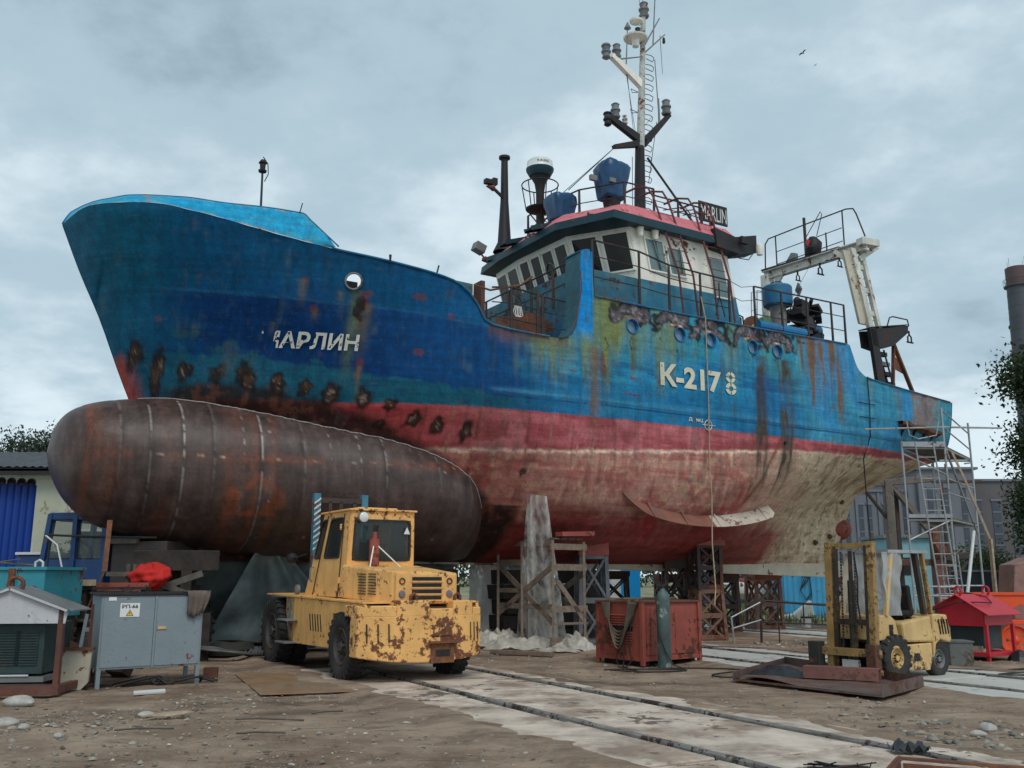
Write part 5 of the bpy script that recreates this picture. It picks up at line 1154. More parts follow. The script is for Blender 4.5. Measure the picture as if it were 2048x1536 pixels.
# ---------------------------------------------------------------- vehicles
def wheel(parent, c, r, w, ax='x', rim='hub', lugs=0, side=-1, rr=.56, holes=0):
    """tyre with lugs and a dished rim; parent gets wheel > tyre, rim"""
    o = bpy.data.objects.new('wheel', None); col.objects.link(o); o.parent = parent; o.location = c
    h = w / 2; ri = r * rr
    g = B(); g.lathe([(ri, -h * .72), (ri * 1.06, -h * .86), (r * .8, -h), (r * .93, -h * .93), (r * .985, -h * .74), (r, -h * .3), (r, h * .3), (r * .985, h * .74), (r * .93, h * .93), (r * .8, h), (ri * 1.06, h * .86), (ri, h * .72)], (0, 0, 0), ax, 36)
    t = g.out('tyre', 'rubber', o, smooth=True)
    if lugs:
        g = B()
        for i in range(lugs):
            for sgn in (-1, 1):
                a = 2 * PI * (i + (.5 if sgn > 0 else 0)) / lugs; m_ = Matrix.Rotation(a, 3, 'X')
                for (x0, x1, r0, r1) in ((.12, .98, r * .985, r * 1.035), (.86, 1.01, r * .86, r * 1.0)):
                    vs = []
                    for zr in (r0, r1):
                        for dy_ in (-.3, .3):
                            for x in (x0, x1):
                                tw = (x - .5) * .04 * r / .5
                                vs.append(m_ @ Vector((sgn * x * h, dy_ * 2 * PI * r / lugs * .62 + tw, zr)))
                    if ax == 'y': vs = [Vector((v.y, v.x, v.z)) for v in vs]
                    g.add(vs, [(0, 2, 3, 1), (4, 5, 7, 6), (0, 1, 5, 4), (2, 6, 7, 3), (0, 4, 6, 2), (1, 3, 7, 5)])
        g.out('tread_lugs', 'rubber', o, kind='stuff')
    s = side; g = B()
    prof = [(ri * 1.02, s * h * .8), (ri * .97, s * h * .88), (ri * .92, s * h * .74), (ri * .84, s * h * .3), (ri * .5, s * h * .2), (ri * .46, s * h * .55), (ri * .3, s * h * .62), (ri * .26, s * h * .9), (0, s * h * .92)]
    g.lathe(prof, (0, 0, 0), ax, 28); g.lathe([(0, -s * h * .4), (ri, -s * h * .4)], (0, 0, 0), ax, 20)
    g.out('rim', rim, o, smooth=True)
    g = B()
    for i in range(8):
        a = 2 * PI * i / 8; p = Vector((s * h * .58, ri * .38 * math.cos(a), ri * .38 * math.sin(a))); 
        if ax == 'y': p = Vector((p.y, p.x, p.z))
        d = Vector((s * .035, 0, 0)) if ax == 'x' else Vector((0, s * .035, 0)); g.cyl(p, p + d, r * .035, n=6)
    g.out('wheel_nuts', 'black', o, kind='stuff')
    return o
def panel(g, pts, th):
    """quad plate from 4 points with thickness along its normal"""
    p = [Vector(x) for x in pts]; n = (p[1] - p[0]).cross(p[-1] - p[0]).normalized(); g.ext(p, n * th); return g
def window(parent, pts, n, fw=.035, gm='darkglass', fm='rubber', pr=.012):
    p = [Vector(x) for x in pts]; n = Vector(n).normalized(); c = sum(p, Vector()) / len(p)
    def rnd_(ps, r):
        out = []
        k = len(ps)
        for i in range(k):
            a, b, d = ps[i - 1], ps[i], ps[(i + 1) % k]
            u, v = (a - b).normalized() * r, (d - b).normalized() * r
            for t in (0, .25, .5, .75, 1): out.append(b + u * (1 - t) ** 2 + v * t ** 2)
        return out
    o = rnd_(p, .1); i_ = rnd_([x + (c - x).normalized() * fw * 1.4 for x in p], .08); k = len(o)
    g = B(); vs = [x for x in o] + [x + n * pr for x in o] + [x + n * pr for x in i_] + [x for x in i_]
    g.add(vs, [(q_ + a, (q_ + 1) % k + a, (q_ + 1) % k + a + k, q_ + a + k) for a in (0, k, 2 * k) for q_ in range(k)]); w = g.out('window', fm, parent, smooth=False)
    g = B(); g.ext([x + n * .002 for x in i_], n * .004); g.out('pane', gm, w); return w
def tractor():
    T = thing('counterweight_forklift', 'big yellow forklift with closed cab and scraped rusty counterweight, seen from behind', 'forklift', (-1.72, 15.95, 0), R(31))
    for x, y, r, w in ((-.92, .25, .52, .27), (.92, .25, .52, .27), (-.92, 3.85, .6, .3), (.92, 3.85, .6, .3)): wheel(T, (x, y, r), r, w, lugs=26, side=-1 if x < 0 else 1)
    for x in (-.6, .6): wheel(T, (x, 3.85, .6), .6, .26, lugs=26, side=-1)
    g = B(); g.bx(-.8, .8, 3.75, 3.95, .5, .7); g.bx(-.8, .8, .17, .33, .42, .58); g.out('axle', 'black', T, kind='stuff')
    # chassis sides with the steer wheel arch
    def side(x, d):
        g = B(); P = [(x, 2.7, .44), (x, 2.7, 1.24), (x, -.62, 1.19), (x, -.62, .95), (x, .72, 1.02), (x, .85, .46)]
        if d > 0: P = [(a, b, c) for a, b, c in P]
        g.ext(P, (d * .05, 0, 0)); g.out('chassis_side', 'yellow', T, bevel=.01)
    side(-1.0, 1); side(.95, 1)
    g = B(); g.bx(-.94, .94, .9, 3.3, .5, 1.2); g.bx(-.6, .6, -.6, .9, .45, 1.15); g.out('chassis_core', 'darksteel', T, kind='stuff')
    g = B(); g.ext([(-1.02, -.6, 1.2), (-1.02, 2.7, 1.25), (-1.02, 4.3, 1.27), (-.6, 4.45, 1.27), (.6, 4.45, 1.27), (1.0, 4.3, 1.27), (1.0, -.6, 1.2)], (0, 0, .025)); g.out('deck_plate', 'yellow', T)
    g = B(); g.ext([(-.98, 2.7, .44), (-.98, 2.7, 1.24), (-.98, 3.2, 1.25), (-.98, 3.2, .95), (-.98, 2.95, .44)], (.05, 0, 0)); M['yteal'] = mat('flaking_teal_yellow', (.5, .28, .1), c2=(.06, .2, .25), c2f=.42, vs=3, rust=.35, rs=5); g.out('step_side', 'yteal', T)
    for z, y in ((.83, 2.75), (.44, 2.8)):
        g = B(); g.bx(-1.22, -.95, y - .3, y + .25, z, z + .03); g.out('step', 'grey', T, bevel=.006)
    for k in range(5):
        g = B(); g.beam((-1.004, 1.22 + k * .13, .70), (-1.004, 1.30 + k * .13, .98), .012, .028); g.out('vent_slot', 'black', T)
    # counterweight: curved rear block with raised ears and a central notch
    def xs_y(x): return -.86 + .22 * (abs(x + .03) / 1.08) ** 2.6
    M['cwt'] = M['yellowcw']
    def block(x0, x1, z0, z1, name, m='yellowcw', n=10, dy=0., yf=-.35, zb=None):
        g = B(); xs = [x0 + (x1 - x0) * i / n for i in range(n + 1)]
        z_ = (lambda x: z0 + .09 * (abs(x) / 1.1) ** 2) if zb is None else (lambda x: zb)
        rear = [(x, xs_y(x) + dy) for x in xs]
        bot = [(x, y, z_(x)) for x, y in rear] + [(x1, yf, z_(x1)), (x0, yf, z_(x0))]; top = [(x, y, z1) for x, y in rear] + [(x1, yf, z1), (x0, yf, z1)]
        k = len(bot); g.add(bot + top, [tuple(range(k))[::-1], tuple(range(k, 2 * k))] + [(i, (i + 1) % k, k + (i + 1) % k, k + i) for i in range(k)])
        return g.out(name, m, T, bevel=.018)
    block(-1.12, 1.02, .31, 1.02, 'counterweight'); block(-1.115, -.55, 1.0, 1.17, 'counterweight_shoulder', zb=1.0, n=5, yf=-.1); block(-.55, .0, 1.0, 1.25, 'counterweight_ear', zb=1.0, n=5, yf=-.5)
    block(.42, .82, 1.0, 1.24, 'counterweight_ear', zb=1.0, n=4, yf=-.5); block(.83, 1.015, 1.0, 1.13, 'counterweight_shoulder', zb=1.0, n=3, yf=-.3)
    block(.01, .41, .56, 1.12, 'tow_cover', zb=.7, dy=-.02, n=6, yf=-.6)
    g = B(); g.cyl((.21, -.92, .87), (.21, -.86, .87), .03, n=8); g.out('cover_bolt', 'rust', T)
    g = B(); g.bx(.02, .42, -.885, -.8, .3, .62); g.bx(-.02, .46, -.95, -.86, .6, .63); g.out('tow_pocket', 'rust', T, kind='stuff')
    g = B(); g.bx(.1, .34, -.892, -.88, .4, .5); g.out('pocket_hole', 'black', T)
    for x in (-.98, -.82, -.66, .78, .86, .94):
        g = B(); y = xs_y(x) - .003; g.beam((x, y, .62), (x - .01, y, .9), .05 if x < 0 else .03, .012, up=(1, 0, 0)); M.setdefault('dkgreen', mat('faded_green_stripe', (.03, .05, .035), rust=.3)); g.out('warning_stripe', 'dkgreen', T)
    for x in (-.22, .55):
        g = B(); g.tube([(x - .05, -.72, 1.24), (x - .05, -.72, 1.31), (x, -.72, 1.35), (x + .05, -.72, 1.31), (x + .05, -.72, 1.24)], .025, 6); g.out('lifting_eye', 'rust', T)
    # hood
    yr, yf = -.62, .9
    g = B()
    A_ = [(-.56, yr, 1.18), (.6, yr, 1.18), (.6, yr, 1.67), (-.56, yr, 1.7)]; Bq = [(-.8, yf, 1.26), (.6, yf, 1.26), (.6, yf, 1.8), (-.8, yf, 1.81)]
    g.add(A_ + Bq, [(0, 1, 2, 3), (7, 6, 5, 4), (0, 4, 5, 1), (1, 5, 6, 2), (2, 6, 7, 3), (3, 7, 4, 0)]); hood = g.out('engine_hood', 'yellow', T, bevel=.03)
    g = B(); g.ext([(-.5, yr - .012, 1.2), (.55, yr - .012, 1.2), (.55, yr - .012, 1.64), (-.5, yr - .012, 1.66)], (0, -.02, 0)); gp = g.out('grille_panel', 'yellow', hood, bevel=.012)
    for k in range(4):
        g = B(); z = 1.575 - k * .098; g.bx(-.22, .3, yr - .036, yr - .031, z - .027, z + .03); g.out('grille_opening', 'black', hood)
        g = B(); g.bx(-.24, .32, yr - .05, yr - .028, z - .05, z - .032); g.out('grille_bar', 'yellow', hood)
    for x in (-.39, .44):
        g = B(); g.lathe([(.055, -.035), (.05, -.05), (.035, -.05), (.03, -.03)], (x, yr, 1.54), 'y', 16); g.out('lamp_socket', 'rust', hood, smooth=True)
        g = B(); g.lathe([(0, -.06), (.05, -.055), (.062, -.03)], (x, yr, 1.34), 'y', 16); M.setdefault('mauve', mat('mauve_plastic', (.2, .16, .19), rough=.5)); g.out('tail_lamp', 'mauve', hood, smooth=True)
    # louvres on hood side: two columns of seven
    for cx in (0, 1):
        for k in range(8):
            y0 = -.18 + cx * .3; z = 1.65 - k * .045 
            f = lambda y: -.8 + (.9 - y) / 1.52 * .24
            g = B(); g.beam((f(y0) - .006, y0, z), (f(y0 + .22) - .006, y0 + .22, z + .006), .028, .012); g.out('hood_louvre', 'black', hood)
    # cab: rear face y=.88, slightly wider at the bottom, front raked
    c_ = dict(rl=(-.68, .88), rr=(.5, .88)); zt, zb2 = 2.72, 1.27
    Rlb, Rrb, Flb, Frb = (-.72, .92, zb2), (.52, .92, zb2), (-.78, 2.75, zb2), (.58, 2.75, zb2)
    Rlt, Rrt, Flt, Frt = (-.66, .88, zt), (.5, .88, zt), (-.66, 2.15, zt), (.5, 2.15, zt)
    def lerp(a, b, t): return tuple(a[i] + (b[i] - a[i]) * t for i in range(3))
    def face_grid(a, b, c, d, holes, name):     # a,b bottom; d,c top ; holes in (u0,u1,v0,v1)
        us = sorted({0, 1} | {h[0] for h in holes} | {h[1] for h in holes}); vs_ = sorted({0, 1} | {h[2] for h in holes} | {h[3] for h in holes})
        n = (Vector(b) - Vector(a)).cross(Vector(d) - Vector(a)).normalized(); g = B()
        P = lambda u, v: Vector(lerp(lerp(a, b, u), lerp(d, c, u), v))
        for i in range(len(us) - 1):
            for j in range(len(vs_) - 1):
                um, vm = (us[i] + us[i + 1]) / 2, (vs_[j] + vs_[j + 1]) / 2
                if any(h[0] < um < h[1] and h[2] < vm < h[3] for h in holes): continue
                g.add([P(us[i], vs_[j]), P(us[i + 1], vs_[j]), P(us[i + 1], vs_[j + 1]), P(us[i], vs_[j + 1])], [(0, 1, 2, 3)])
        bm = bmesh.new()
        o = g.out(name, 'yellow', T, solid=.035)
        for h in holes:
            window(o, [P(h[0] - .005, h[2] - .005), P(h[1] + .005, h[2] - .005), P(h[1] + .005, h[3] + .005), P(h[0] - .005, h[3] + .005)], n, fw=.03, pr=.03, gm='cabglass')
        return o
    M['cabglass'] = glass('cab_glass', (.25, .32, .32), .42)
    rear = face_grid(Rlb, Rrb, Rrt, Rlt, [(.05, .95, .42, .9)], 'cab_rear')
    left = face_grid(Flb, Rlb, Rlt, Flt, [(.02, .2, .45, .93), (.32, .78, .45, .93)], 'cab_side')
    right = face_grid(Rrb, Frb, Frt, Rrt, [(.2, .7, .45, .93)], 'cab_side')
    front = face_grid(Frb, Flb, Flt, Frt, [(.06, .94, .42, .93)], 'cab_front')
    g = B(); g.beam((-.755, 1.18, 1.3), (-.695, 1.12, 2.68), .012, .012); g.out('door_seam', 'black', T)
    g = B(); g.beam((-.8, 2.3, 1.3), (-.7, 1.9, 2.68), .012, .012); g.out('door_seam', 'black', T)
    g = B(); g.tube([(-.78, 2.35, 1.78), (-.84, 2.35, 1.76), (-.85, 2.35, 1.56), (-.8, 2.35, 1.52)], .016, 6); g.out('door_handle', 'grey', T, smooth=True)
    for z in (1.5, 2.4): g = B(); g.cyl((-.75, 1.13, z), (-.75, 1.13, z + .1), .02, n=8); g.out('door_hinge', 'yellow', T)
    g = B(); g.ext([(-.72, .82, zt), (.55, .82, zt), (.56, 2.25, zt), (-.72, 2.25, zt)], (0, 0, .035)); g.out('cab_roof', 'yellow', T, bevel=.012)
    g = B(); g.ext([(-.5, 1.0, zt + .035), (.25, 1.0, zt + .035), (.25, 2.1, zt + .035), (-.5, 2.1, zt + .035)], (0, 0, .04)); g.out('roof_hatch', 'yellow', T, bevel=.02)
    g = B(); g.lathe([(0, -.02), (.085, -.01), (.1, .02), (.085, .07), (.0, .1)], (-.47, .8, 2.61), 'y', 24); wl = g.out('work_lamp', 'grey', T, smooth=True)
    g = B(); g.lathe([(0, -.035), (.06, -.03), (.084, -.012)], (-.47, .8, 2.61), 'y', 24); M['lens'] = mat('lamp_lens', (.7, .72, .72), rough=.15, bump=0, var=.1); g.out('lamp_lens', 'lens', wl, smooth=True)
    g = B(); g.ext([(.3, .84, 2.34), (.42, .84, 2.34), (.36, .84, 2.46)], (0, -.004, 0)); g.out('triangle_sticker', 'lens', T)
    # inside: seat, levers
    g = B(); g.bx(-.3, .2, 1.35, 1.5, 1.6, 2.2); g.bx(-.3, .2, 1.4, 1.95, 1.5, 1.66); g.out('driver_seat', 'black', T, kind='stuff', bevel=.04)
    # exhaust stack and its stays
    g = B(); g.cyl((-.32, .66, 1.76), (-.32, .66, 2.24), .085, n=16); g.cyl((-.32, .66, 2.24), (-.32, .66, 2.36), .045, .035, n=12); ex = g.out('exhaust_stack', 'primer', T, smooth=True)
    g = B(); g.cyl((-.32, .66, 2.36), (-.3, .66, 2.47), .036, .05, n=12); g.out('exhaust_tip', 'black', T, smooth=True)
    for a, b in (((-.36, .6, 2.12), (-.48, .45, 1.77)), ((-.28, .6, 2.12), (.05, .4, 1.77))): g = B(); g.cyl(a, b, .012, n=6); g.out('exhaust_stay', 'cream', T)
    # mast beyond the cab
    M['mastteal'] = mat('teal_mast_paint', (.06, .2, .28), rust=.35, rs=5, c2=(.3, .34, .34), c2f=.3)
    for x in (-.52, .46):
        g = B(); g.ext([(x, 3.2, .3), (x + .13, 3.2, .3), (x + .13, 3.2, 3.2), (x, 3.2, 3.2)], (0, .12, 0)); g.out('mast_rail', 'mastteal', T)
    for k in range(9):
        g = B(); z = 2.1 + k * .11; g.ext([(-.521, 3.19, z), (-.391, 3.19, z + .1), (-.391, 3.19, z + .14), (-.521, 3.19, z + .04)], (0, -.006, 0)); g.out('hazard_stripe', 'white', T)
    g = B(); g.bx(-.42, .5, 3.22, 3.3, 3.02, 3.12); g.out('mast_crosshead', 'darksteel', T)
    for x in (-.22, .0, .28): g = B(); g.bx(x, x + .07, 3.22, 3.28, 1.4, 3.05); g.out('lift_cylinder', 'darksteel', T)
    g = B(); g.lathe([(.0, .0), (.09, .03), (.1, .12), (.0, .16)], (-.98, 2.9, 1.95), 'y', 14); g.cyl((-.95, 2.9, 1.95), (-.78, 2.75, 2.02), .015, n=5); g.out('head_lamp', 'black', T, smooth=True)
    g = B(); g.lathe([(.0, -.05), (.09, -.03), (.09, .03), (0, .05)], (-.85, 3.0, 1.38), 'x', 16); g.out('fender_lug', 'grey', T, smooth=True)
    return T
tractor()

def small_forklift():
    F = thing('forklift_truck', 'small pale yellow forklift with greasy mast and plastic sheet windscreen beside the steel tray', 'forklift', (6.1, 15.52, 0), R(123.53))
    wheel(F, (.13, 0, .35), .35, .24, rim='ochre', lugs=16, side=-1, rr=.46); wheel(F, (.92, 0, .35), .35, .24, rim='ochre', lugs=16, side=1, rr=.5)
    wheel(F, (.16, -1.2, .28), .28, .17, rim='grey', lugs=0, side=-1, rr=.55); wheel(F, (.9, -1.2, .28), .28, .17, rim='grey', side=1, rr=.55)
    # body: front cowl, side pods, seat hood, counterweight
    g = B(); g.ext([(.1, .33, .62), (.1, .28, 1.0), (.1, .02, 1.02), (.1, -.12, .92), (.1, -.2, .6), (.1, -.32, .55), (.1, -.32, .5), (.1, .2, .62)], (.85, 0, 0)); g.out('front_cowl', 'ochre', F, bevel=.02)
    g = B(); g.ext([(.06, -.3, .14), (.06, -.3, .54), (.06, -.98, .55), (.06, -.98, .3), (.06, -.9, .12)], (.93, 0, 0)); g.out('side_frame', 'ochre', F, bevel=.02)
    g = B(); g.ext([(.05, -.26, .58), (.05, -.22, .88), (.05, -.3, .9), (.05, -1.0, .98), (.05, -1.04, .56)], (.95, 0, 0)); g.out('engine_cover', 'ochre', F, bevel=.035)
    g = B(); g.ext([(.03, -1.0, .3), (.03, -1.02, .99), (.03, -1.12, 1.01), (.03, -1.42, .99), (.03, -1.5, .62), (.03, -1.5, .56), (.03, -1.43, .54), (.03, -1.2, .6), (.03, -1.06, .52)], (.98, 0, 0)); g.out('counterweight', 'ochre', F, bevel=.03)
    g = B(); g.bx(.2, .86, -1.46, -1.0, .2, .62); g.out('counterweight_lower', 'ochre', F, bevel=.03)
    for k in range(4): g = B(); g.beam((.024, -1.15 - k * .075, .92), (.024, -1.19 - k * .075, .68), .012, .03); g.out('louvre', 'black', F)
    g = B(); g.bx(.052, .056, -.62, -.48, .28, .4); g.out('side_pocket', 'black', F)
    g = B(); g.lathe([(0, -.01), (.05, 0), (.05, .03)], (.09, .02, .74), 'x', 14); g.box((.088, .02, .82), (.01, .09, .08)); g.out('brake_dial', 'black', F, kind='stuff')
    g = B(); g.ext([(.02, .26, .5), (.02, .2, .62), (.02, 0, .67), (.02, -.2, .62), (.02, -.3, .5), (.05, -.3, .5)], (.2, 0, 0)); g.out('fender', 'ochre', F, bevel=.01)
    # seat and steering
    g = B(); g.box((.5, -.82, 1.22), (.45, .1, .5), rx=-.12); g.box((.5, -.58, 1.02), (.45, .45, .1)); g.out('seat', 'black', F, bevel=.03, kind='stuff')
    g = B(); g.cyl((.5, .1, 1.0), (.5, -.12, 1.3), .02, n=6); g.out('steering_column', 'black', F)
    g = B(); c = Vector((.5, -.14, 1.32)); g.tube([c + Vector((.17 * math.cos(a), .12 * math.sin(a), .1 * math.sin(a))) for a in np.linspace(0, 2 * PI, 17)[:-1]], .013, 5, closed=True); g.out('steering_wheel', 'black', F, smooth=True)
    M['rag'] = mat('black_plastic_rag', (.02, .02, .022), rough=.4, bump=.6, bs=12)
    g = B(); rnd = random.Random(8); P = [[(.15 + .08 * i + rnd.uniform(-.01, .01), -.38 - .06 * j, .93 + .05 * rnd.random() + .03 * math.sin(i * 2 + j)) for i in range(8)] for j in range(7)]; g.grid(P); g.out('seat_rag', 'rag', F, smooth=True)
    # overhead guard
    def post(a, b, m='ochre', w=.055): g = B(); g.beam(a, b, w, w * 1.2); g.out('guard_post', m, F)
    for x in (.1, .92): post((x, .12, 1.0), (x, -.12, 2.0)); post((x, -1.08, 1.0), (x, -.95, 2.02), 'mast')
    post((.16, -.98, 1.0), (.16, -.84, 2.0), 'darksteel', .07)
    g = B(); g.bx(.06, .96, -1.08, .0, 1.99, 2.04); g.out('guard_roof', 'galv', F)
    M['film'] = glass('film_reflection_tint', (1, 1, 1), .42); M['film'].node_tree.nodes['Principled BSDF'].inputs['Base Color'].default_value = (.66, .68, .68, 1); M['film'].node_tree.nodes['Principled BSDF'].inputs['Roughness'].default_value = .35  # reflection on the plastic film is put into its pale tint
    def film(pts, nm='plastic_screen'):
        a, b, c, d = [Vector(p) for p in pts]; P = []; rnd = random.Random(len(pts)); n = (b - a).cross(d - a).normalized()
        for i in range(13):
            row = []
            for j in range(13):
                u, v = i / 12, j / 12; p = a.lerp(b, u).lerp(d.lerp(c, u), v); row.append(p + n * (.018 * math.sin(u * 14 + v * 6) + .012 * math.sin(v * 23 - u * 7)))
            P.append(row)
        g = B(); g.grid(P); g.out(nm, 'film', F, smooth=True)
    film([(.1, .15, 1.0), (.92, .15, 1.0), (.92, -.05, 2.02), (.1, -.05, 2.02)]); film([(.08, .13, 1.0), (.08, .13, 2.0), (.08, -.36, 2.0), (.08, -.26, 1.0)]); film([(.94, -.2, 1.0), (.94, -.2, 2.0), (.94, -.95, 2.0), (.94, -1.0, 1.0)])
    # mast: two channels, inner rails, chains, cylinder
    mm = bpy.data.objects.new('mast', None); col.objects.link(mm); mm.parent = F
    tilt = lambda z: .45 - .05 * (z - 1)
    for x, w in ((.0, .11), (.13, .06), (.72, .06), (.81, .11)):
        top = 2.16 if w > .1 else 2.1
        g = B(); g.ext([(x, tilt(.1), .1), (x + w, tilt(.1), .1), (x + w, tilt(top), top), (x, tilt(top), top)], (0, .09 if w > .1 else .06, 0)); g.out('mast_channel', 'mast' if w > .1 else 'blackgrease', mm)
    for z, m in ((2.1, 'mast'), (.9, 'blackgrease'), (.42, 'mast'), (.16, 'mast')):
        g = B(); g.bx(.02, .9, tilt(z), tilt(z) + .05, z - .045, z + .045); g.out('mast_crossbar', m, mm)
    g = B(); g.cyl((.5, .44, .2), (.5, .4, 1.55), .06, n=12); g.cyl((.5, .4, 1.55), (.5, .38, 2.02), .035, n=10); g.out('lift_cylinder', 'blackgrease', mm, smooth=True, kind='stuff')
    for x in (.36, .62):
        g = B()
        for k in range(34): g.box((x, tilt(.4 + k * .05) + .06, .4 + k * .048), (.028 if k % 2 else .018, .02, .04))
        g.out('lift_chain', 'blackgrease', mm, kind='stuff')
    g = B(); g.tube([(.34, .5, 2.0), (.3, .5, 1.6), (.34, .48, 1.2), (.3, .47, .8)], .014, 5); g.out('hydraulic_hose', 'black', mm, smooth=True)
    g = B(); g.bx(-.1, 1.18, .56, .62, .38, .5); g.bx(-.1, 1.18, .56, .62, .12, .2); g.out('fork_carriage', 'mast', mm, kind='stuff')
    M['forkdark'] = mat('dirty_fork_steel', (.035, .033, .032), rust=.3, rs=5)
    for x0, x1 in ((.98, 1.2), (-.08, .1)):
        g = B(); g.bx(x0, x1, .55, .7, .06, .58); g.out('fork_shank', 'forkdark', mm, bevel=.01)
        g = B(); g.bx(x0 + .04, x1 - .04, .6, 1.4, .03, .07); g.out('fork_tine', 'forkdark', mm)
    g = B(); g.bx(.35, .65, .5, .56, .1, .32); g.out('carriage_plate', 'white', mm)
M['blackgrease'] = mat('black_grease', (.03, .024, .02), rust=.4, rs=8, rcol=(.12, .07, .03), rough=.45)
small_forklift()

# ---------------------------------------------------------------- yard things around the ship
def gnd_at(u, v, y=None):      # helper used only for notes of where things stand (metres on the ground)
    pass
def cabinet():
    a = math.atan2(.85, 1.2)
    t = thing('electrical_cabinet', 'grey steel switch cabinet with two doors and a white danger sign, on short legs', 'electrical cabinet', (-6.05, 14.38, 0), a)
    W, D = 1.5, .62
    g = B(); g.ext([(0, 0, .27), (W, 0, .27), (W, 0, 1.33), (0, 0, 1.33)], (0, D, 0)); g.out('body', 'greyblue', t, bevel=.006)
    g = B(); g.ext([(-.05, -.03, 1.335), (W + .06, -.03, 1.335), (W + .06, D + .03, 1.36), (-.05, D + .03, 1.36)], (0, 0, .02)); g.out('lid', 'black', t)
    for x0, x1 in ((.03, .76), (.8, W - .03)):
        g = B(); g.bx(x0, x1, -.014, 0, .3, 1.3); g.out('door', 'greyblue', t, bevel=.004)
    g = B(); g.bx(.765, .795, -.02, 0, .28, 1.32); g.out('door_strip', 'greyblue', t)
    g = B(); g.bx(.82, .95, -.03, -.012, .83, .87); hd = g.out('latch', 'ochre', t)
    for x, y in ((.0, 0), (W - .06, 0), (.0, D - .06), (W - .06, D - .06)): g = B(); g.bx(x, x + .06, y, y + .06, 0, .28); g.out('leg', 'greyblue', t)
    g = B(); g.bx(.26, .54, -.022, -.014, 1.02, 1.22); sg = g.out('danger_sign', 'signwhite', t)
    lettering('\u0420\u041f-66', 1, lambda x, y, w, h: Vector((.285 + x, -.0235, 1.145 + y)), 'sign_text', 'black', sg, width=.23, height=.055, bold=.03, step=.5)
    g = B(); g.ext([(.345, -.022, 1.035), (.455, -.022, 1.035), (.4, -.022, 1.13)], (0, -.002, 0)); g.out('hazard_triangle', 'black', sg)
    g = B(); g.ext([(.358, -.0242, 1.042), (.442, -.0242, 1.042), (.4, -.0242, 1.117)], (0, -.001, 0)); g.out('triangle_yellow', 'signyellow', sg)
    g = B(); g.ext([(.404, -.0254, 1.1), (.385, -.0254, 1.075), (.397, -.0254, 1.075), (.39, -.0254, 1.05), (.412, -.0254, 1.082), (.401, -.0254, 1.082)], (0, -.001, 0)); g.out('lightning_mark', 'black', sg)
    g = B(); g.bx(.09, .2, -.02, -.014, 1.26, 1.31); g.out('paper_label', 'signwhite', t)
    M['cloth'] = mat('brown_cloth', (.13, .1, .085), var=.3, rough=.95, bump=.6, bs=40)
    r = thing('rag', 'brown rag draped over the right end of the grey cabinet', 'rag', (-6.05, 14.38, 0), a)
    P = []
    for j, (y, z) in enumerate(((.3, 1.39), (.12, 1.385), (-.0, 1.39), (-.045, 1.36), (-.06, 1.28), (-.05, 1.18), (-.06, 1.08), (-.055, .98))):
        row = []
        for i in range(12):
            x = 1.24 + .34 * i / 11 * (1 if z > 1.2 else .75 + .25 * (z - .98) / .22) + .0
            zz = z if z > 1.3 else z + .16 * abs(i / 11 - .35) + .02 * math.sin(i * 3); row.append((x, y + .02 * math.sin(i * 1.9 + j * .4) - .01, zz + .005 * math.sin(i * 2.3)))
        P.append(row)
    g = B(); g.grid(P); g.out('cloth', 'cloth', r, smooth='all', solid=.01)
M['signwhite'] = mat('sign_white', (.75, .75, .75), rough=.4, var=.04, bump=0); M['signyellow'] = mat('sign_yellow', (.75, .5, .03), rough=.4, bump=0, var=.03)
cabinet()
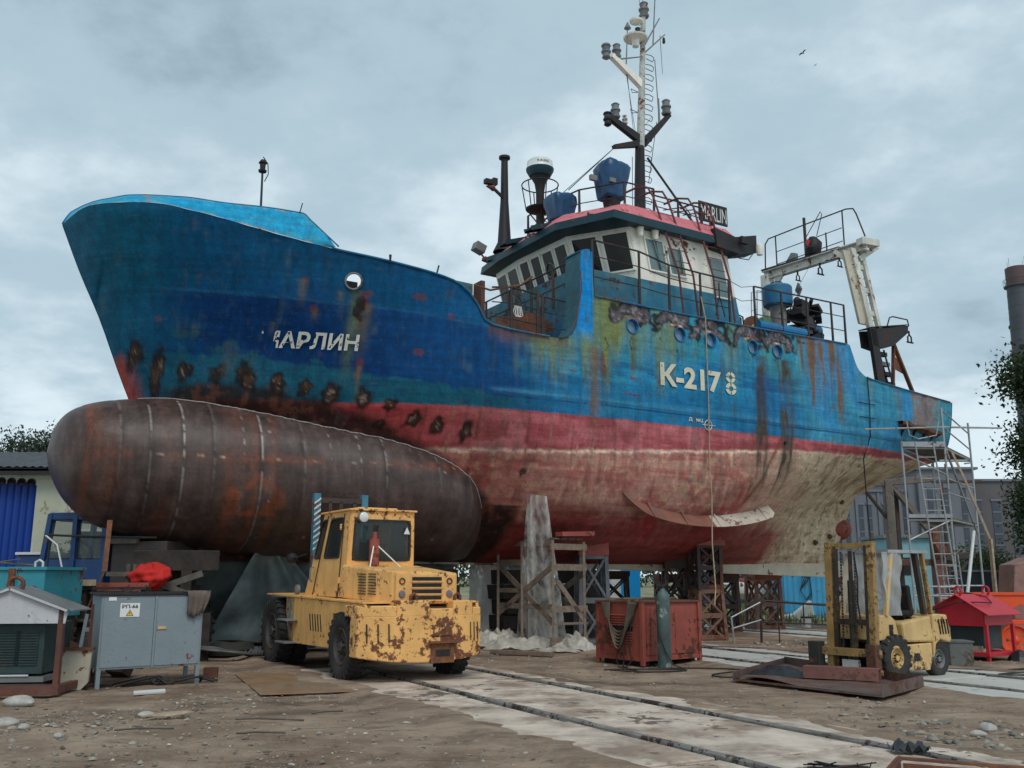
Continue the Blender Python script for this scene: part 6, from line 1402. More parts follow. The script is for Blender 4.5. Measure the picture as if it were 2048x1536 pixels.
def generator_hut():
    t = thing('generator_skid', 'dark green louvred generator under a small grey gable roof in a brown skid frame', 'generator', (-6.88, 13.35, 0), R(6))
    M['gable'] = mat('white_painted_sheet', (.5, .51, .53), rust=.12, rs=3, var=.1, streak=.2); M['brownframe'] = mat('brown_frame_paint', (.12, .05, .04), rust=.3, rs=4, var=.3)
    hw = .78; ze, za, zg = 1.17, 1.45, .98
    g = B(); g.ext([(-hw, 0, zg), (hw - .03, 0, zg), (hw, 0, ze), (0, 0, za), (-hw, 0, ze)], (0, .02, 0)); g.out('gable_panel', 'gable', t)
    for s in (1, -1):
        g = B(); g.ext([(0, -.05, za + .005), (s * (hw + .08), -.05, ze - .03), (s * (hw + .08), -.05, ze - .01), (0, -.05, za + .03)], (0, .75, 0)); g.out('roof_sheet', 'grey', t)
        g = B(); g.beam((s * .01, -.045, za - .01), (s * hw, -.045, ze - .02), .03, .03); g.out('roof_trim', 'gable', t)
    g = B(); g.ext([(-.16, .05, 1.4), (.16, .05, 1.4), (.0, .05, 1.62)], (0, .03, 0)) if False else g.tube([(.02 + .1 * math.cos(a_), .1, 1.5 + .1 * math.sin(a_)) for a_ in np.linspace(0, 2 * PI, 13)[:-1]], .03, 6, closed=True); g.out('lifting_ring', 'rust', t)
    g = B(); g.bx(-.1, -.02, .1, .16, 1.4, 1.72); g.out('lifting_post', 'rust', t)
    for x in (-.72, .66): 
        for y in (.0, 1.35): g = B(); g.beam((x + .03, y + .05, .06), (x + .03, y + .05, 1.2), .1, .07); g.out('frame_post', 'brownframe', t)
    for y in (-.12, 1.35): g = B(); g.bx(-.9, .78, y, y + .12, .05, .17); g.out('skid_beam', 'brownframe', t)
    for x in (-.85, .66): g = B(); g.bx(x, x + .1, .0, 1.4, .06, .16); g.out('skid_beam', 'brownframe', t)
    g = B(); g.bx(-.72, .45, .15, 1.2, .3, .97); bd = g.out('engine_box', 'darkgreen', t, bevel=.01)
    for cx in (-.55, -.16, .08):
        for k in range(13): g = B(); g.beam((cx, .14, .86 - k * .036), (cx + (.3 if cx != .08 else .3), .14, .86 - k * .036), .02, .016); g.out('louvre', 'darkgreen', bd)
    g = B(); g.bx(-.72, .5, .1, 1.2, .2, .27); g.out('floor_tray', 'grey', t)
    g = B(); g.bx(-.5, .3, .08, .1, .28, .3); g.out('tray_strip', 'white', t)
    m = thing('leaning_sheet', 'stained off-white steel panel leaning between the generator and the grey cabinet', 'panel', (-6.3, 14.1, 0), R(18))
    M['stained'] = mat('stained_panel', (.42, .38, .3), rust=.42, rs=2.4, rcol=(.2, .08, .03), var=.2)
    g = B(); g.ext([(-.22, 0, .02), (.15, 0, .02), (.24, .02, .12), (.26, .04, .58), (-.2, .04, .58)], (0, .2, 0)); g.out('panel', 'stained', m, bevel=.01)
    g = B(); g.bx(-.24, .28, .0, .26, .57, .6); g.out('panel_top', 'rust', m)
    h = thing('pipe_rack', 'grey angle-iron frame with bits of pipe standing behind the stained panel', 'rack', (-6.6, 14.9, 0), R(10))
    g = B(); g.beam((0, 0, 0), (.12, 0, 1.05), .06, .05); g.out('leg', 'greyblue', h); g = B(); g.beam((.3, 0, 0), (.36, 0, 1.02), .07, .05); g.out('leg', 'greyblue', h)
    g = B(); g.beam((.1, 0, .82), (.4, 0, .84), .05, .06); g.out('crossbar', 'greyblue', h); g = B(); g.beam((.05, .02, .35), (.35, .02, .8), .03, .04); g.out('brace', 'white', h)
    g = B(); g.box((.3, 0, 1.0), (.12, .1, .14)); g.out('cap', 'primer', h)
generator_hut()

def red_box():
    a = math.atan2(.6, .8)
    t = thing('welding_cabinet', 'tall red primer steel cabinet with louvres and hoses looped over its left face', 'cabinet', (2.38, 17.9, 0), a)
    W, D, H_ = 1.5, 1.2, 1.14
    g = B(); g.ext([(0, 0, .12), (W, 0, .12), (W, 0, H_), (0, 0, H_)], (0, D, 0)); g.out('body', 'primer', t, bevel=.008)
    g = B(); g.ext([(-.04, -.04, H_), (W + .04, -.04, H_), (W + .04, D + .04, H_), (-.04, D + .04, H_)], (0, 0, .03)); g.out('lid', 'rust', t)
    for x in (.0, W): 
        for y in (0, D): g = B(); g.beam((x, y, .02), (x, y, H_), .07, .07); g.out('corner_angle', 'primer', t)
    g = B(); g.bx(-.02, W + .02, -.03, 0, .1, .17); g.out('skirt', 'primer', t); g = B(); g.bx(-.03, .0, -.02, D + .02, .1, .17); g.out('skirt', 'primer', t)
    for x in (.1, W - .2): g = B(); g.bx(x, x + .12, .05, D - .05, 0, .1); g.out('skid', 'black', t)
    # left face louvres
    for k in range(12):
        if k in (5, 6): continue
        g = B(); z = .92 - k * .045; g.ext([(-.002, .25, z), (-.028, .25, z - .02), (-.002, .25, z - .03)], (0, .65, 0)); g.out('louvre', 'primer', t)
    g = B(); g.bx(-.008, -.001, .25, .9, .63, .72); g.out('vent_opening', 'black', t)
    g = B(); g.bx(.1, W - .1, -.012, 0, .2, 1.06); g.out('front_panel', 'primer', t, bevel=.02)
    g = B(); g.bx(.4, .46, -.02, 0, .85, 1.1); g.out('lug', 'primer', t)
    for x in (.2, .85): g = B(); g.bx(x, x + .02, -.02, -.01, .2, 1.04); g.out('panel_rib', 'primer', t)
    M['hose'] = mat('dirty_hose', (.1, .085, .06), rough=.7, var=.4)
    h = thing('hose_coil', 'dirty hoses hanging in long loops over the lid of the red cabinet', 'hose', (2.38, 17.9, 0), a)
    rnd = random.Random(2)
    for k in range(6):
        y0 = .1 + k * .03; y1 = 1.02 - k * .04; dz = .5 + .06 * k
        pts = [(.3, .3, 1.2), (.1 - .02 * k, y0 + .1, 1.2), (-.05 - .01 * k, y0, 1.12)]
        pts += [(-.06 - .012 * k, y0 + (y1 - y0) * f, 1.1 - dz * math.sin(PI * f) ** .8) for f in np.linspace(.1, .9, 9)]
        pts += [(-.05, y1, 1.12), (.1, y1 + .02, 1.2), (.5, y1 - .1, 1.19)]
        g = B(); g.tube(pts, .016, 6); g.out('hose', 'hose', h, smooth=True)
    for k in range(3):
        g = B(); g.tube([(.2, .3, 1.2), (.0 - .02 * k, .22, 1.18), (-.05, .18, .9), (-.07, .3 + .12 * k, .5), (-.1, .2 + .2 * k, .1), (-.3 - .1 * k, .1, .03), (-.8, -.3 - .2 * k, .03)], .013, 6); g.out('hose', 'black', h, smooth=True)
    for k in range(2):
        g = B(); g.tube([(.1, .6, 1.19), (.8, .5 + .1 * k, 1.21), (1.3, .4, 1.2), (1.2, .8, 1.19), (.4, .9, 1.2)], .02, 6); g.out('hose', 'hose', h, smooth=True)
    c = thing('gas_cylinder', 'scuffed grey-green gas cylinder standing in front of the red cabinet', 'gas cylinder', (2.73, 17.62, 0))
    M['cylpaint'] = mat('scuffed_cylinder', (.08, .11, .105), rust=.28, rs=3, rcol=(.3, .36, .36), var=.35, c2=(.03, .1, .12), c2f=.4, rough=.5)
    g = B(); g.lathe([(.0, 0), (.118, .0), (.125, .03), (.125, 1.2), (.118, 1.27), (.085, 1.34), (.045, 1.375), (.04, 1.4)], (0, 0, 0), 'z', 24); g.out('bottle', 'cylpaint', c, smooth=True)
    g = B(); g.cyl((0, 0, 1.38), (0, 0, 1.5), .03, n=8); g.cyl((-.07, 0, 1.44), (.07, 0, 1.46), .022, n=8); g.lathe([(0, -.02), (.04, -.02), (.04, .02), (0, .02)], (-.08, 0, 1.47), 'y', 12); g.lathe([(0, -.02), (.035, -.02), (.035, .02), (0, .02)], (.07, 0, 1.5), 'y', 12); g.out('valve', 'black', c, kind='stuff')
    g = B(); g.tube([(-.08, 0, 1.44), (-.15, -.05, 1.35), (-.14, -.13, 1.1), (-.12, -.14, .6), (.0, -.16, .3), (.12, -.2, .08), (.3, -.3, .03)], .012, 6); g.out('gas_hose', 'black', c, smooth=True)
red_box()

def tray():
    A_, B_, C_, D_ = Vector((3.42, 15.3, .0)), Vector((4.95, 17.9, 0)), Vector((5.98, 14.4, 0)), Vector((4.9, 13.15, 0))
    t = thing('steel_tray', 'shallow rusty steel tray lying on the dirt in front of the small forklift', 'steel tray', (3.42, 15.3, 0))
    L_ = lambda p, z: Vector((p.x - 3.42, p.y - 15.3, z))
    P = []; n = 20
    for i in range(n + 1):
        u = i / n; row = []
        for j in range(13):
            v = j / 12; p = A_.lerp(D_, u).lerp(B_.lerp(C_, u), v); row.append(L_(p, .07 + .018 * math.sin(u * 9 + v * 3) + (.04 * math.sin(u * 6) * (1 - v))))
        P.append(row)
    g = B(); g.grid(P); g.out('tray_floor', 'traysteel', t, smooth=True, solid=.008)
    for a, b, h in ((A_, B_, .13), (B_, C_, .15), (C_, D_, .16), (A_, D_, .03)):
        g = B(); g.beam(L_(a, .07 + h / 2 - .03), L_(b, .07 + h / 2 - .03), .012, h); g.out('tray_edge', 'traysteel', t)
    c = thing('channel_offcut', 'short length of rusty red channel steel lying inside the tray', 'steel channel', (5.0, 15.0, .09), math.atan2(-.55, .95))
    g = B(); g.bx(-.55, .55, -.12, -.1, 0, .16); g.out('channel_flange', 'channelrust', c); g = B(); g.bx(-.55, .55, -.12, .12, .16, .175); g.out('channel_web', 'channelrust', c); g = B(); g.bx(-.55, .55, .1, .12, 0, .16); g.out('channel_flange', 'channelrust', c)
    r = thing('rag_heap', 'black greasy rag heap in the left corner of the tray', 'rags', (4.2, 15.55, .08))
    rnd = random.Random(3)
    P = [[(.62 * (i / 15 - .5) * 1.6 + rnd.uniform(-.02, .02), .5 * (j / 11 - .5) * 1.6 + rnd.uniform(-.02, .02), max(.0, .19 * math.cos((i / 15 - .5) * 3) * math.cos((j / 11 - .5) * 3) * (.5 + .5 * rnd.random()))) for i in range(16)] for j in range(12)]
    g = B(); g.grid(P); g.out('rag', 'rag', r, smooth='all')
M['channelrust'] = mat('channel_rust', (.2, .085, .07), rust=.3, rs=4, rcol=(.14, .07, .05)); M['traysteel'] = mat('dull_tray_steel', (.12, .085, .075), rust=.35, rs=2, rcol=(.13, .06, .04), var=.3, rough=.55)
tray()

def lattice(w, d, h, m, bays=2, parent=None, name='trestle', taper=.0, t=.085):
    """steel trestle: four legs, horizontals and diagonals on every face"""
    cs = lambda z: [(sx * (w / 2 + taper * (1 - z / h)), sy * (d / 2 + taper * .6 * (1 - z / h)), z) for sx, sy in ((-1, -1), (1, -1), (1, 1), (-1, 1))]
    for k in range(4):
        g = B(); g.beam(cs(0)[k], cs(h)[k], t * 1.3, t); g.out('leg', m, parent)
    for b in range(bays + 1):
        z = h * b / bays if b else .08
        c = cs(z)
        for k in range(4): g = B(); g.beam(c[k], c[(k + 1) % 4], t, t * 1.4); g.out('crossbar', m, parent)
    for b in range(bays):
        z0, z1 = h * b / bays, h * (b + 1) / bays
        for k in range(4):
            c0, c1 = cs(z0), cs(z1); g = B(); g.beam(c0[k], c1[(k + 1) % 4], t * .8, t * .6); g.out('diagonal', m, parent)
            g = B(); g.beam(c0[(k + 1) % 4], c1[k], t * .8, t * .6); g.out('diagonal', m, parent)
def shipxy(s, p): return (B0[0] + .850352 * s + .526214 * p, B0[1] + .526214 * s - .850352 * p)
def supports():
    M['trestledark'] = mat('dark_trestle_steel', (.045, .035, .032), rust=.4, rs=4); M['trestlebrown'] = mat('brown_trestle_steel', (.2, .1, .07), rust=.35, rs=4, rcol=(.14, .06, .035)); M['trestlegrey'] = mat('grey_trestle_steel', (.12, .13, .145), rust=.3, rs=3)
    # main towers seen beside the red cabinet
    x, y = 5.12, 25.7
    t = thing('support_tower', 'tall lattice support tower, orange-brown at its foot, right of the red cabinet', 'ship support', (x, y, 0), R(12), 'lattice towers propping the hull')
    lattice(.62, .62, 1.25, 'trestlebrown', 2, t, taper=.06)
    o = bpy.data.objects.new('upper_frame', None); col.objects.link(o); o.parent = t; o.location = (0, 0, 1.27); lattice(.62, .62, 1.15, 'trestledark', 2, o)
    g = B(); g.bx(-.42, .42, -.42, .42, 2.42, 2.56); g.out('cap_block', 'primer', t); g = B(); g.bx(-.34, .34, -.4, .4, 2.56, 2.98); g.out('timber_pad', 'primer', t)
    specs = [((4.5, 26.6), 0, .6, 1.9, 'trestledark', 'dark lattice tower just left of the orange-footed tower'),
             ((7.9, 30.6), 10, .75, 1.55, 'trestlebrown', 'brown lattice stand under the cream keel, left of the pipe railing'),
             ((1.95, 23.8), 6, .62, 2.1, 'trestlegrey', 'grey lattice tower right behind the timber scaffold'),
             ((2.0, 25.4), 0, .7, 1.5, 'trestledark', 'black lattice stand under the keel behind the timber scaffold'),
             ((5.0, 30.5), 4, .8, 1.5, 'trestledark', 'black cross-braced stand right of the bright blue container'),
             ((3.3, 31.5), 0, .8, 1.6, 'trestledark', 'black cross-braced stand left of the bright blue container'),
             ((6.4, 29.2), 0, .6, 1.5, 'trestledark', 'dark stand under the keel between the two brown lattice towers'),
             ((10.6, 31.0), 0, .7, 1.45, 'trestlebrown', 'brown stand under the stern foot of the keel, behind the forklift mast')]
    for (xy, rz, w, h, m, lab) in specs:
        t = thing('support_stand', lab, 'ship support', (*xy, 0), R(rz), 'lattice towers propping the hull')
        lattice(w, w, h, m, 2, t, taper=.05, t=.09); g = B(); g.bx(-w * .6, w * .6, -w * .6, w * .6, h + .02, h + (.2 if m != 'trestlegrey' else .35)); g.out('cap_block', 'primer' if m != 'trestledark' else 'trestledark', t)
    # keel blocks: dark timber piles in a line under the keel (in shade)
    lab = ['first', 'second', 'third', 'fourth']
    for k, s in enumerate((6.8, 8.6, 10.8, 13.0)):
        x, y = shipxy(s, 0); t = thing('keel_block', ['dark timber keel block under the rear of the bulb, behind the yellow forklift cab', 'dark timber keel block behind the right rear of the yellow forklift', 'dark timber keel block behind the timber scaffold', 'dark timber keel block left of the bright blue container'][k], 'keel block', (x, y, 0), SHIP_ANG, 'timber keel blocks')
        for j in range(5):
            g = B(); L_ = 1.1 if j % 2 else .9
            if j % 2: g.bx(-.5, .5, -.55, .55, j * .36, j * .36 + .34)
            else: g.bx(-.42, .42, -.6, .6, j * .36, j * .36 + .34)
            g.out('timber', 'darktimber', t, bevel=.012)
    # crib under the bulb at left
    x, y = shipxy(2.9, .3)
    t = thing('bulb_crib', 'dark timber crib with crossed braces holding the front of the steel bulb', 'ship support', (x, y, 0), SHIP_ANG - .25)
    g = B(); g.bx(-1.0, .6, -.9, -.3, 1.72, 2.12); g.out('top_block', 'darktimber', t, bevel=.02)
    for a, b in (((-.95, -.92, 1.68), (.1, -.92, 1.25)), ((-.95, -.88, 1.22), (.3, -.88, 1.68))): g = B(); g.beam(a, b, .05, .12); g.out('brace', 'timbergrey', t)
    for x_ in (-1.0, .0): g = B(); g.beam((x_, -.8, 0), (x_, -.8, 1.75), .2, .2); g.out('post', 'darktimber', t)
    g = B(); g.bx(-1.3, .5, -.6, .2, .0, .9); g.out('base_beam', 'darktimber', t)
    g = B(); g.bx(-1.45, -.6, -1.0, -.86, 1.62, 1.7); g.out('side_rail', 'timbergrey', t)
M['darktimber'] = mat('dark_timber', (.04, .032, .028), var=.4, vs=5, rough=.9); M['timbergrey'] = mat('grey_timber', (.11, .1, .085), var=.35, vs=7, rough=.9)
supports()

def timber_scaffold():
    P0, P1, P2 = Vector((.915, 21.7, 0)), Vector((-.33, 23.2, 0)), Vector((1.66, 22.3, 0))
    t = thing('timber_scaffold', 'weathered timber scaffold with crossed braces wrapped in clear plastic under the hull', 'scaffold', (0, 0, 0))
    H_ = 2.42
    def bd(a, b, w=.13, h=.035, n='board', m='wood', up=(0, 0, 1)): g = B(); g.beam(a, b, h, w, up=up); g.out(n, m, t)
    v = lambda p, z: Vector((p.x, p.y, z))
    # face one: P0 -> P1
    for p, h in ((P0, 2.42), (P1, 2.45), (P0.lerp(P1, .55), 2.42)): g = B(); g.beam(v(p, 0), v(p, h), .13, .06); g.out('post', 'wood', t)
    bd(v(P0, .6), v(P1, 1.9) , .12, n='brace'); bd(v(P0, 1.85), v(P1, .75), .12, n='brace')
    bd(v(P0, 2.36), v(P1, 2.4), .14); bd(v(P1.lerp(P0, .45), 1.95), v(P1, 1.95), .12); bd(v(P1.lerp(P0, .45), 1.3), v(P1, 1.3), .1)
    bd(v(P0, .95), v(P1, .95), .12)
    off = (P2 - P0)
    P3 = P1 + off
    for p in (P2, P3): g = B(); g.beam(v(p, 0), v(p, 2.4), .11, .06); g.out('post', 'wood', t)
    e = (P2 - P0).normalized() * .08
    for z in (2.28, 1.82, .9, .58, .22): bd(v(P0, z) - e, v(P2, z) + e, .14 if z != .58 else .05, n='rung_board')
    bd(v(P0.lerp(P2, .15), 1.5), v(P2, .62), .12, n='brace')
    bd(v(P2, 1.7), v(P3, .7), .12, n='brace', m='timbergrey'); bd(v(P2, .7), v(P3, 1.7), .12, n='brace', m='timbergrey')
    # platform boards
    for k in range(4): a = P0.lerp(P2, .12 + k * .25); b = P1.lerp(P3, .12 + k * .25); bd(v(a, 2.46), v(b, 2.5), .2, .035, n='platform_board', m='timbergrey', up=(1, 0, 0)) if False else bd(v(a, 2.46), v(b, 2.5), .035, .2, n='platform_board', m='timbergrey')
    g = B(); g.beam(v(P0.lerp(P2, .2), 2.56) + Vector((0, 0, 0)), v(P2, 2.6) + (P2 - P0) * .25, .25, .1); g.out('packing_beam', 'primer', t)
    # plastic sheeting
    M['poly'] = bpy.data.materials.new('clear_polythene'); M['poly'].use_nodes = True
    nt = M['poly'].node_tree; b = nt.nodes['Principled BSDF']; b.inputs['Base Color'].default_value = (.9, .89, .86, 1); b.inputs['Roughness'].default_value = .15
    n = nt.nodes.new('ShaderNodeTexNoise'); n.inputs['Scale'].default_value = 3; n.inputs['Detail'].default_value = 6; r = nt.nodes.new('ShaderNodeMapRange'); r.inputs[1].default_value = .35; r.inputs[2].default_value = .65; r.inputs[3].default_value = .12; r.inputs[4].default_value = .72
    tc = nt.nodes.new('ShaderNodeTexCoord'); mp_ = nt.nodes.new('ShaderNodeMapping'); mp_.inputs['Scale'].default_value = (2.2, 2.2, .35); nt.links.new(tc.outputs['Object'], mp_.inputs[0]); nt.links.new(mp_.outputs[0], n.inputs[0]); nt.links.new(n.outputs[0], r.inputs[0]); nt.links.new(r.outputs[0], b.inputs['Alpha'])
    M['polythick'] = mat('dusty_polythene', (.74, .73, .7), rough=.3, var=.2, bump=.5, bs=10); M['polythick'].node_tree.nodes['Principled BSDF'].inputs['Alpha'].default_value = .9
    def sheet(A, Bb, n, m, folds, amp, seed, obj, name='sheet'):
        """hanging sheet between a top polyline and a bottom polyline"""
        rnd = random.Random(seed); P = []
        def at(L, u):
            L = [Vector(x) for x in L]; f = u * (len(L) - 1); i = min(int(f), len(L) - 2); return L[i].lerp(L[i + 1], f - i)
        ph = [rnd.uniform(0, 6) for _ in range(4)]
        for j in range(m + 1):
            v_ = j / m; row = []
            for i in range(n + 1):
                u = i / n; p = at(A, u).lerp(at(Bb, u), v_)
                d = amp * (.3 + .7 * v_) * (math.sin(u * folds * 6.28 + ph[0] + v_ * 1.5) + .5 * math.sin(u * folds * 14 + ph[1] - v_ * 3) + .3 * math.sin(v_ * 12 + u * 9 + ph[2])); row.append(p + Vector((.25 * d, -d, .15 * d * math.sin(v_ * 5))))
            P.append(row)
        g = B(); g.grid(P); return g
    pl = thing('plastic_sheet', 'clear plastic sheet hanging from the hull down through the timber scaffold', 'plastic sheet', (0, 0, 0))
    g = sheet([(.33, 21.45, 3.45), (.55, 21.45, 3.42), (.78, 21.45, 3.38)], [(.35, 23.2, .15), (.7, 23.0, .12), (1.3, 22.9, .1)], 40, 34, 1.3, .09, 1, pl); g.out('sheet', 'poly', pl, smooth='all')
    g = sheet([(.34, 21.5, 3.45), (.5, 21.5, 3.4)], [(.1, 23.4, .1), (.6, 23.0, .1)], 24, 24, 1, .08, 4, pl); g.out('sheet', 'poly', pl, smooth='all')
    p2 = thing('plastic_sheet', 'dusty translucent sheet stretched upright left of the timber scaffold', 'plastic sheet', (0, 0, 0))
    g = sheet([(-1.05, 24.4, 2.25), (-.55, 24.2, 2.35), (-.3, 24.0, 2.2)], [(-1.1, 24.4, .0), (-.6, 24.0, .0), (-.3, 24.0, .0)], 30, 26, 2, .03, 7, p2); g.out('sheet', 'polythick', p2, smooth='all')
    g = sheet([(-.5, 24.4, 2.2), (.1, 24.6, 2.3), (1.0, 24.7, 2.0)], [(-.6, 24.6, .0), (.1, 24.6, .0), (1.2, 24.7, .0)], 30, 26, 3, .04, 9, p2); g.out('sheet', 'polythick', p2, smooth='all')
    hp_ = thing('plastic_heap', 'crumpled clear plastic sheeting heaped on the ground round the scaffold feet', 'plastic sheet', (0, 0, 0))
    for k, (cx, cy, rx, ry, h, sd) in enumerate(((-.65, 22.6, .55, .4, .42, 1), (.0, 22.2, .6, .4, .35, 2), (.65, 22.3, .55, .4, .3, 3), (1.3, 21.8, .5, .3, .4, 4), (1.0, 21.5, .45, .3, .14, 5), (-.2, 23.1, .4, .4, .55, 6))):
        nx, ny = 44, 34; P = []
        for j in range(ny + 1):
            row = []
            for i in range(nx + 1):
                u, v_ = i / nx * 2 - 1, j / ny * 2 - 1; r_ = u * u + v_ * v_
                z = h * max(0, 1 - r_ * .8) * (.3 + 1.0 * float(fbm(u * 2.6 + sd * 5, v_ * 2.6, 2)) + .55 * (float(fbm(u * 7 + sd * 3, v_ * 7, 2)) - .5)) * .8 + .015
                row.append((cx + rx * u + .05 * math.sin(v_ * 9 + sd), cy + ry * v_ + .05 * math.sin(u * 8 + sd), z))
            P.append(row)
        g = B(); g.grid(P); M.setdefault('polyheap', mat('dirty_polythene', (.5, .47, .41), rough=.3, var=.3, bump=.5, bs=14)); M['polyheap'].node_tree.nodes['Principled BSDF'].inputs['Alpha'].default_value = .82; g.out('crumpled_sheet', 'polyheap', hp_, smooth='all')
    return sheet
_sheet = timber_scaffold()

def tarps():
    M['greytarp'] = mat('dark_green_tarp', (.17, .215, .22), rough=.28, var=.35, bump=.3, bs=8)
    t = thing('tarpaulin', 'dark grey-green tarpaulin hanging in folds under the bulb, behind the yellow forklift', 'tarpaulin', (0, 0, 0))
    def S(s, p, z): x, y = shipxy(s, p); return (x, y, z)
    g = _sheet([S(3.3, .1, 2.15), S(6.0, 0, 2.02), S(7.6, 0, 2.0), S(9.2, 0, 2.0)], [S(2.3, -.9, .0), S(5.2, -1.4, .0), S(7.6, -1.5, .0), S(10.0, -1.2, .0)], 140, 44, 2.6, .26, 3, t); g.out('sheet', 'greytarp', t, smooth='all')
    g = _sheet([S(4.2, .5, 2.1), S(5.0, .4, 2.05)], [S(3.4, .0, .3), S(7.2, -.6, .03)], 80, 34, 1.6, .2, 8, t); g.out('sheet', 'greytarp', t, smooth='all')
    M['redcloth'] = mat('red_cloth', (.5, .02, .015), rough=.8, var=.2, bump=.4, bs=20)
    r = thing('red_bag', 'bundle of bright red cloth lying on the crib below the bulb', 'cloth bundle', (-6.93, 18.6, 1.62), 0)
    P = []
    for j in range(33):
        th = PI * j / 32; row = []
        for i in range(65):
            a = 2 * PI * (i % 64) / 64; k = 1 + .14 * math.sin(3 * a + 2 * th) + .07 * math.sin(7 * a - 3 * th) + .05 * math.sin(9 * th + 2 * a) + .05 * math.sin(15 * a + 4 * th)
            row.append((.36 * math.sin(th) * math.cos(a) * k, .25 * math.sin(th) * math.sin(a) * k, .22 * math.cos(th) * k))
        P.append(row)
    g = B(); g.grid(P); g.out('cloth', 'redcloth', r, smooth='all')
    s = thing('steel_plate_stack', 'long reddish steel box beam lying on the crib in front of the red cloth', 'steel beam', (-7.25, 18.1, 1.35), R(8))
    g = B(); g.bx(-.45, .48, -.1, .1, 0, .15); g.out('beam', 'primer', s, bevel=.006)
    b = thing('steel_pole', 'rusty flat bar leaning against the bulb in front of the blue machine', 'steel bar', (0, 0, 0))
    g = B(); g.beam((-7.72, 17.6, .9), (-7.45, 17.7, 1.7), .09, .03); g.beam((-7.45, 17.7, 1.7), (-7.55, 18.0, 2.65), .09, .03); g.out('bar', 'rust', b, kind='stuff')
tarps()
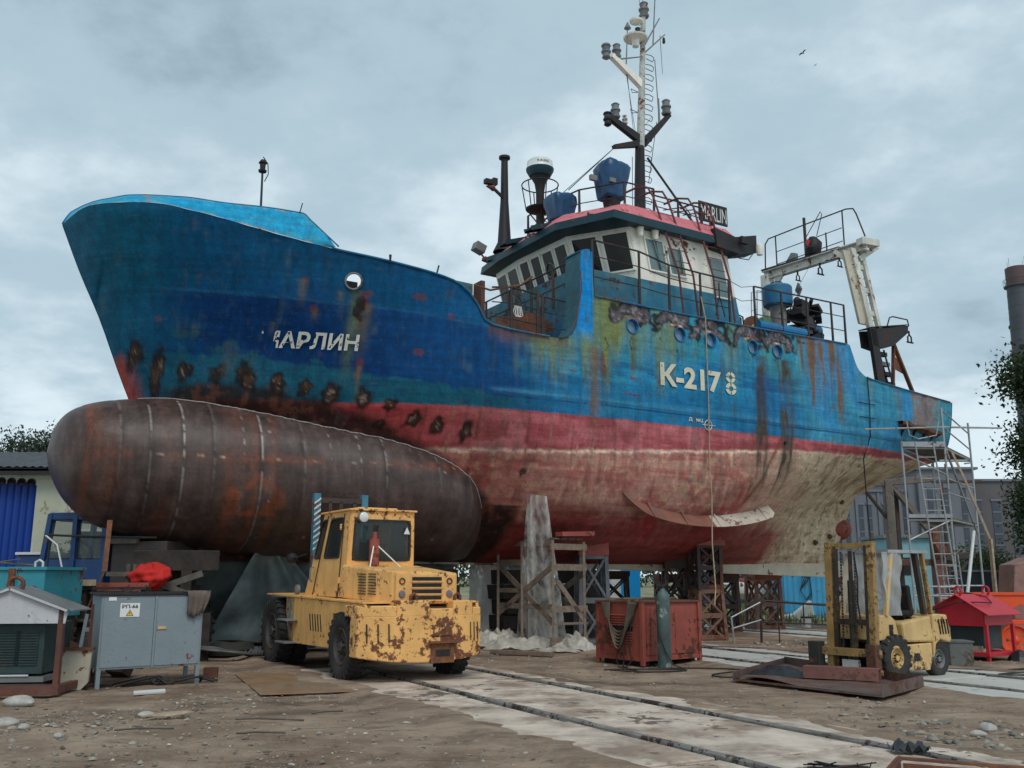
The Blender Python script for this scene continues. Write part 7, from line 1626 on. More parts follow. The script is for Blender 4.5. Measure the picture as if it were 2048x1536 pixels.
# ---------------------------------------------------------------- yard, right side
def red_hut():
    t = thing('shelter_hut', 'bright red sheet-metal shelter with pitched roof over a dark switch box', 'shelter', (9.17, 19.0, 0), R(-56))
    # local x to the right/back along the gable's eaves side, y away; post at origin is nearest corner
    W, D = .98, 1.0     # gable width runs along -x, depth along +y
    rd = 'red'
    g = B(); g.ext([(-W + .0, 0, .66), (0, 0, .66), (.02, 0, .9), (-W / 2, 0, 1.22), (-W, 0, .98)], (0, .02, 0)); g.out('gable_panel', rd, t)
    g = B(); g.bx(-.01, .01, .0, D, .68, .9); g.out('side_panel', rd, t)
    g = B(); g.ext([(-W / 2, -.12, 1.25), (.16, -.12, .87), (.16, D + .12, .87), (-W / 2, D + .12, 1.25)], (0, 0, .02)); g.out('roof_sheet', rd, t, bevel=.004)
    g = B(); g.ext([(-W / 2, -.12, 1.25), (-W - .16, -.12, .93), (-W - .16, D + .12, .93), (-W / 2, D + .12, 1.25)], (0, 0, .02)); g.out('roof_sheet', rd, t, bevel=.004)
    for y in (.0, D):
        g = B(); g.tube([(-W / 2 + .07 * math.cos(a), y, 1.33 + .09 * math.sin(a)) for a in np.linspace(0, 2 * PI, 15)[:-1]], .022, 6, closed=True); g.out('lifting_eye', rd, t)
    for x in (-W + .02, -.03):
        for y in (.02, D - .04): g = B(); g.bx(x, x + .06, y, y + .06, .0, .7); g.out('post', rd, t)
    g = B(); g.bx(-W, .06, -.02, D + .04, .1, .17); g.out('base_tray', rd, t, bevel=.005)
    g = B(); g.bx(-.85, -.15, .2, D - .15, .22, .72); bx_ = g.out('switch_box', 'darkgreen', t, bevel=.01)
    for k in range(2): g = B(); g.bx(-.62, -.35, .24, .25, .3 + k * .2, .34 + k * .2); g.out('box_slot', 'grey', bx_)
    g = B(); g.bx(-.85, -.8, .22, .25, .45, .62); g.out('box_label', 'white', bx_)
    g = B(); g.bx(-.6, -.15, .1, .3, .17, .23); g.bx(-.6, -.15, .1, .14, .23, .28); g.out('pallet_wood', 'palewood', t, kind='stuff')
    c = thing('cable', 'dark cable thrown over the roof of the red shelter', 'cable', (9.17, 19.0, 0), R(-56))
    g = B(); g.tube([(-W - .1, -.1, .97), (-.95, -.16, .96), (-.75, -.2, 1.0), (-.4, -.18, 1.12), (-.15, .1, 1.12), (-.1, .5, 1.1), (-.35, .75, 1.22), (-.6, .4, 1.3)], .012, 6); g.out('cable_run', 'black', c, smooth=True)
    g = B(); g.tube([(-.9, -.14, 1.02), (-.9, -.15, .6), (-.88, -.12, .2), (-.85, -.3, .02)], .011, 6); g.out('cable_run', 'black', c)
    b = thing('grey_bin', 'plain grey steel bin standing between the small forklift and the red shelter', 'bin', (8.3, 18.35, 0), R(-4))
    g = B(); g.bx(-.22, .2, -.25, .25, .0, .42); g.out('bin_body', 'bingrey', b, bevel=.01); g = B(); g.bx(-.24, .22, -.27, .27, .42, .45); g.out('bin_rim', 'bingrey', b)
    w = thing('orange_bogie', 'bright orange steel wagon frame with a spoked cast wheel at the right edge', 'wagon', (10.45, 20.7, 0), R(-4))
    g = B(); g.ext([(-.62, 0, 1.28), (1.6, 0, 1.25), (1.6, 0, .95), (.3, 0, 1.02), (.1, 0, .9), (-.1, 0, .8), (-.62, 0, .8)], (0, .9, 0)); g.out('frame_top', 'orange', w, bevel=.01)
    g = B(); g.bx(-.62, -.1, .02, .85, .2, .82); g.out('frame_leg', 'orange', w, bevel=.01)
    g = B(); g.bx(-.64, 1.6, -.03, .0, 1.23, 1.29); g.out('frame_lip', 'orange', w)
    g = B(); g.bx(-.05, .5, -.1, .6, .62, .72); g.out('axle_box', 'orange', w, bevel=.01)
    wh = bpy.data.objects.new('wheel', None); col.objects.link(wh); wh.parent = w; wh.location = (.08, -.18, .31)
    g = B(); g.lathe([(.29, -.05), (.31, -.05), (.31, .06), (.28, .08), (.2, .05), (.19, .0), (.27, -.01), (.29, -.05)], (0, 0, 0), 'y', 36); g.out('wheel_rim', 'orange', wh, smooth=True)
    n = 5; g = B()
    for k in range(n):
        a0 = 2 * PI * k / n; g.ext([(.07 * math.cos(a0 - .9), 0, .07 * math.sin(a0 - .9)), (.25 * math.cos(a0 - .34), 0, .25 * math.sin(a0 - .34)), (.26 * math.cos(a0), 0, .26 * math.sin(a0)), (.25 * math.cos(a0 + .34), 0, .25 * math.sin(a0 + .34)), (.07 * math.cos(a0 + .9), 0, .07 * math.sin(a0 + .9))], (0, .03, 0))
    g.out('wheel_spokes', 'orange', wh, kind='stuff'); g = B(); g.lathe([(0, -.05), (.06, -.04), (.1, .0)], (0, 0, 0), 'y', 16); g.out('wheel_hub', 'orange', wh, smooth=True)
    p = thing('steel_casting', 'pinkish brown rusty steel plate block behind the orange wagon at the right edge', 'steel block', (12.55, 23.2, 0), R(3))
    M['pinkrust'] = mat('pinkish_rust', (.26, .14, .12), rust=.35, rs=3, rcol=(.2, .15, .12), var=.3)
    g = B(); g.ext([(-.65, 0, .0), (-.62, 0, 1.0), (-.5, 0, 1.9), (-.25, 0, 1.97), (.0, 0, 2.08), (1.2, 0, 2.1), (1.2, 0, 0)], (0, .7, 0)); g.out('block', 'pinkrust', p, bevel=.02)
    g = B(); g.lathe([(0, -.02), (.05, -.02), (.05, .03)], (-.2, 0, 1.5), 'y', 12); g.out('bore', 'black', p); g = B(); g.bx(-.1, .2, -.08, .0, 1.55, 1.6); g.out('bracket', 'pinkrust', p)
M['bingrey'] = mat('bin_grey', (.13, .14, .135), rust=.3, rs=2.5, rcol=(.1, .08, .06), var=.2)
red_hut()

def scaffold():
    t = thing('scaffold_tower', 'galvanised tube scaffold tower with two board platforms under the stern', 'scaffold tower', (0, 0, 0))
    tp = lambda z, x0, x1: x0 + (x1 - x0) * z / 6.3
    pa, pb = lambda z: Vector((10.95, 26.5, z)), lambda z: Vector((12.15, 26.5, z))
    pc, pd = lambda z: Vector((14.32, 29.5, z)), lambda z: Vector((13.12, 29.5, z))
    for p, h in ((pa, 5.35), (pb, 6.3), (pc, 6.35), (pd, 5.2)): g = B(); g.cyl(p(0), p(h), .032, n=8); g.out('standard', 'galv', t, smooth=True)
    def tube(a, b, r=.026, n='ledger'): g = B(); g.cyl(a, b, r, n=6); g.out(n, 'galv', t, smooth=True)
    for z in (1.1, 1.35, 3.15, 5.15): tube(pa(z), pb(z)); tube(pd(z), pc(z))
    for z in (1.1, 3.15, 5.15, 5.75, 6.25, 4.3, 3.9): tube(pb(z), pc(z - (.0 if z < 5.5 else .25)), .022 if z > 5.5 or z in (4.3, 3.9) else .026)
    for z in (1.1, 3.15, 5.15): tube(pa(z), pd(z))
    tube(Vector((9.6, 25.6, 5.55)), pb(5.75)); tube(pb(5.75), Vector((14.9, 28.6, 6.05)), .03)
    tube(pb(5.2), Vector((14.2, 29.3, 2.9)), .035, 'brace'); tube(pa(5.0), pb(4.4), n='brace'); tube(pb(3.15), pa(2.6), n='brace'); tube(pc(5.1), pc(4.6) + Vector((-.5, -.6, .4)), n='brace')
    g = B(); g.cyl((12.1, 26.0, .8), (13.9, 28.9, 2.95), .045, n=8); g.out('raker', 'pipewhite', t, smooth=True)
    for z, nb in ((5.18, 5), (3.18, 5)):
        for k in range(nb):
            f0, f1 = k / nb, (k + .92) / nb; a = pa(z).lerp(pd(z), f0); b = pb(z).lerp(pc(z), f0); c = pb(z).lerp(pc(z), f1); d = pa(z).lerp(pd(z), f1)
            g = B(); g.ext([a, b, c, d], (0, 0, .05)); g.out('platform_board', 'timbergrey', t)
    g = B(); g.beam(pa(5.26) + Vector((0, -.05, 0)), pb(5.26) + Vector((0, -.05, 0)), .03, .14); g.out('toe_board', 'galv', t); g = B(); g.beam(pa(3.26) + Vector((0, -.05, 0)), pb(3.26) + Vector((0, -.05, 0)), .03, .1); g.out('toe_board', 'galv', t)
    # ladders
    for (a, b, w, n) in ((Vector((11.2, 26.2, 5.3)), Vector((11.55, 26.2, .9)), .5, 15), (Vector((12.85, 29.0, 5.0)), Vector((13.1, 29.0, .3)), .4, 13)):
        ld = bpy.data.objects.new('ladder', None); col.objects.link(ld); ld.parent = t
        for dx_ in (0, w): g = B(); g.cyl(a + Vector((dx_, 0, 0)), b + Vector((dx_, 0, 0)), .022, n=6); g.out('stile', 'galv', ld)
        for k in range(n): p = a.lerp(b, (k + .5) / n); g = B(); g.cyl(p, p + Vector((w, 0, 0)), .014, n=5); g.out('rung', 'galv', ld)
    g = B(); g.tube([(11.1, 26.4, 5.9), (11.15, 26.4, 5.5), (11.4, 26.4, 5.4), (11.9, 26.4, 5.5), (12.0, 26.4, 5.9)], .02, 6); g.out('hoop', 'galv', t)
    pl = thing('leaning_plank', 'long pale warped plank leaning against the scaffold tower', 'plank', (0, 0, 0))
    g = B(); P = [(12.1, 26.0, 5.0), (12.35, 25.9, 4.2), (12.6, 25.8, 3.3), (12.78, 25.7, 2.6), (12.72, 25.6, .0)]
    for a, b in zip(P, P[1:]): g.beam(a, b, .16, .05)
    g.out('plank', 'palewood', pl, kind='stuff')
    # old concrete / steel jetty frame behind
    c = thing('concrete_frame', 'old concrete frame with raking struts standing behind the scaffold', 'concrete frame', (0, 0, 0))
    def bm(a, b, w, m='concretedark', n='strut'): g = B(); g.beam(a, b, w, w); g.out(n, m, c, bevel=.02)
    bm((13.0, 33, 0), (13.03, 33, 4.9), .28, n='column'); bm((13.4, 33.3, 0), (13.4, 33.3, 4.6), .14, 'darksteel', 'column'); bm((12.1, 33, 4.75), (14.6, 33, 4.95), .22, n='beam'); bm((12.2, 33, 4.6), (13.2, 33, 3.2), .1, 'darksteel'); bm((13.2, 33, 4.7), (14.55, 33, 2.9), .2)
    bm((14.6, 33, 4.85), (16.5, 33.4, 4.9), .1, 'darksteel', 'beam'); bm((12.6, 33, 2.1), (14.3, 33, 2.1), .22, n='beam')
    bm((14.45, 32.8, 0), (14.45, 32.8, 3.3), .34, 'redbrown', 'column'); bm((14.6, 32.8, 2.25), (15.7, 32.8, 2.35), .22, 'darksteel', 'shelf'); bm((15.6, 32.8, 2.3), (14.8, 32.8, 1.3), .09, 'darksteel'); bm((14.85, 32.9, 0), (14.85, 32.9, 4.9), .1, 'darksteel', 'column')
    g = B(); g.cyl((14.3, 32.6, 2.45), (14.6, 32.6, 2.45), .25, n=14); g.out('flange', 'redbrown', c)
M['pipewhite'] = mat('white_pipe', (.6, .62, .62), rough=.4, var=.1); M['concretedark'] = mat('old_concrete', (.16, .14, .12), var=.3, vs=2, rust=.3, rcol=(.13, .07, .05)); M['redbrown'] = mat('red_brown_steel', (.19, .08, .06), rust=.4, rs=3)
scaffold()

def mid_yard():
    t = thing('pipe_railing', 'dark bent-pipe railing standing on the dirt below the stern keel', 'railing', (0, 0, 0))
    g = B(); g.tube([(6.25, 24.6, 0), (6.28, 24.6, .9), (6.32, 24.6, .99), (6.42, 24.6, 1.02), (7.3, 24.7, .95), (8.6, 24.8, .88)], .03, 8); g.out('top_rail', 'darkrail', t, smooth=True)
    g = B(); g.tube([(6.27, 24.6, .5), (8.6, 24.8, .4)], .02, 6); g.out('mid_rail', 'darkrail', t)
    for x in (6.72, 7.36, 8.1): g = B(); g.cyl((x, 24.65, 0 if x != 7.36 else .42), (x, 24.65, .97), .018, n=6); g.out('rail_post', 'darkrail', t)
    for a, b in (((6.25, 24.55, .98), (5.45, 24.3, .62)), ((6.25, 24.55, .55), (5.45, 24.3, .35)), ((5.45, 24.3, .65), (5.5, 24.3, 0)), ((8.3, 23.9, .6), (7.7, 22.9, 0)), ((8.2, 24.2, .65), (7.4, 23.2, .05))): g = B(); g.cyl(a, b, .02, n=6); g.out('stay', 'galv', t)
    b = thing('bucket', 'small pale plastic bucket on the far sandy ground', 'bucket', (9.33, 31, .0))
    g = B(); g.lathe([(0, 0), (.13, 0), (.16, .35), (.17, .36), (.15, .37)], (0, 0, 0), 'z', 16); g.out('pail', 'whitegrey', b, smooth=True); g = B(); g.lathe([(.165, .33), (.175, .34), (.17, .38), (0, .38)], (0, 0, 0), 'z', 16); g.out('lid', 'black', b)
    M['skyblue'] = mat('light_blue_container', (.05, .3, .52), var=.15, vs=1, rust=.12, rs=1.5)
    M['brightblue'] = mat('bright_blue_sheet', (.01, .27, .62), var=.05, rough=.4)
    def container(name, label, loc, rz, w, d, h, m, ribs, mm=None):
        c = thing(name, label, 'container', loc, rz); pr = .03
        g = B(); pts = []
        n = ribs * 4
        for i in range(n + 1):
            x = -w / 2 + w * i / n; pts.append((x, pr if (i % 4) in (1, 2) else 0))
        P = [[(x, y, z) for x, y in pts] for z in (.0, h)]; g.grid(P); g.out('front_wall', m, c)
        g = B(); g.bx(-w / 2, w / 2, .05, d, 0, h - .01); g.out('body', m, c); g = B(); g.bx(-w / 2 - .03, w / 2 + .03, -.03, d + .03, h, h + .06); g.out('roof', mm or m, c); return c
    c = container('blue_container', 'light blue corrugated container with black hoses hanging on it, seen under the stern', (12.15, 40, 0), 0, 1.9, 2.4, 2.3, 'skyblue', 8)
    g = B()
    for k in range(3): g.tube([(-.2 + .1 * k, -.06, 1.55), (-.1 + .1 * k, -.07, 1.9), (.1, -.08, 1.5), (.15, -.08, 1.0 - .1 * k), (-.1, -.08, .7), (-.3, -.07, 1.1), (-.15 + .1 * k, -.06, 1.5)], .02, 5)
    g.out('hanging_hoses', 'black', c, kind='stuff')
    x = thing('blue_shed', 'bright blue and white sheet-metal cabin seen under the keel amidships', 'cabin', (4.55, 38.2, 0), 0)
    g = B(); g.bx(-.25, .5, 0, 2, 0, 2.6); g.out('blue_wall', 'brightblue', x); g = B(); g.bx(-.62, -.25, .05, 2, 0, 2.6); g.out('white_wall', 'whitegrey', x); g = B(); g.bx(-.7, .6, -.05, 2.1, 2.6, 2.7); g.out('roof', 'grey', x)
    s = thing('site_hut', 'pale light-blue flat-roofed hut behind the small forklift cab, beyond the scaffold', 'hut', (18.8, 45, 0), 0)
    g = B(); g.bx(-1.3, 1.3, 0, 3, 0, 3.4); g.out('wall', 'paleblue', s, bevel=.02); g = B(); g.bx(-1.5, 1.5, -.2, 3.2, 3.4, 3.55); g.out('roof', 'grey', s)
    g = B(); g.bx(-.9, -.2, -.03, 0, 1.7, 2.5); g.out('window', 'blackglass', s)
    # small boat & scraps far off
    b = thing('small_boat', 'small white and red motor boat propped beside the light blue container', 'boat', (10.4, 43, .5), R(10))
    g = B(); P = []
    for i in range(13):
        u = i / 12; w = .55 * math.sin(PI * min(u * .75 + .05, .5) / 1.0) if u < .6 else .55; w = .55 * min(1, (u * 1.9) ** .6)
        P.append([(-1.6 + 3.2 * u, -w, .75 + .35 * (1 - u) ** 2), (-1.6 + 3.2 * u, -w * .8, .3 + .3 * (1 - u) ** 2), (-1.6 + 3.2 * u, 0, .05 + .6 * (1 - u) ** 3), (-1.6 + 3.2 * u, w * .8, .3 + .3 * (1 - u) ** 2), (-1.6 + 3.2 * u, w, .75 + .35 * (1 - u) ** 2)])
    g.grid(P); g.out('boat_hull', 'whitegrey', b, smooth=True, solid=.03)
    g = B(); g.bx(-.5, .9, -.45, .45, .7, 1.05); g.out('cabin', 'primer', b, bevel=.05); g = B(); g.bx(-1.2, -.3, -.4, .4, .78, .82); g.out('foredeck', 'white', b)
    u = thing('white_tub', 'upturned white dinghy lying in front of the light blue container', 'boat', (10.6, 37, .0), R(-8))
    g = B(); g.ext([(-.9, 0, .05), (.1, 0, .25), (.75, 0, .75), (.85, 0, .15), (.6, 0, .0), (-.6, 0, .0)], (0, .6, 0)); g.out('hull', 'white', u, bevel=.05)
    # steel sheet-pile fence
    M['darkfence'] = mat('dark_blue_fence', (.02, .03, .045), rough=.6, var=.2)
    for k, (x0, y0, x1, y1, n, lab) in enumerate(((20.0, 46, 27.5, 48, 30, 'low dark blue corrugated fence behind the red shelter'), (9.0, 52, 17.0, 54, 30, 'dark corrugated fence seen under the stern keel left of the light blue container'))):
        f = thing('corrugated_fence', lab, 'fence', (x0, y0, 0), math.atan2(y1 - y0, x1 - x0)); L_ = math.hypot(x1 - x0, y1 - y0); h = 1.9 if k == 0 else 2.4
        for j in range(n): g = B(); xx = L_ * j / n; w = L_ / n; g.ext([(xx, 0, .2), (xx + w * .3, .1, .2), (xx + w * .6, .1, .2), (xx + w * .98, 0, .2)], (0, 0, h)); g.out('fence_panel', 'darkfence', f)
        for j in range(4): g = B(); g.bx(L_ * j / 3 - .05, L_ * j / 3 + .05, .12, .22, 0, h + .3); g.out('fence_post', 'darksteel', f)
        g = B(); g.bx(0, L_, -.04, .0, h - .05, h + .05); g.out('fence_rail', 'grey', f)
M['whitegrey'] = mat('dull_white', (.6, .6, .58), var=.1); M['paleblue'] = mat('pale_blue_hut', (.2, .38, .44), var=.12)
mid_yard()

# ---------------------------------------------------------------- left side: shed, pale building, blue machine
def left_side():
    M['shedblue'] = mat('deep_blue_sheet', (.004, .045, .29), rough=.45, var=.08, vs=1)
    s = thing('blue_shed', 'deep blue corrugated sheet-metal shed at the left edge', 'shed', (-13.1, 22.2, 0), R(28))
    n = 24; W = 3.6
    for i in range(n):
        x0 = -W / 2 + W * i / n; w = W / n; g = B(); g.ext([(x0, 0, 0), (x0 + w * .3, -.014, 0), (x0 + w * .65, -.014, 0), (x0 + w, 0, 0), (x0 + w, .03, 0), (x0, .03, 0)], (0, 0, 3.78)); g.out('wall_sheet', 'shedblue', s)
    g = B(); g.bx(1.72, 1.79, .04, 2, 0, 3.75); g.out('side_wall', 'shedblue', s)
    for i in range(18):
        x0 = -1.9 + i * .21; g = B(); g.lathe([(.1, -.35), (.105, 3.3)], (x0, 0, 3.82), 'y', 10); 
        g.f = [f for f in g.f if sum(g.v[q_][2] for q_ in f) / len(f) > 3.79]; g.out('roof_wave', 'slate', s, smooth=True, solid=.01)
    g = B(); g.bx(1.8, 1.84, -.04, .02, .6, 2.4); g.out('corner_strip', 'white', s)
    M['palewall'] = mat('pale_green_plaster', (.42, .44, .34), var=.15, vs=.6, rust=.1, rs=.8, rcol=(.25, .22, .14), bump=.15)
    b = thing('plaster_building', 'long pale green plastered building with black corrugated eaves', 'building', (-22, 32.5, 0), 0)
    g = B(); g.bx(-14, 9.6, 0, 8, 0, 5.05); g.out('wall', 'palewall', b)
    g = B(); g.bx(-14.1, 9.7, -.12, 8, 4.9, 5.06); g.out('cornice', 'palewall', b)
    g = B(); g.ext([(-14.3, -.5, 5.12), (9.9, -.5, 5.12), (9.9, 4, 6.2), (-14.3, 4, 6.2)], (0, 0, .1)); g.out('roof', 'slate', b)
    g = B(); g.bx(-14.3, 9.9, -.5, -.4, 5.0, 5.2); g.out('eaves_board', 'black', b)
    P = [[(x, y, 5.24 + (y + .52) * .24 + (.05 if k % 2 else 0)) for k, x in enumerate(np.linspace(-14.3, 9.9, 180))] for y in (-.56, 3.9)]
    g = B(); g.grid(P); g.out('roof_sheet', 'slate', b)
    for x in (1.5, 7.3): 
        g = B(); g.bx(x, x + 1.3, -.03, .05, 1.9, 3.2); w = g.out('window', 'whitegrey', b); g = B(); g.bx(x + .08, x + 1.22, -.04, -.031, 1.98, 3.12); g.out('pane', 'blackglass', w)
    # blue wheeled machine
    M['machblue'] = mat('dark_blue_machine', (.008, .05, .16), var=.2, rust=.15, rs=3, rough=.4)
    m = thing('blue_tractor', 'dark blue wheeled machine with windowed cab parked under the bulb nose', 'tractor', (-9.0, 19.3, 0), R(-12))
    A_ = dict(z0=1.5, zw=1.95, zt=2.85)
    def box_face(pts, nm='cab_panel'): g = B(); panel(g, pts, .04); return g.out(nm, 'machblue', m)
    # cab posts and panels, windows are real openings with glass
    for x0, x1 in ((-.45, -.3), (.28, .28), (.95, .95)):
        g = B(); g.beam((x0, 0, 1.5), (x1, 0, 2.85), .15, .1); g.out('cab_post', 'machblue', m)
    for x in (-.35, .95): g = B(); g.beam((x, 1.3, 1.5), (x + (.1 if x < 0 else 0), 1.3, 2.85), .09, .09); g.out('cab_post', 'machblue', m)
    g = B(); g.ext([(-.47, -.04, 1.45), (1.0, -.04, 1.45), (1.0, -.04, 1.95), (-.42, -.04, 1.95)], (0, .06, 0)); g.out('cab_side', 'machblue', m); g = B(); g.bx(-.35, 1.0, -.06, 1.4, 2.72, 2.88); g.out('cab_roof', 'machblue', m, bevel=.03)
    g = B(); g.bx(.95, 1.0, 0, 1.3, 1.45, 2.8); g.out('cab_back', 'machblue', m)
    for (a, b, c, d) in (((-.38, 0, 1.97), (.24, 0, 1.97), (.24, 0, 2.7), (-.28, 0, 2.7)), ((.34, 0, 1.97), (.9, 0, 1.97), (.9, 0, 2.7), (.34, 0, 2.7))): g = B(); g.ext([a, b, c, d], (0, .01, 0)); g.out('cab_window', 'glass', m)
    g = B(); g.bx(-1.1, -.4, .1, 1.2, 1.45, 2.05); g.out('bonnet', 'machblue', m, bevel=.03); g = B(); g.bx(-1.12, -.42, .05, 1.25, 2.05, 2.1); g.out('bonnet_lid', 'whitegrey', m)
    g = B(); g.bx(-1.4, 2.4, .1, 1.2, 1.15, 1.45); g.out('chassis', 'darksteel', m); g = B(); g.bx(-.05, .65, -.35, -.2, 1.38, 1.5); g.out('step_beam', 'timbergrey', m)
    for x in (-.0, 2.0):
        for y in (-.1, 1.3): wheel(m, (x, y, .62), .62, .35, ax='y', lugs=20, side=-1 if y < 0 else 1)
    g = B(); g.tube([(-.12, -.4, 2.42), (.25, -.5, 2.22), (.5, -.5, 1.5)], .017, 6); g.out('handrail', 'whitegrey', m, smooth=True)
    g = B(); g.tube([(-.12, -.4, 2.42), (.8, -.3, 2.38), (2.2, -.2, 2.35)], .025, 6); g.out('handrail', 'black', m, smooth=True); g = B(); g.tube([(0, -.4, 2.4), (.0, -.4, 1.5)], .015, 6); g.out('handrail', 'black', m)
    g = B(); g.bx(1.1, 2.3, .0, 1.2, 1.45, 2.3); g.out('engine_housing', 'darksteel', m, bevel=.03); g = B(); g.bx(1.05, 1.7, -.1, .0, 2.25, 2.35); g.out('housing_rail', 'timbergrey', m)
    for k in range(3): g = B(); g.cyl((1.75 + .14 * k, -.35, 1.3), (1.75 + .14 * k, -.35, 1.85), .05, n=8); g.out('cylinder_pipe', 'timbergrey', m)
    t = thing('teal_skip', 'turquoise flaking steel skip with two square marks, left edge behind the generator', 'skip', (-8.6, 16.0, 0), R(-5))
    M['tealskip'] = mat('turquoise_paint', (.035, .26, .32), rust=.2, rs=3, var=.15)
    g = B(); g.bx(-.9, .93, 0, 1.2, .95, 1.74); g.out('skip_side', 'tealskip', t, bevel=.01); g = B(); g.bx(-.95, .98, -.04, 1.2, 1.72, 1.77); g.out('skip_rim', 'tealskip', t)
    g = B(); g.bx(.42, .45, -.02, 0, .95, 1.72); g.out('side_seam', 'tealskip', t)
    for x, z in ((.55, 1.45), (.77, 1.42)): g = B(); g.lathe([(0, -.012), (.035, -.012), (.045, 0)], (x, 0, z), 'y', 10); g.out('side_plug', 'darksteel', t)
    g = B(); g.bx(-.9, .9, .1, 1.1, .0, .95); g.out('skip_base', 'darksteel', t)
    g = B(); g.tube([(.75, 0, 1.75), (.75, 0, 1.84), (.82, 0, 1.88), (.88, 0, 1.84), (.88, 0, 1.75)], .02, 6); g.out('skip_loop', 'whitegrey', t)
    sc = thing('pipe_scraps', 'thin pipes and grass lying on top of the turquoise skip', 'pipes', (-8.6, 16.3, 1.78), 0)
    g = B(); g.cyl((-.6, 0, .1), (.5, .1, .02), .02, n=6); g.out('pipe', 'timbergrey', sc); g = B(); g.cyl((-.5, .2, .02), (.3, 0, .12), .015, n=6); g.out('pipe', 'timbergrey', sc)
    bx = thing('cardboard_box', 'small white and maroon cardboard box on the planks under the bulb', 'box', (-7.95, 17.6, 1.45), R(-20))
    g = B(); g.bx(-.16, .16, -.12, .12, .0, .14); g.out('box', 'maroon', bx); g = B(); g.bx(.0, .17, -.125, -.12, .0, .13); g.out('box_print', 'palewood', bx)
    g = B(); g.bx(.2, .42, -.05, .1, 0, .11); g.out('wood_block', 'palewood', bx)
    pk = thing('plank_pile', 'planks laid between the blue machine and the grey cabinet under the bulb', 'planks', (-8.1, 17.5, 0), 0)
    for k, (x0, x1, y, z, m_) in enumerate(((-.9, 1.5, 0, 1.38, 'darktimber'), (-.55, .35, -.2, 1.13, 'palewood'), (-.6, .6, -.1, .82, 'timbergrey'), (-.7, .5, .05, .72, 'wood'), (-.9, 1.5, .1, .55, 'darktimber'))): g = B(); g.bx(x0, x1, y, y + .25, z, z + .05); g.out('plank', m_, pk)
    for x in (-.8, .3, 1.4): g = B(); g.bx(x, x + .12, .05, .25, 0, 1.38); g.out('prop', 'darktimber', pk)
    fd = thing('scrap_drums', 'dark machinery scraps under the left planks behind the generator', 'scrap', (-7.6, 15.8, 0), 0)
    rnd = random.Random(6); g = B()
    for k in range(30): g.box((rnd.uniform(-.9, 1.3), rnd.uniform(-.3, .9), rnd.uniform(.05, .75)), (rnd.uniform(.1, .5), rnd.uniform(.1, .4), rnd.uniform(.05, .35)), rz=rnd.random() * 3, rx=rnd.random())
    g.out('scraps', 'darksteel', fd, kind='stuff')
M['slate'] = mat('dark_slate_sheet', (.07, .075, .08), var=.3)
left_side()

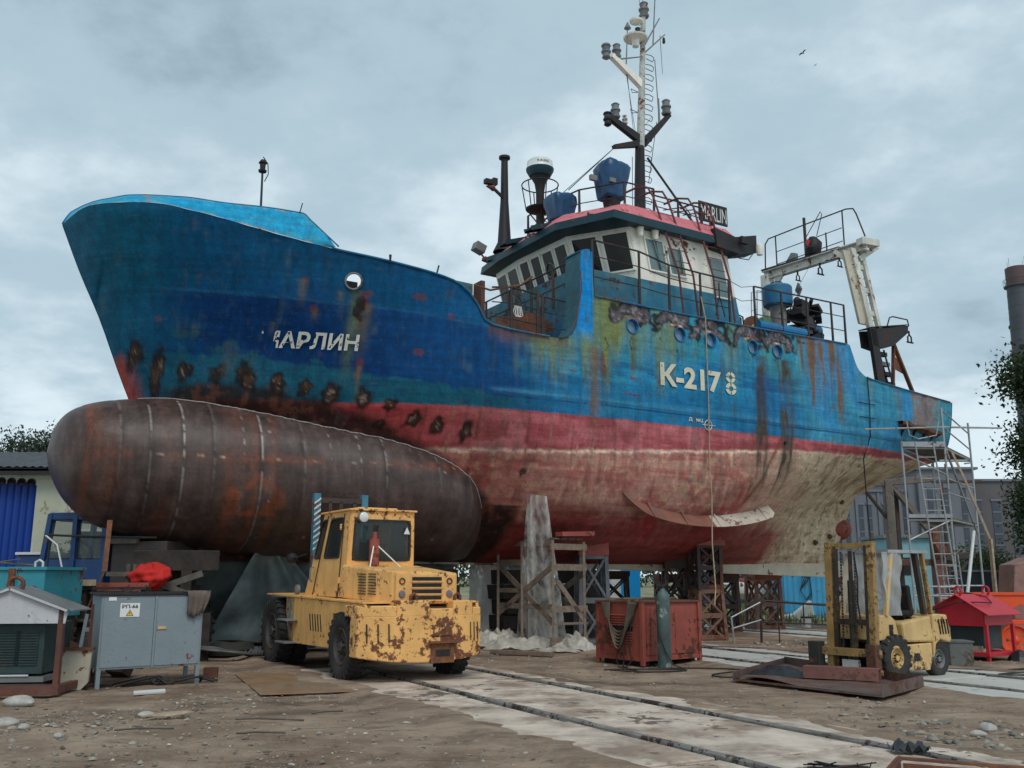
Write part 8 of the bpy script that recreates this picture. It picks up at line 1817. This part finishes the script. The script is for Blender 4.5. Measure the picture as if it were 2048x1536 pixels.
# ---------------------------------------------------------------- far background
def background():
    M['facade'] = mat('grey_brick_facade', (.135, .145, .17), var=.12, vs=.3, bump=0, streak=.0); M['facade2'] = mat('brown_brick_facade', (.095, .085, .09), var=.15, vs=.3, bump=0); M['winblue'] = mat('dusty_window_strip', (.05, .062, .085), rough=.4, bump=0, var=.2)
    b = thing('industrial_building', 'big grey brick factory block with tall window strips and a stepped tower behind the stern', 'factory', (0, 0, 0))
    def blk(x0, x1, y0, y1, z, m='facade', n='wing'): g = B(); g.bx(x0, x1, y0, y1, 0, z); return g.out(n, m, b)
    blk(29, 38, 90, 110, 9.5); blk(38, 43.3, 89, 110, 11.5, n='tower'); blk(37.2, 38, 89.5, 109, 10.6, n='tower_step'); blk(43.3, 62, 92, 110, 10.7, 'facade2')
    for (x0, x1, y, z) in ((28.8, 38.1, 89.8, 9.5), (37.6, 43.6, 88.7, 11.5), (43.3, 62.1, 91.8, 10.7)): g = B(); g.bx(x0, x1, y, 110, z, z + .22); g.out('parapet', 'facade', b)
    def strip(x, w, z0, z1, y, panes=5):
        g = B(); g.bx(x, x + w, y - .05, y - .02, z0, z1); s = g.out('window', 'winblue', b)
        for k in range(1, panes): g = B(); zz = z0 + (z1 - z0) * k / panes; g.bx(x, x + w, y - .09, y - .05, zz - .06, zz + .06); g.out('mullion', 'facade', s)
        g = B(); g.bx(x - .1, x + w + .1, y - .12, y - .02, z1, z1 + .18); g.out('lintel', 'whitegrey2', s)
    for k, x in enumerate((31.3, 32.6, 33.4, 34.9, 35.7, 36.8)): strip(x, .45, 2.0, 8.3, 90)
    for x in (38.8, 40.3, 41.9): strip(x, .5, 2.5, 9.8, 89, 6)
    for x in (44.4, 46.2, 48.0, 49.8): strip(x, .8, 2.5, 8.8, 92, 6)
    for x in (30.8, 32.3, 34.4, 36.4): g = B(); g.bx(x, x + .25, 89.85, 90, 0, 9.4); g.out('pilaster', 'facade', b)
    g = B(); g.bx(29.5, 31.0, 89.3, 90, 5.5, 9.0); g.out('stair_bay', 'facade', b)
    M['whitegrey2'] if 'whitegrey2' in M else None
    c = thing('factory_chimney', 'tall dark brick chimney with a red banded top at the right edge', 'chimney', (83.3, 150, 0))
    M['chim'] = mat('dark_chimney_brick', (.055, .06, .072), var=.15, vs=.4, bump=0); M['chimred'] = mat('faded_red_band', (.085, .05, .048), var=.1, bump=0)
    g = B(); g.lathe([(3.0, 0), (2.05, 30), (1.75, 48.5)], (0, 0, 0), 'z', 32); g.out('shaft', 'chim', c, smooth=True)
    g = B(); g.lathe([(1.75, 48.5), (1.75, 51.6), (1.6, 51.7), (0, 51.7)], (0, 0, 0), 'z', 32); g.out('banded_top', 'chimred', c, smooth=True)
    g = B(); g.lathe([(1.76, 48.2), (2.15, 48.4), (2.15, 48.6), (1.76, 48.6)], (0, 0, 0), 'z', 32); g.tube([(2.15 * math.cos(a), 2.15 * math.sin(a), 49.6) for a in np.linspace(0, 2 * PI, 25)[:-1]], .04, 4, closed=True); 
    for k in range(12): a = k * PI / 6; g.cyl((2.15 * math.cos(a), 2.15 * math.sin(a), 48.6), (2.15 * math.cos(a), 2.15 * math.sin(a), 49.6), .03, n=4)
    g.out('gallery', 'chim', c, kind='stuff')
    for k in range(4): a = k * PI / 2 + .4; g = B(); g.cyl((1.6 * math.cos(a), 1.6 * math.sin(a), 51.6), (1.6 * math.cos(a), 1.6 * math.sin(a), 53.2), .03, n=4); g.out('lightning_rod', 'chim', c)
    for k in range(22): g = B(); z = 5 + k * 2.0; r_ = (3.0 - .95 * z / 30 if z < 30 else 2.05 - .3 * (z - 30) / 18.5) + .015; g.lathe([(r_, z), (r_ + .02, z + .05), (r_, z + .1)], (0, 0, 0), 'z', 32); g.out('steel_hoop', 'chim', c)
    # birds
    for k, (x, z, s, lab) in enumerate(((26.87, 49.1, .5, 'larger dark gull gliding high in the sky right of the mast'), (28.0, 47.9, .2, 'tiny distant gull just below the larger one'))):
        bd = thing('bird', lab, 'bird', (x, 80, z), R(20)); bd.scale = (s, s, s)
        g = B(); g.lathe([(0, -.45), (.06, -.35), (.11, 0), (.06, .3), (0, .42)], (0, 0, 0), 'x', 8); g.out('body', 'black', bd, smooth=True)
        for sg in (-1, 1): g = B(); g.ext([(-.1, sg * .05, .02), (-.15, sg * .6, .25), (.05, sg * 1.15, .1), (.12, sg * .6, .2), (.12, sg * .05, .02)], (0, 0, .02)); g.out('wing', 'black', bd)
M['whitegrey2'] = mat('pale_lintel', (.15, .16, .185), bump=0, var=.1)
background()

def leafmat(name, c, c2):
    m = bpy.data.materials.new(name); m.use_nodes = True; nt = m.node_tree; b = nt.nodes['Principled BSDF']
    at = nt.nodes.new('ShaderNodeAttribute'); at.attribute_name = 'Col'; nt.links.new(at.outputs['Color'], b.inputs['Base Color'])
    b.inputs['Roughness'].default_value = .6; b.inputs['Specular IOR Level'].default_value = .25
    tr = nt.nodes.new('ShaderNodeBsdfTranslucent'); nt.links.new(at.outputs['Color'], tr.inputs[0]); mx_ = nt.nodes.new('ShaderNodeMixShader'); mx_.inputs[0].default_value = .3
    nt.links.new(b.outputs[0], mx_.inputs[1]); nt.links.new(tr.outputs[0], mx_.inputs[2]); nt.links.new(mx_.outputs[0], nt.nodes['Material Output'].inputs[0]); return m
M['leaf'] = leafmat('leaves', None, None)
M['bark'] = mat('bark', (.07, .055, .045), var=.3)
def leaves(name, parent, centers, radii, n, size, base, seed, droop=0.):
    r = np.random.RandomState(seed); k = len(centers); centers = np.array(centers, float); radii = np.array(radii, float)
    pr = radii ** 2.2; pr /= pr.sum(); ci = r.choice(k, n, p=pr)
    d = r.normal(size=(n, 3)); d /= np.linalg.norm(d, axis=1)[:, None]; rad = radii[ci] * (r.rand(n) ** .45) * (1 + .25 * r.normal(size=n) * .5)
    p = centers[ci] + d * rad[:, None] * np.array([1, 1, .8])
    # break up into twig clusters
    cl = r.normal(size=(n // 14 + 1, 3)) * .0; tw = p[r.randint(0, n, n // 10)]; j = r.randint(0, len(tw), n); p = tw[j] + r.normal(size=(n, 3)) * size * 2.2; p[:, 2] -= droop * np.abs(r.normal(size=n))
    u = r.normal(size=(n, 3)); u[:, 2] -= droop; u /= np.linalg.norm(u, axis=1)[:, None]; w = np.cross(u, r.normal(size=(n, 3))); w /= np.linalg.norm(w, axis=1)[:, None]
    s = size * (.6 + .8 * r.rand(n))[:, None]
    V = np.stack([p, p + u * s * .5 + w * s * .28, p + u * s, p + u * s * .5 - w * s * .28], 1).reshape(-1, 3); F = np.arange(n * 4).reshape(n, 4)
    tone = (.6 + .8 * r.rand(len(tw)))[j] * (.8 + .4 * r.rand(n)); c = np.array(base)[None] * tone[:, None]; yel = (r.rand(n) < .12)[:, None]; c = np.where(yel, c * np.array([1.6, 1.2, .8]), c)
    o = np_mesh(name, V, F, 'leaf', parent, np.repeat(c, 4, 0), smooth=False); return o
def tree(name, label, loc, h, spread, n, size, base, seed, trunk=.2, cz=.6, droop=0., group=None, cat='tree'):
    t = thing(name, label, cat, loc, 0, group); rnd = random.Random(seed)
    g = B(); pts = [(0, 0, 0), (.1 * rnd.uniform(-1, 1), .1, h * .25), (.2 * rnd.uniform(-1, 1), 0, h * .55), (.1, .1, h * .85)]
    g.tube([pts[0], pts[1]], trunk, 8); o = B(); 
    P = [];
    for i, p in enumerate(pts): rr_ = trunk * (1 - .28 * i); P.append([(p[0] + rr_ * math.cos(a), p[1] + rr_ * math.sin(a), p[2]) for a in np.linspace(0, 2 * PI, 9)])
    g = B(); g.grid(P); g.out('trunk', 'bark', t, smooth=True)
    cs, rs_ = [], []
    for k in range(16):
        a = rnd.uniform(0, 6.28); z = h * (cz + (1 - cz) * rnd.uniform(-.75, .75)); rr_ = spread * rnd.uniform(.25, .85) * (1 - .5 * abs(z / h - cz)); c = (rr_ * math.cos(a), rr_ * math.sin(a), z); cs.append(c); rs_.append(spread * rnd.uniform(.25, .48))
        if k < 9: g = B(); g.cyl((0, 0, z * .6), c, trunk * .3, trunk * .06, 5); g.out('limb', 'bark', t)
    leaves('crown', t, cs, rs_, n, size, base, seed, droop); return t
def greenery():
    G = (.055, .085, .035)
    for k, (x, y, h, s, lab) in enumerate(((-34.5, 60, 9.8, 3.2, 'bushy grey-green tree top behind the pale building, leftmost'), (-31.8, 62, 10.6, 2.6, 'second tree top behind the pale building, in the middle'), (-29.5, 60, 10.7, 2.2, 'taller tree top behind the pale building, nearest the bulb'), (-26.5, 64, 9.6, 2.6, 'tree behind the pale building mostly hidden by the bulb'))):
        tree('broadleaf_tree', lab, (x, y, 0), h, s, 9000, .2, (.05, .07, .05), 20 + k, .22, .72, group='trees behind the pale building')
    tree('birch_tree', 'tall drooping birch with dark leaves overlapping the chimney at the right edge', (28.1, 45, 0), 14.5, 4.6, 110000, .22, (.035, .055, .022), 40, .28, .55, droop=.35)
    tree('broadleaf_tree', 'round dark broadleaf tree below the birch at the right edge', (24.9, 42, 0), 6.4, 2.9, 50000, .17, (.03, .05, .02), 41, .2, .6)
    tree('willow_shrub', 'light green bush between the fence and the dark trees', (24.0, 50, 0), 3.6, 1.6, 9000, .14, (.09, .13, .04), 42, .1, .5, cat='bush')
    tree('willow_shrub', 'low pale green bush left of the fence end, behind the scaffold', (21.0, 52, 0), 2.7, 1.6, 7000, .14, (.1, .14, .05), 43, .08, .5, cat='bush')
    tree('garden_shrub', 'green weeds growing between the blue shed and the pale building', (-13.0, 28.5, 0), 2.6, 1.0, 4000, .12, (.07, .11, .035), 44, .05, .55, cat='weeds')
    # far tree belt, one mass
    r = np.random.RandomState(3); cs = []; rs_ = []
    for k in range(150):
        x = -150 + k * 2.1; cs.append((x, 170 + 12 * math.sin(k), 3.2 + 2.0 * r.rand())); rs_.append(3.6 + 1.8 * r.rand())
    o = leaves('tree_belt', None, cs, rs_, 60000, .7, (.05, .075, .045), 9); o['kind'] = 'stuff'; tag(o, 'far belt of trees behind the yard', 'trees'); del o['category']; del o['label']
    # grass tufts on the far bank and weeds
    n = 16000; x = r.uniform(-10, 34, n); y = r.uniform(33, 60, n); h = .12 + .3 * r.rand(n); a = r.rand(n) * 6.28; w = .02 + .02 * r.rand(n)
    P0 = np.stack([x, y, np.zeros(n)], 1); dx_ = np.stack([np.cos(a) * w, np.sin(a) * w, np.zeros(n)], 1); tip = P0 + np.stack([r.normal(size=n) * .08, r.normal(size=n) * .08, h], 1)
    V = np.stack([P0 - dx_, P0 + dx_, tip], 1).reshape(-1, 3); c = np.array([.13, .17, .06])[None] * (.6 + .8 * r.rand(n))[:, None]
    o = np_mesh('grass', V, np.arange(n * 3).reshape(n, 3), 'leaf', None, np.repeat(c, 3, 0), smooth=False); o['kind'] = 'stuff'
greenery()

# ---------------------------------------------------------------- ground clutter
def clutter():
    M['pebble'] = mat('pebbles', (.3, .27, .23), var=.5, vs=6, bump=.2)
    r = np.random.RandomState(12)
    ico = [(0, 0, 1), (.9, 0, .45), (.28, .85, .45), (-.72, .53, .45), (-.72, -.53, .45), (.28, -.85, .45), (.72, .53, -.3), (-.28, .85, -.3), (-.9, 0, -.3), (-.28, -.85, -.3), (.72, -.53, -.3)]
    fc = [(0, 1, 2), (0, 2, 3), (0, 3, 4), (0, 4, 5), (0, 5, 1), (1, 6, 2), (2, 6, 7), (2, 7, 3), (3, 7, 8), (3, 8, 4), (4, 8, 9), (4, 9, 5), (5, 9, 10), (5, 10, 1), (1, 10, 6)]
    ico = np.array(ico); fc = np.array(fc)
    pts = []
    def cluster(n, cx, cy, sx, sy, s0, s1): 
        for _ in range(n): pts.append((cx + r.normal() * sx, cy + r.normal() * sy, s0 + (s1 - s0) * r.rand() ** 3))
    for _ in range(8500):
        y = 7.2 + 17 * r.rand() ** 1.6; x = (r.rand() * 2 - 1) * (y * .62 + 1); 
        pts.append((x, y, .006 + .022 * r.rand() ** 4))
    cluster(700, 5.2, 9.8, 1.0, .9, .008, .05); cluster(500, 4.9, 8.6, .5, .5, .01, .05); cluster(300, -4.4, 11.9, .7, .5, .006, .028); cluster(260, -4.6, 13.2, .8, .35, .006, .035); cluster(90, -5.2, 10.8, .5, .4, .008, .05); cluster(200, -1.3, 8.6, 1.6, .6, .006, .03); cluster(260, 7.9, 24.0, 1.2, .5, .02, .06); cluster(200, .6, 10.5, .8, .5, .008, .03); cluster(150, 3.0, 19.5, 2, 1, .01, .04)
    V, F, C_ = [], [], []
    def on_slab(x, y):
        a = x * F_[0] + y * F_[1]; return 5.3 < a < 8.0 or 12.4 < a < 15.2
    k = 0
    for x, y, s in pts:
        if on_slab(x, y) and r.rand() < .82: continue
        a = r.rand() * 6.28; R_ = np.array([[math.cos(a), -math.sin(a), 0], [math.sin(a), math.cos(a), 0], [0, 0, 1]]); v = (ico * (1 + .25 * r.normal(size=(11, 1)))) * np.array([s * (1 + r.rand() * .8), s, s * .6]) @ R_.T + np.array([x, y, s * .2])
        V.append(v); F.append(fc + 11 * k); k += 1; t = .25 + .85 * r.rand(); C_.append(np.repeat(np.array([[.34, .31, .26]]) * t * (1.6 if r.rand() < .12 else 1), 11, 0))
    M['pebblec'] = mat('pebble_stone', (0, 0, 0), attr=True, rough=.9, var=.2, vs=20, bump=.2)
    o = np_mesh('gravel', np.concatenate(V), np.concatenate(F), 'pebblec', None, np.concatenate(C_), smooth=False); o['kind'] = 'stuff'
    # larger single stones
    spec = [(-6.25, 12.65, .2, .13, 'long pale grey sack-like stone in front of the generator skid'), (-5.55, 10.9, .14, .1, 'white stone at the left edge, largest of its cluster'), (-5.25, 10.75, .08, .06, 'small pale stone right of the white stone at the left edge'), (-4.62, 10.2, .06, .05, 'lone small stone below the left cluster of stones'), (-4.3, 11.7, .1, .06, 'tan flat stone beside the cardboard scrap'), (5.05, 10.6, .13, .09, 'white stone right of the end of the near concrete track'), (4.8, 10.3, .08, .06, 'small pale stone left of the white stone, lower right'), (-1.0, 8.0, .05, .05, 'small cube-like stone at the lower edge left of the track')]
    for k, (x, y, w, h, lab) in enumerate(spec):
        t = thing('stone', lab, 'stone', (x, y, .0), r.rand() * 3); rnd = random.Random(k); P = []
        for j in range(9):
            th = PI * j / 8; P.append([(w * math.sin(th) * math.cos(a) * (1 + .18 * math.sin(3 * a + k)), w * .7 * math.sin(th) * math.sin(a) * (1 + .15 * math.cos(2 * a + k)), h * .35 + h * .6 * math.cos(th) * (1 + .12 * math.sin(2 * a))) for a in np.linspace(0, 2 * PI, 15)])
        g = B(); g.grid(P); g.out('rock', 'stonepale', t, smooth=True)
    def scrap(name, label, cat, loc, rz, pts, th, m, rx=0):
        t = thing(name, label, cat, loc, rz); g = B(); g.ext(pts, (0, 0, th)); o = g.out('piece', m, t, bevel=.003); o.rotation_euler.x = rx
    scrap('cardboard_scrap', 'tan torn cardboard piece on the dirt in front of the cabinet', 'cardboard', (-4.0, 11.55, .04), R(12), [(-.28, -.06, 0), (.02, -.1, 0), (.3, .05, .0), (.2, .1, 0), (-.02, .06, 0)], .015, 'palewood', .15)
    scrap('plank_offcut', 'white-painted board offcut lying below the cabinet', 'board', (-4.95, 13.55, .05), R(35), [(-.22, -.05, 0), (.2, -.05, 0), (.22, .06, 0), (-.2, .05, 0)], .03, 'whitegrey', .2)
    scrap('steel_sheet', 'flat rusty orange steel sheet on the ground left of the yellow forklift wheel', 'steel sheet', (-3.45, 15.4, .012), R(25), [(-.75, -1.6, 0), (.55, -1.75, 0), (.75, 1.3, 0), (-.6, 1.5, 0)], .008, 'orangerust')
    scrap('flat_bar', 'thin black flat bar at the near edge of the rusty sheet', 'bar', (-2.75, 13.55, .03), R(5), [(-.3, -.02, 0), (.3, .02, 0), (.3, .05, 0), (-.3, .0, 0)], .01, 'black')
    for k, (x, y, a, l, lab) in enumerate(((-2.6, 10.35, 3, .25, 'thin dark stick lying in the centre foreground'), (-2.75, 11.3, -8, .4, 'long thin twig just behind the dark stick'), (-3.9, 10.6, 10, .3, 'thin twig left of the centre foreground sticks'), (-2.2, 11.9, 30, .2, 'short pale stick in front of the rusty sheet'))):
        t = thing('stick', lab, 'stick', (x, y, .02), R(a)); g = B(); g.tube([(-l, 0, 0), (-l * .3, .02, .01), (l * .4, -.01, .01), (l, .03, 0)], .011, 5); g.out('twig', 'timbergrey', t)
    t = thing('timber_beam', 'brown timber beam on the ground in front of the plastic heap', 'beam', (.2, 20.6, .05), R(-32)); g = B(); g.box((0, 0, 0), (1.5, .14, .09)); g.out('beam', 'wood', t, bevel=.01)
    t = thing('brown_block', 'small brown steel block on the dirt right of the cabinet', 'block', (-5.0, 16.0, .0), R(10)); g = B(); g.bx(0, .22, 0, .15, 0, .16); g.out('block', 'rust', t)
    def cable(name, label, pts, rad, m, n=1, spread=.1, seed=0, cat='cable'):
        t = thing(name, label, cat, (pts[0][0], pts[0][1], 0)); rnd = random.Random(seed)
        for k in range(n):
            q_ = [Vector((p[0] - pts[0][0] + rnd.uniform(-spread, spread) * (n > 1), p[1] - pts[0][1] + rnd.uniform(-spread, spread) * (n > 1), .025 + (p[2] if len(p) > 2 else 0))) for p in pts]
            s_ = []
            for i in range(len(q_) - 1):
                p0, p1, p2, p3 = q_[max(i - 1, 0)], q_[i], q_[i + 1], q_[min(i + 2, len(q_) - 1)]
                for f in (0, .25, .5, .75): s_.append(.5 * ((2 * p1) + (p2 - p0) * f + (2 * p0 - 5 * p1 + 4 * p2 - p3) * f * f + (3 * p1 - p0 - 3 * p2 + p3) * f ** 3))
            s_.append(q_[-1]); g = B(); g.tube(s_, rad, 6); g.out('cable_run', m, t, smooth=True)
    th = [i * .9 for i in range(16)]
    cable('cable_coil', 'tangled coil of grey cables on the ground left of the yellow forklift', [(-5.75 + (.45 + .01 * i) * math.cos(a), 19.9 + (.6 + .02 * i) * math.sin(a), .04 + .22 * abs(math.sin(a * .5))) for i, a in enumerate(th)], .022, 'hosegrey', 4, .12, 1)
    t = thing('cable_drum', 'black tyre-like cable bundle behind the grey cable coil', 'cable bundle', (-5.9, 20.4, 0)); g = B(); g.lathe([(.3, .0), (.5, .04), (.55, .15), (.5, .28), (.3, .3)], (0, 0, 0), 'z', 20); g.out('bundle', 'rubber', t, smooth=True)
    cable('ground_cable', 'black cable snaking across the dirt right of the red cabinet', [(2.4, 17.4), (3.2, 17.5), (4.0, 17.2), (4.2, 16.5), (3.5, 15.9), (3.3, 16.3), (4.0, 17.0), (5.0, 17.7), (6.2, 19.0), (7.0, 20.5)], .014, 'black')
    cable('ground_cable', 'black cable curled in front of the red cabinet', [(1.7, 17.1), (2.2, 16.8), (2.8, 16.9), (3.0, 17.2), (2.2, 17.3), (1.6, 17.2)], .014, 'black')
    cable('ground_cable', 'dark cables looping on the ground below the red shelter', [(7.6, 17.6), (8.4, 17.2), (9.2, 17.4), (10.2, 17.3), (9.6, 16.9), (8.6, 16.7), (8.2, 16.4), (9.0, 16.2)], .014, 'black', 3, .2, 4)
    cable('ground_cable', 'thin dark cable lying along the pale middle track', [(3.4, 24.5), (4.6, 22.8), (5.6, 22.0), (6.8, 20.3), (7.6, 20.0)], .014, 'black', 2, .12, 5)
    cable('under_cables', 'black hoses in the shadow beneath the grey cabinet', [(-5.9, 14.7), (-5.5, 15.0, .1), (-5.2, 14.9), (-4.9, 15.2, .08), (-4.7, 15.4)], .018, 'black', 4, .15, 6)
    rg = thing('rag', 'black rag lying beside the base of the red shelter', 'rag', (9.95, 19.3, 0)); g = B(); g.lathe([(.24, 0), (.2, .08), (.1, .18), (0, .22)], (0, 0, 0), 'z', 9); g.out('cloth', 'rag', rg)
    # steel angle and cloth at the end of the near track
    t = thing('angle_iron', 'corner of brown angle-iron frame poking in at the bottom right edge', 'angle iron', (3.1, 8.22, -.06), R(8))
    g = B(); g.beam((-.45, -.55, .12), (.1, .05, .2), .05, .02); g.beam((-.45, -.55, .1), (.1, .05, .17), .015, .1); g.out('angle_bar', 'rust', t, kind='stuff'); g = B(); g.beam((.1, .05, .2), (1.1, -.35, .16), .07, .02); g.out('angle_bar', 'rust', t); g = B(); g.beam((.1, .0, .14), (1.1, -.4, .1), .015, .06); g.out('angle_flange', 'rust', t)
    t = thing('cloth_scrap', 'dark blue-grey cloth scrap at the end of the near rail', 'cloth', (3.62, 9.15, .03), 0); rnd = random.Random(9)
    P = [[(.32 * (i / 9 - .5), .22 * (j / 7 - .5), .11 * abs(math.sin(i * 1.7 + j)) * rnd.random() + .02) for i in range(10)] for j in range(8)]
    g = B(); g.grid(P); g.out('cloth', 'slatecloth', t, smooth='all')
    t = thing('twig_heap', 'dark twigs and dirt clump on the near slab at the lower right', 'twigs', (2.75, 8.45, .03), 0); g = B()
    for k in range(16): a = rnd.uniform(0, 6); g.cyl((rnd.uniform(-.25, .25), rnd.uniform(-.08, .08), .01), (rnd.uniform(-.3, .3), rnd.uniform(-.1, .1), rnd.uniform(.0, .06)), .006, n=4)
    g.out('twigs', 'black', t, kind='stuff')
M['stonepale'] = mat('pale_stone', (.42, .4, .36), var=.25, vs=8); M['orangerust'] = mat('orange_rust_sheet', (.27, .16, .085), rust=.5, rs=2, rcol=(.22, .16, .11), var=.3, vs=2); M['hosegrey'] = mat('grey_cable', (.11, .115, .12), rough=.5); M['slatecloth'] = mat('slate_cloth', (.05, .06, .07), rough=.9)
clutter()
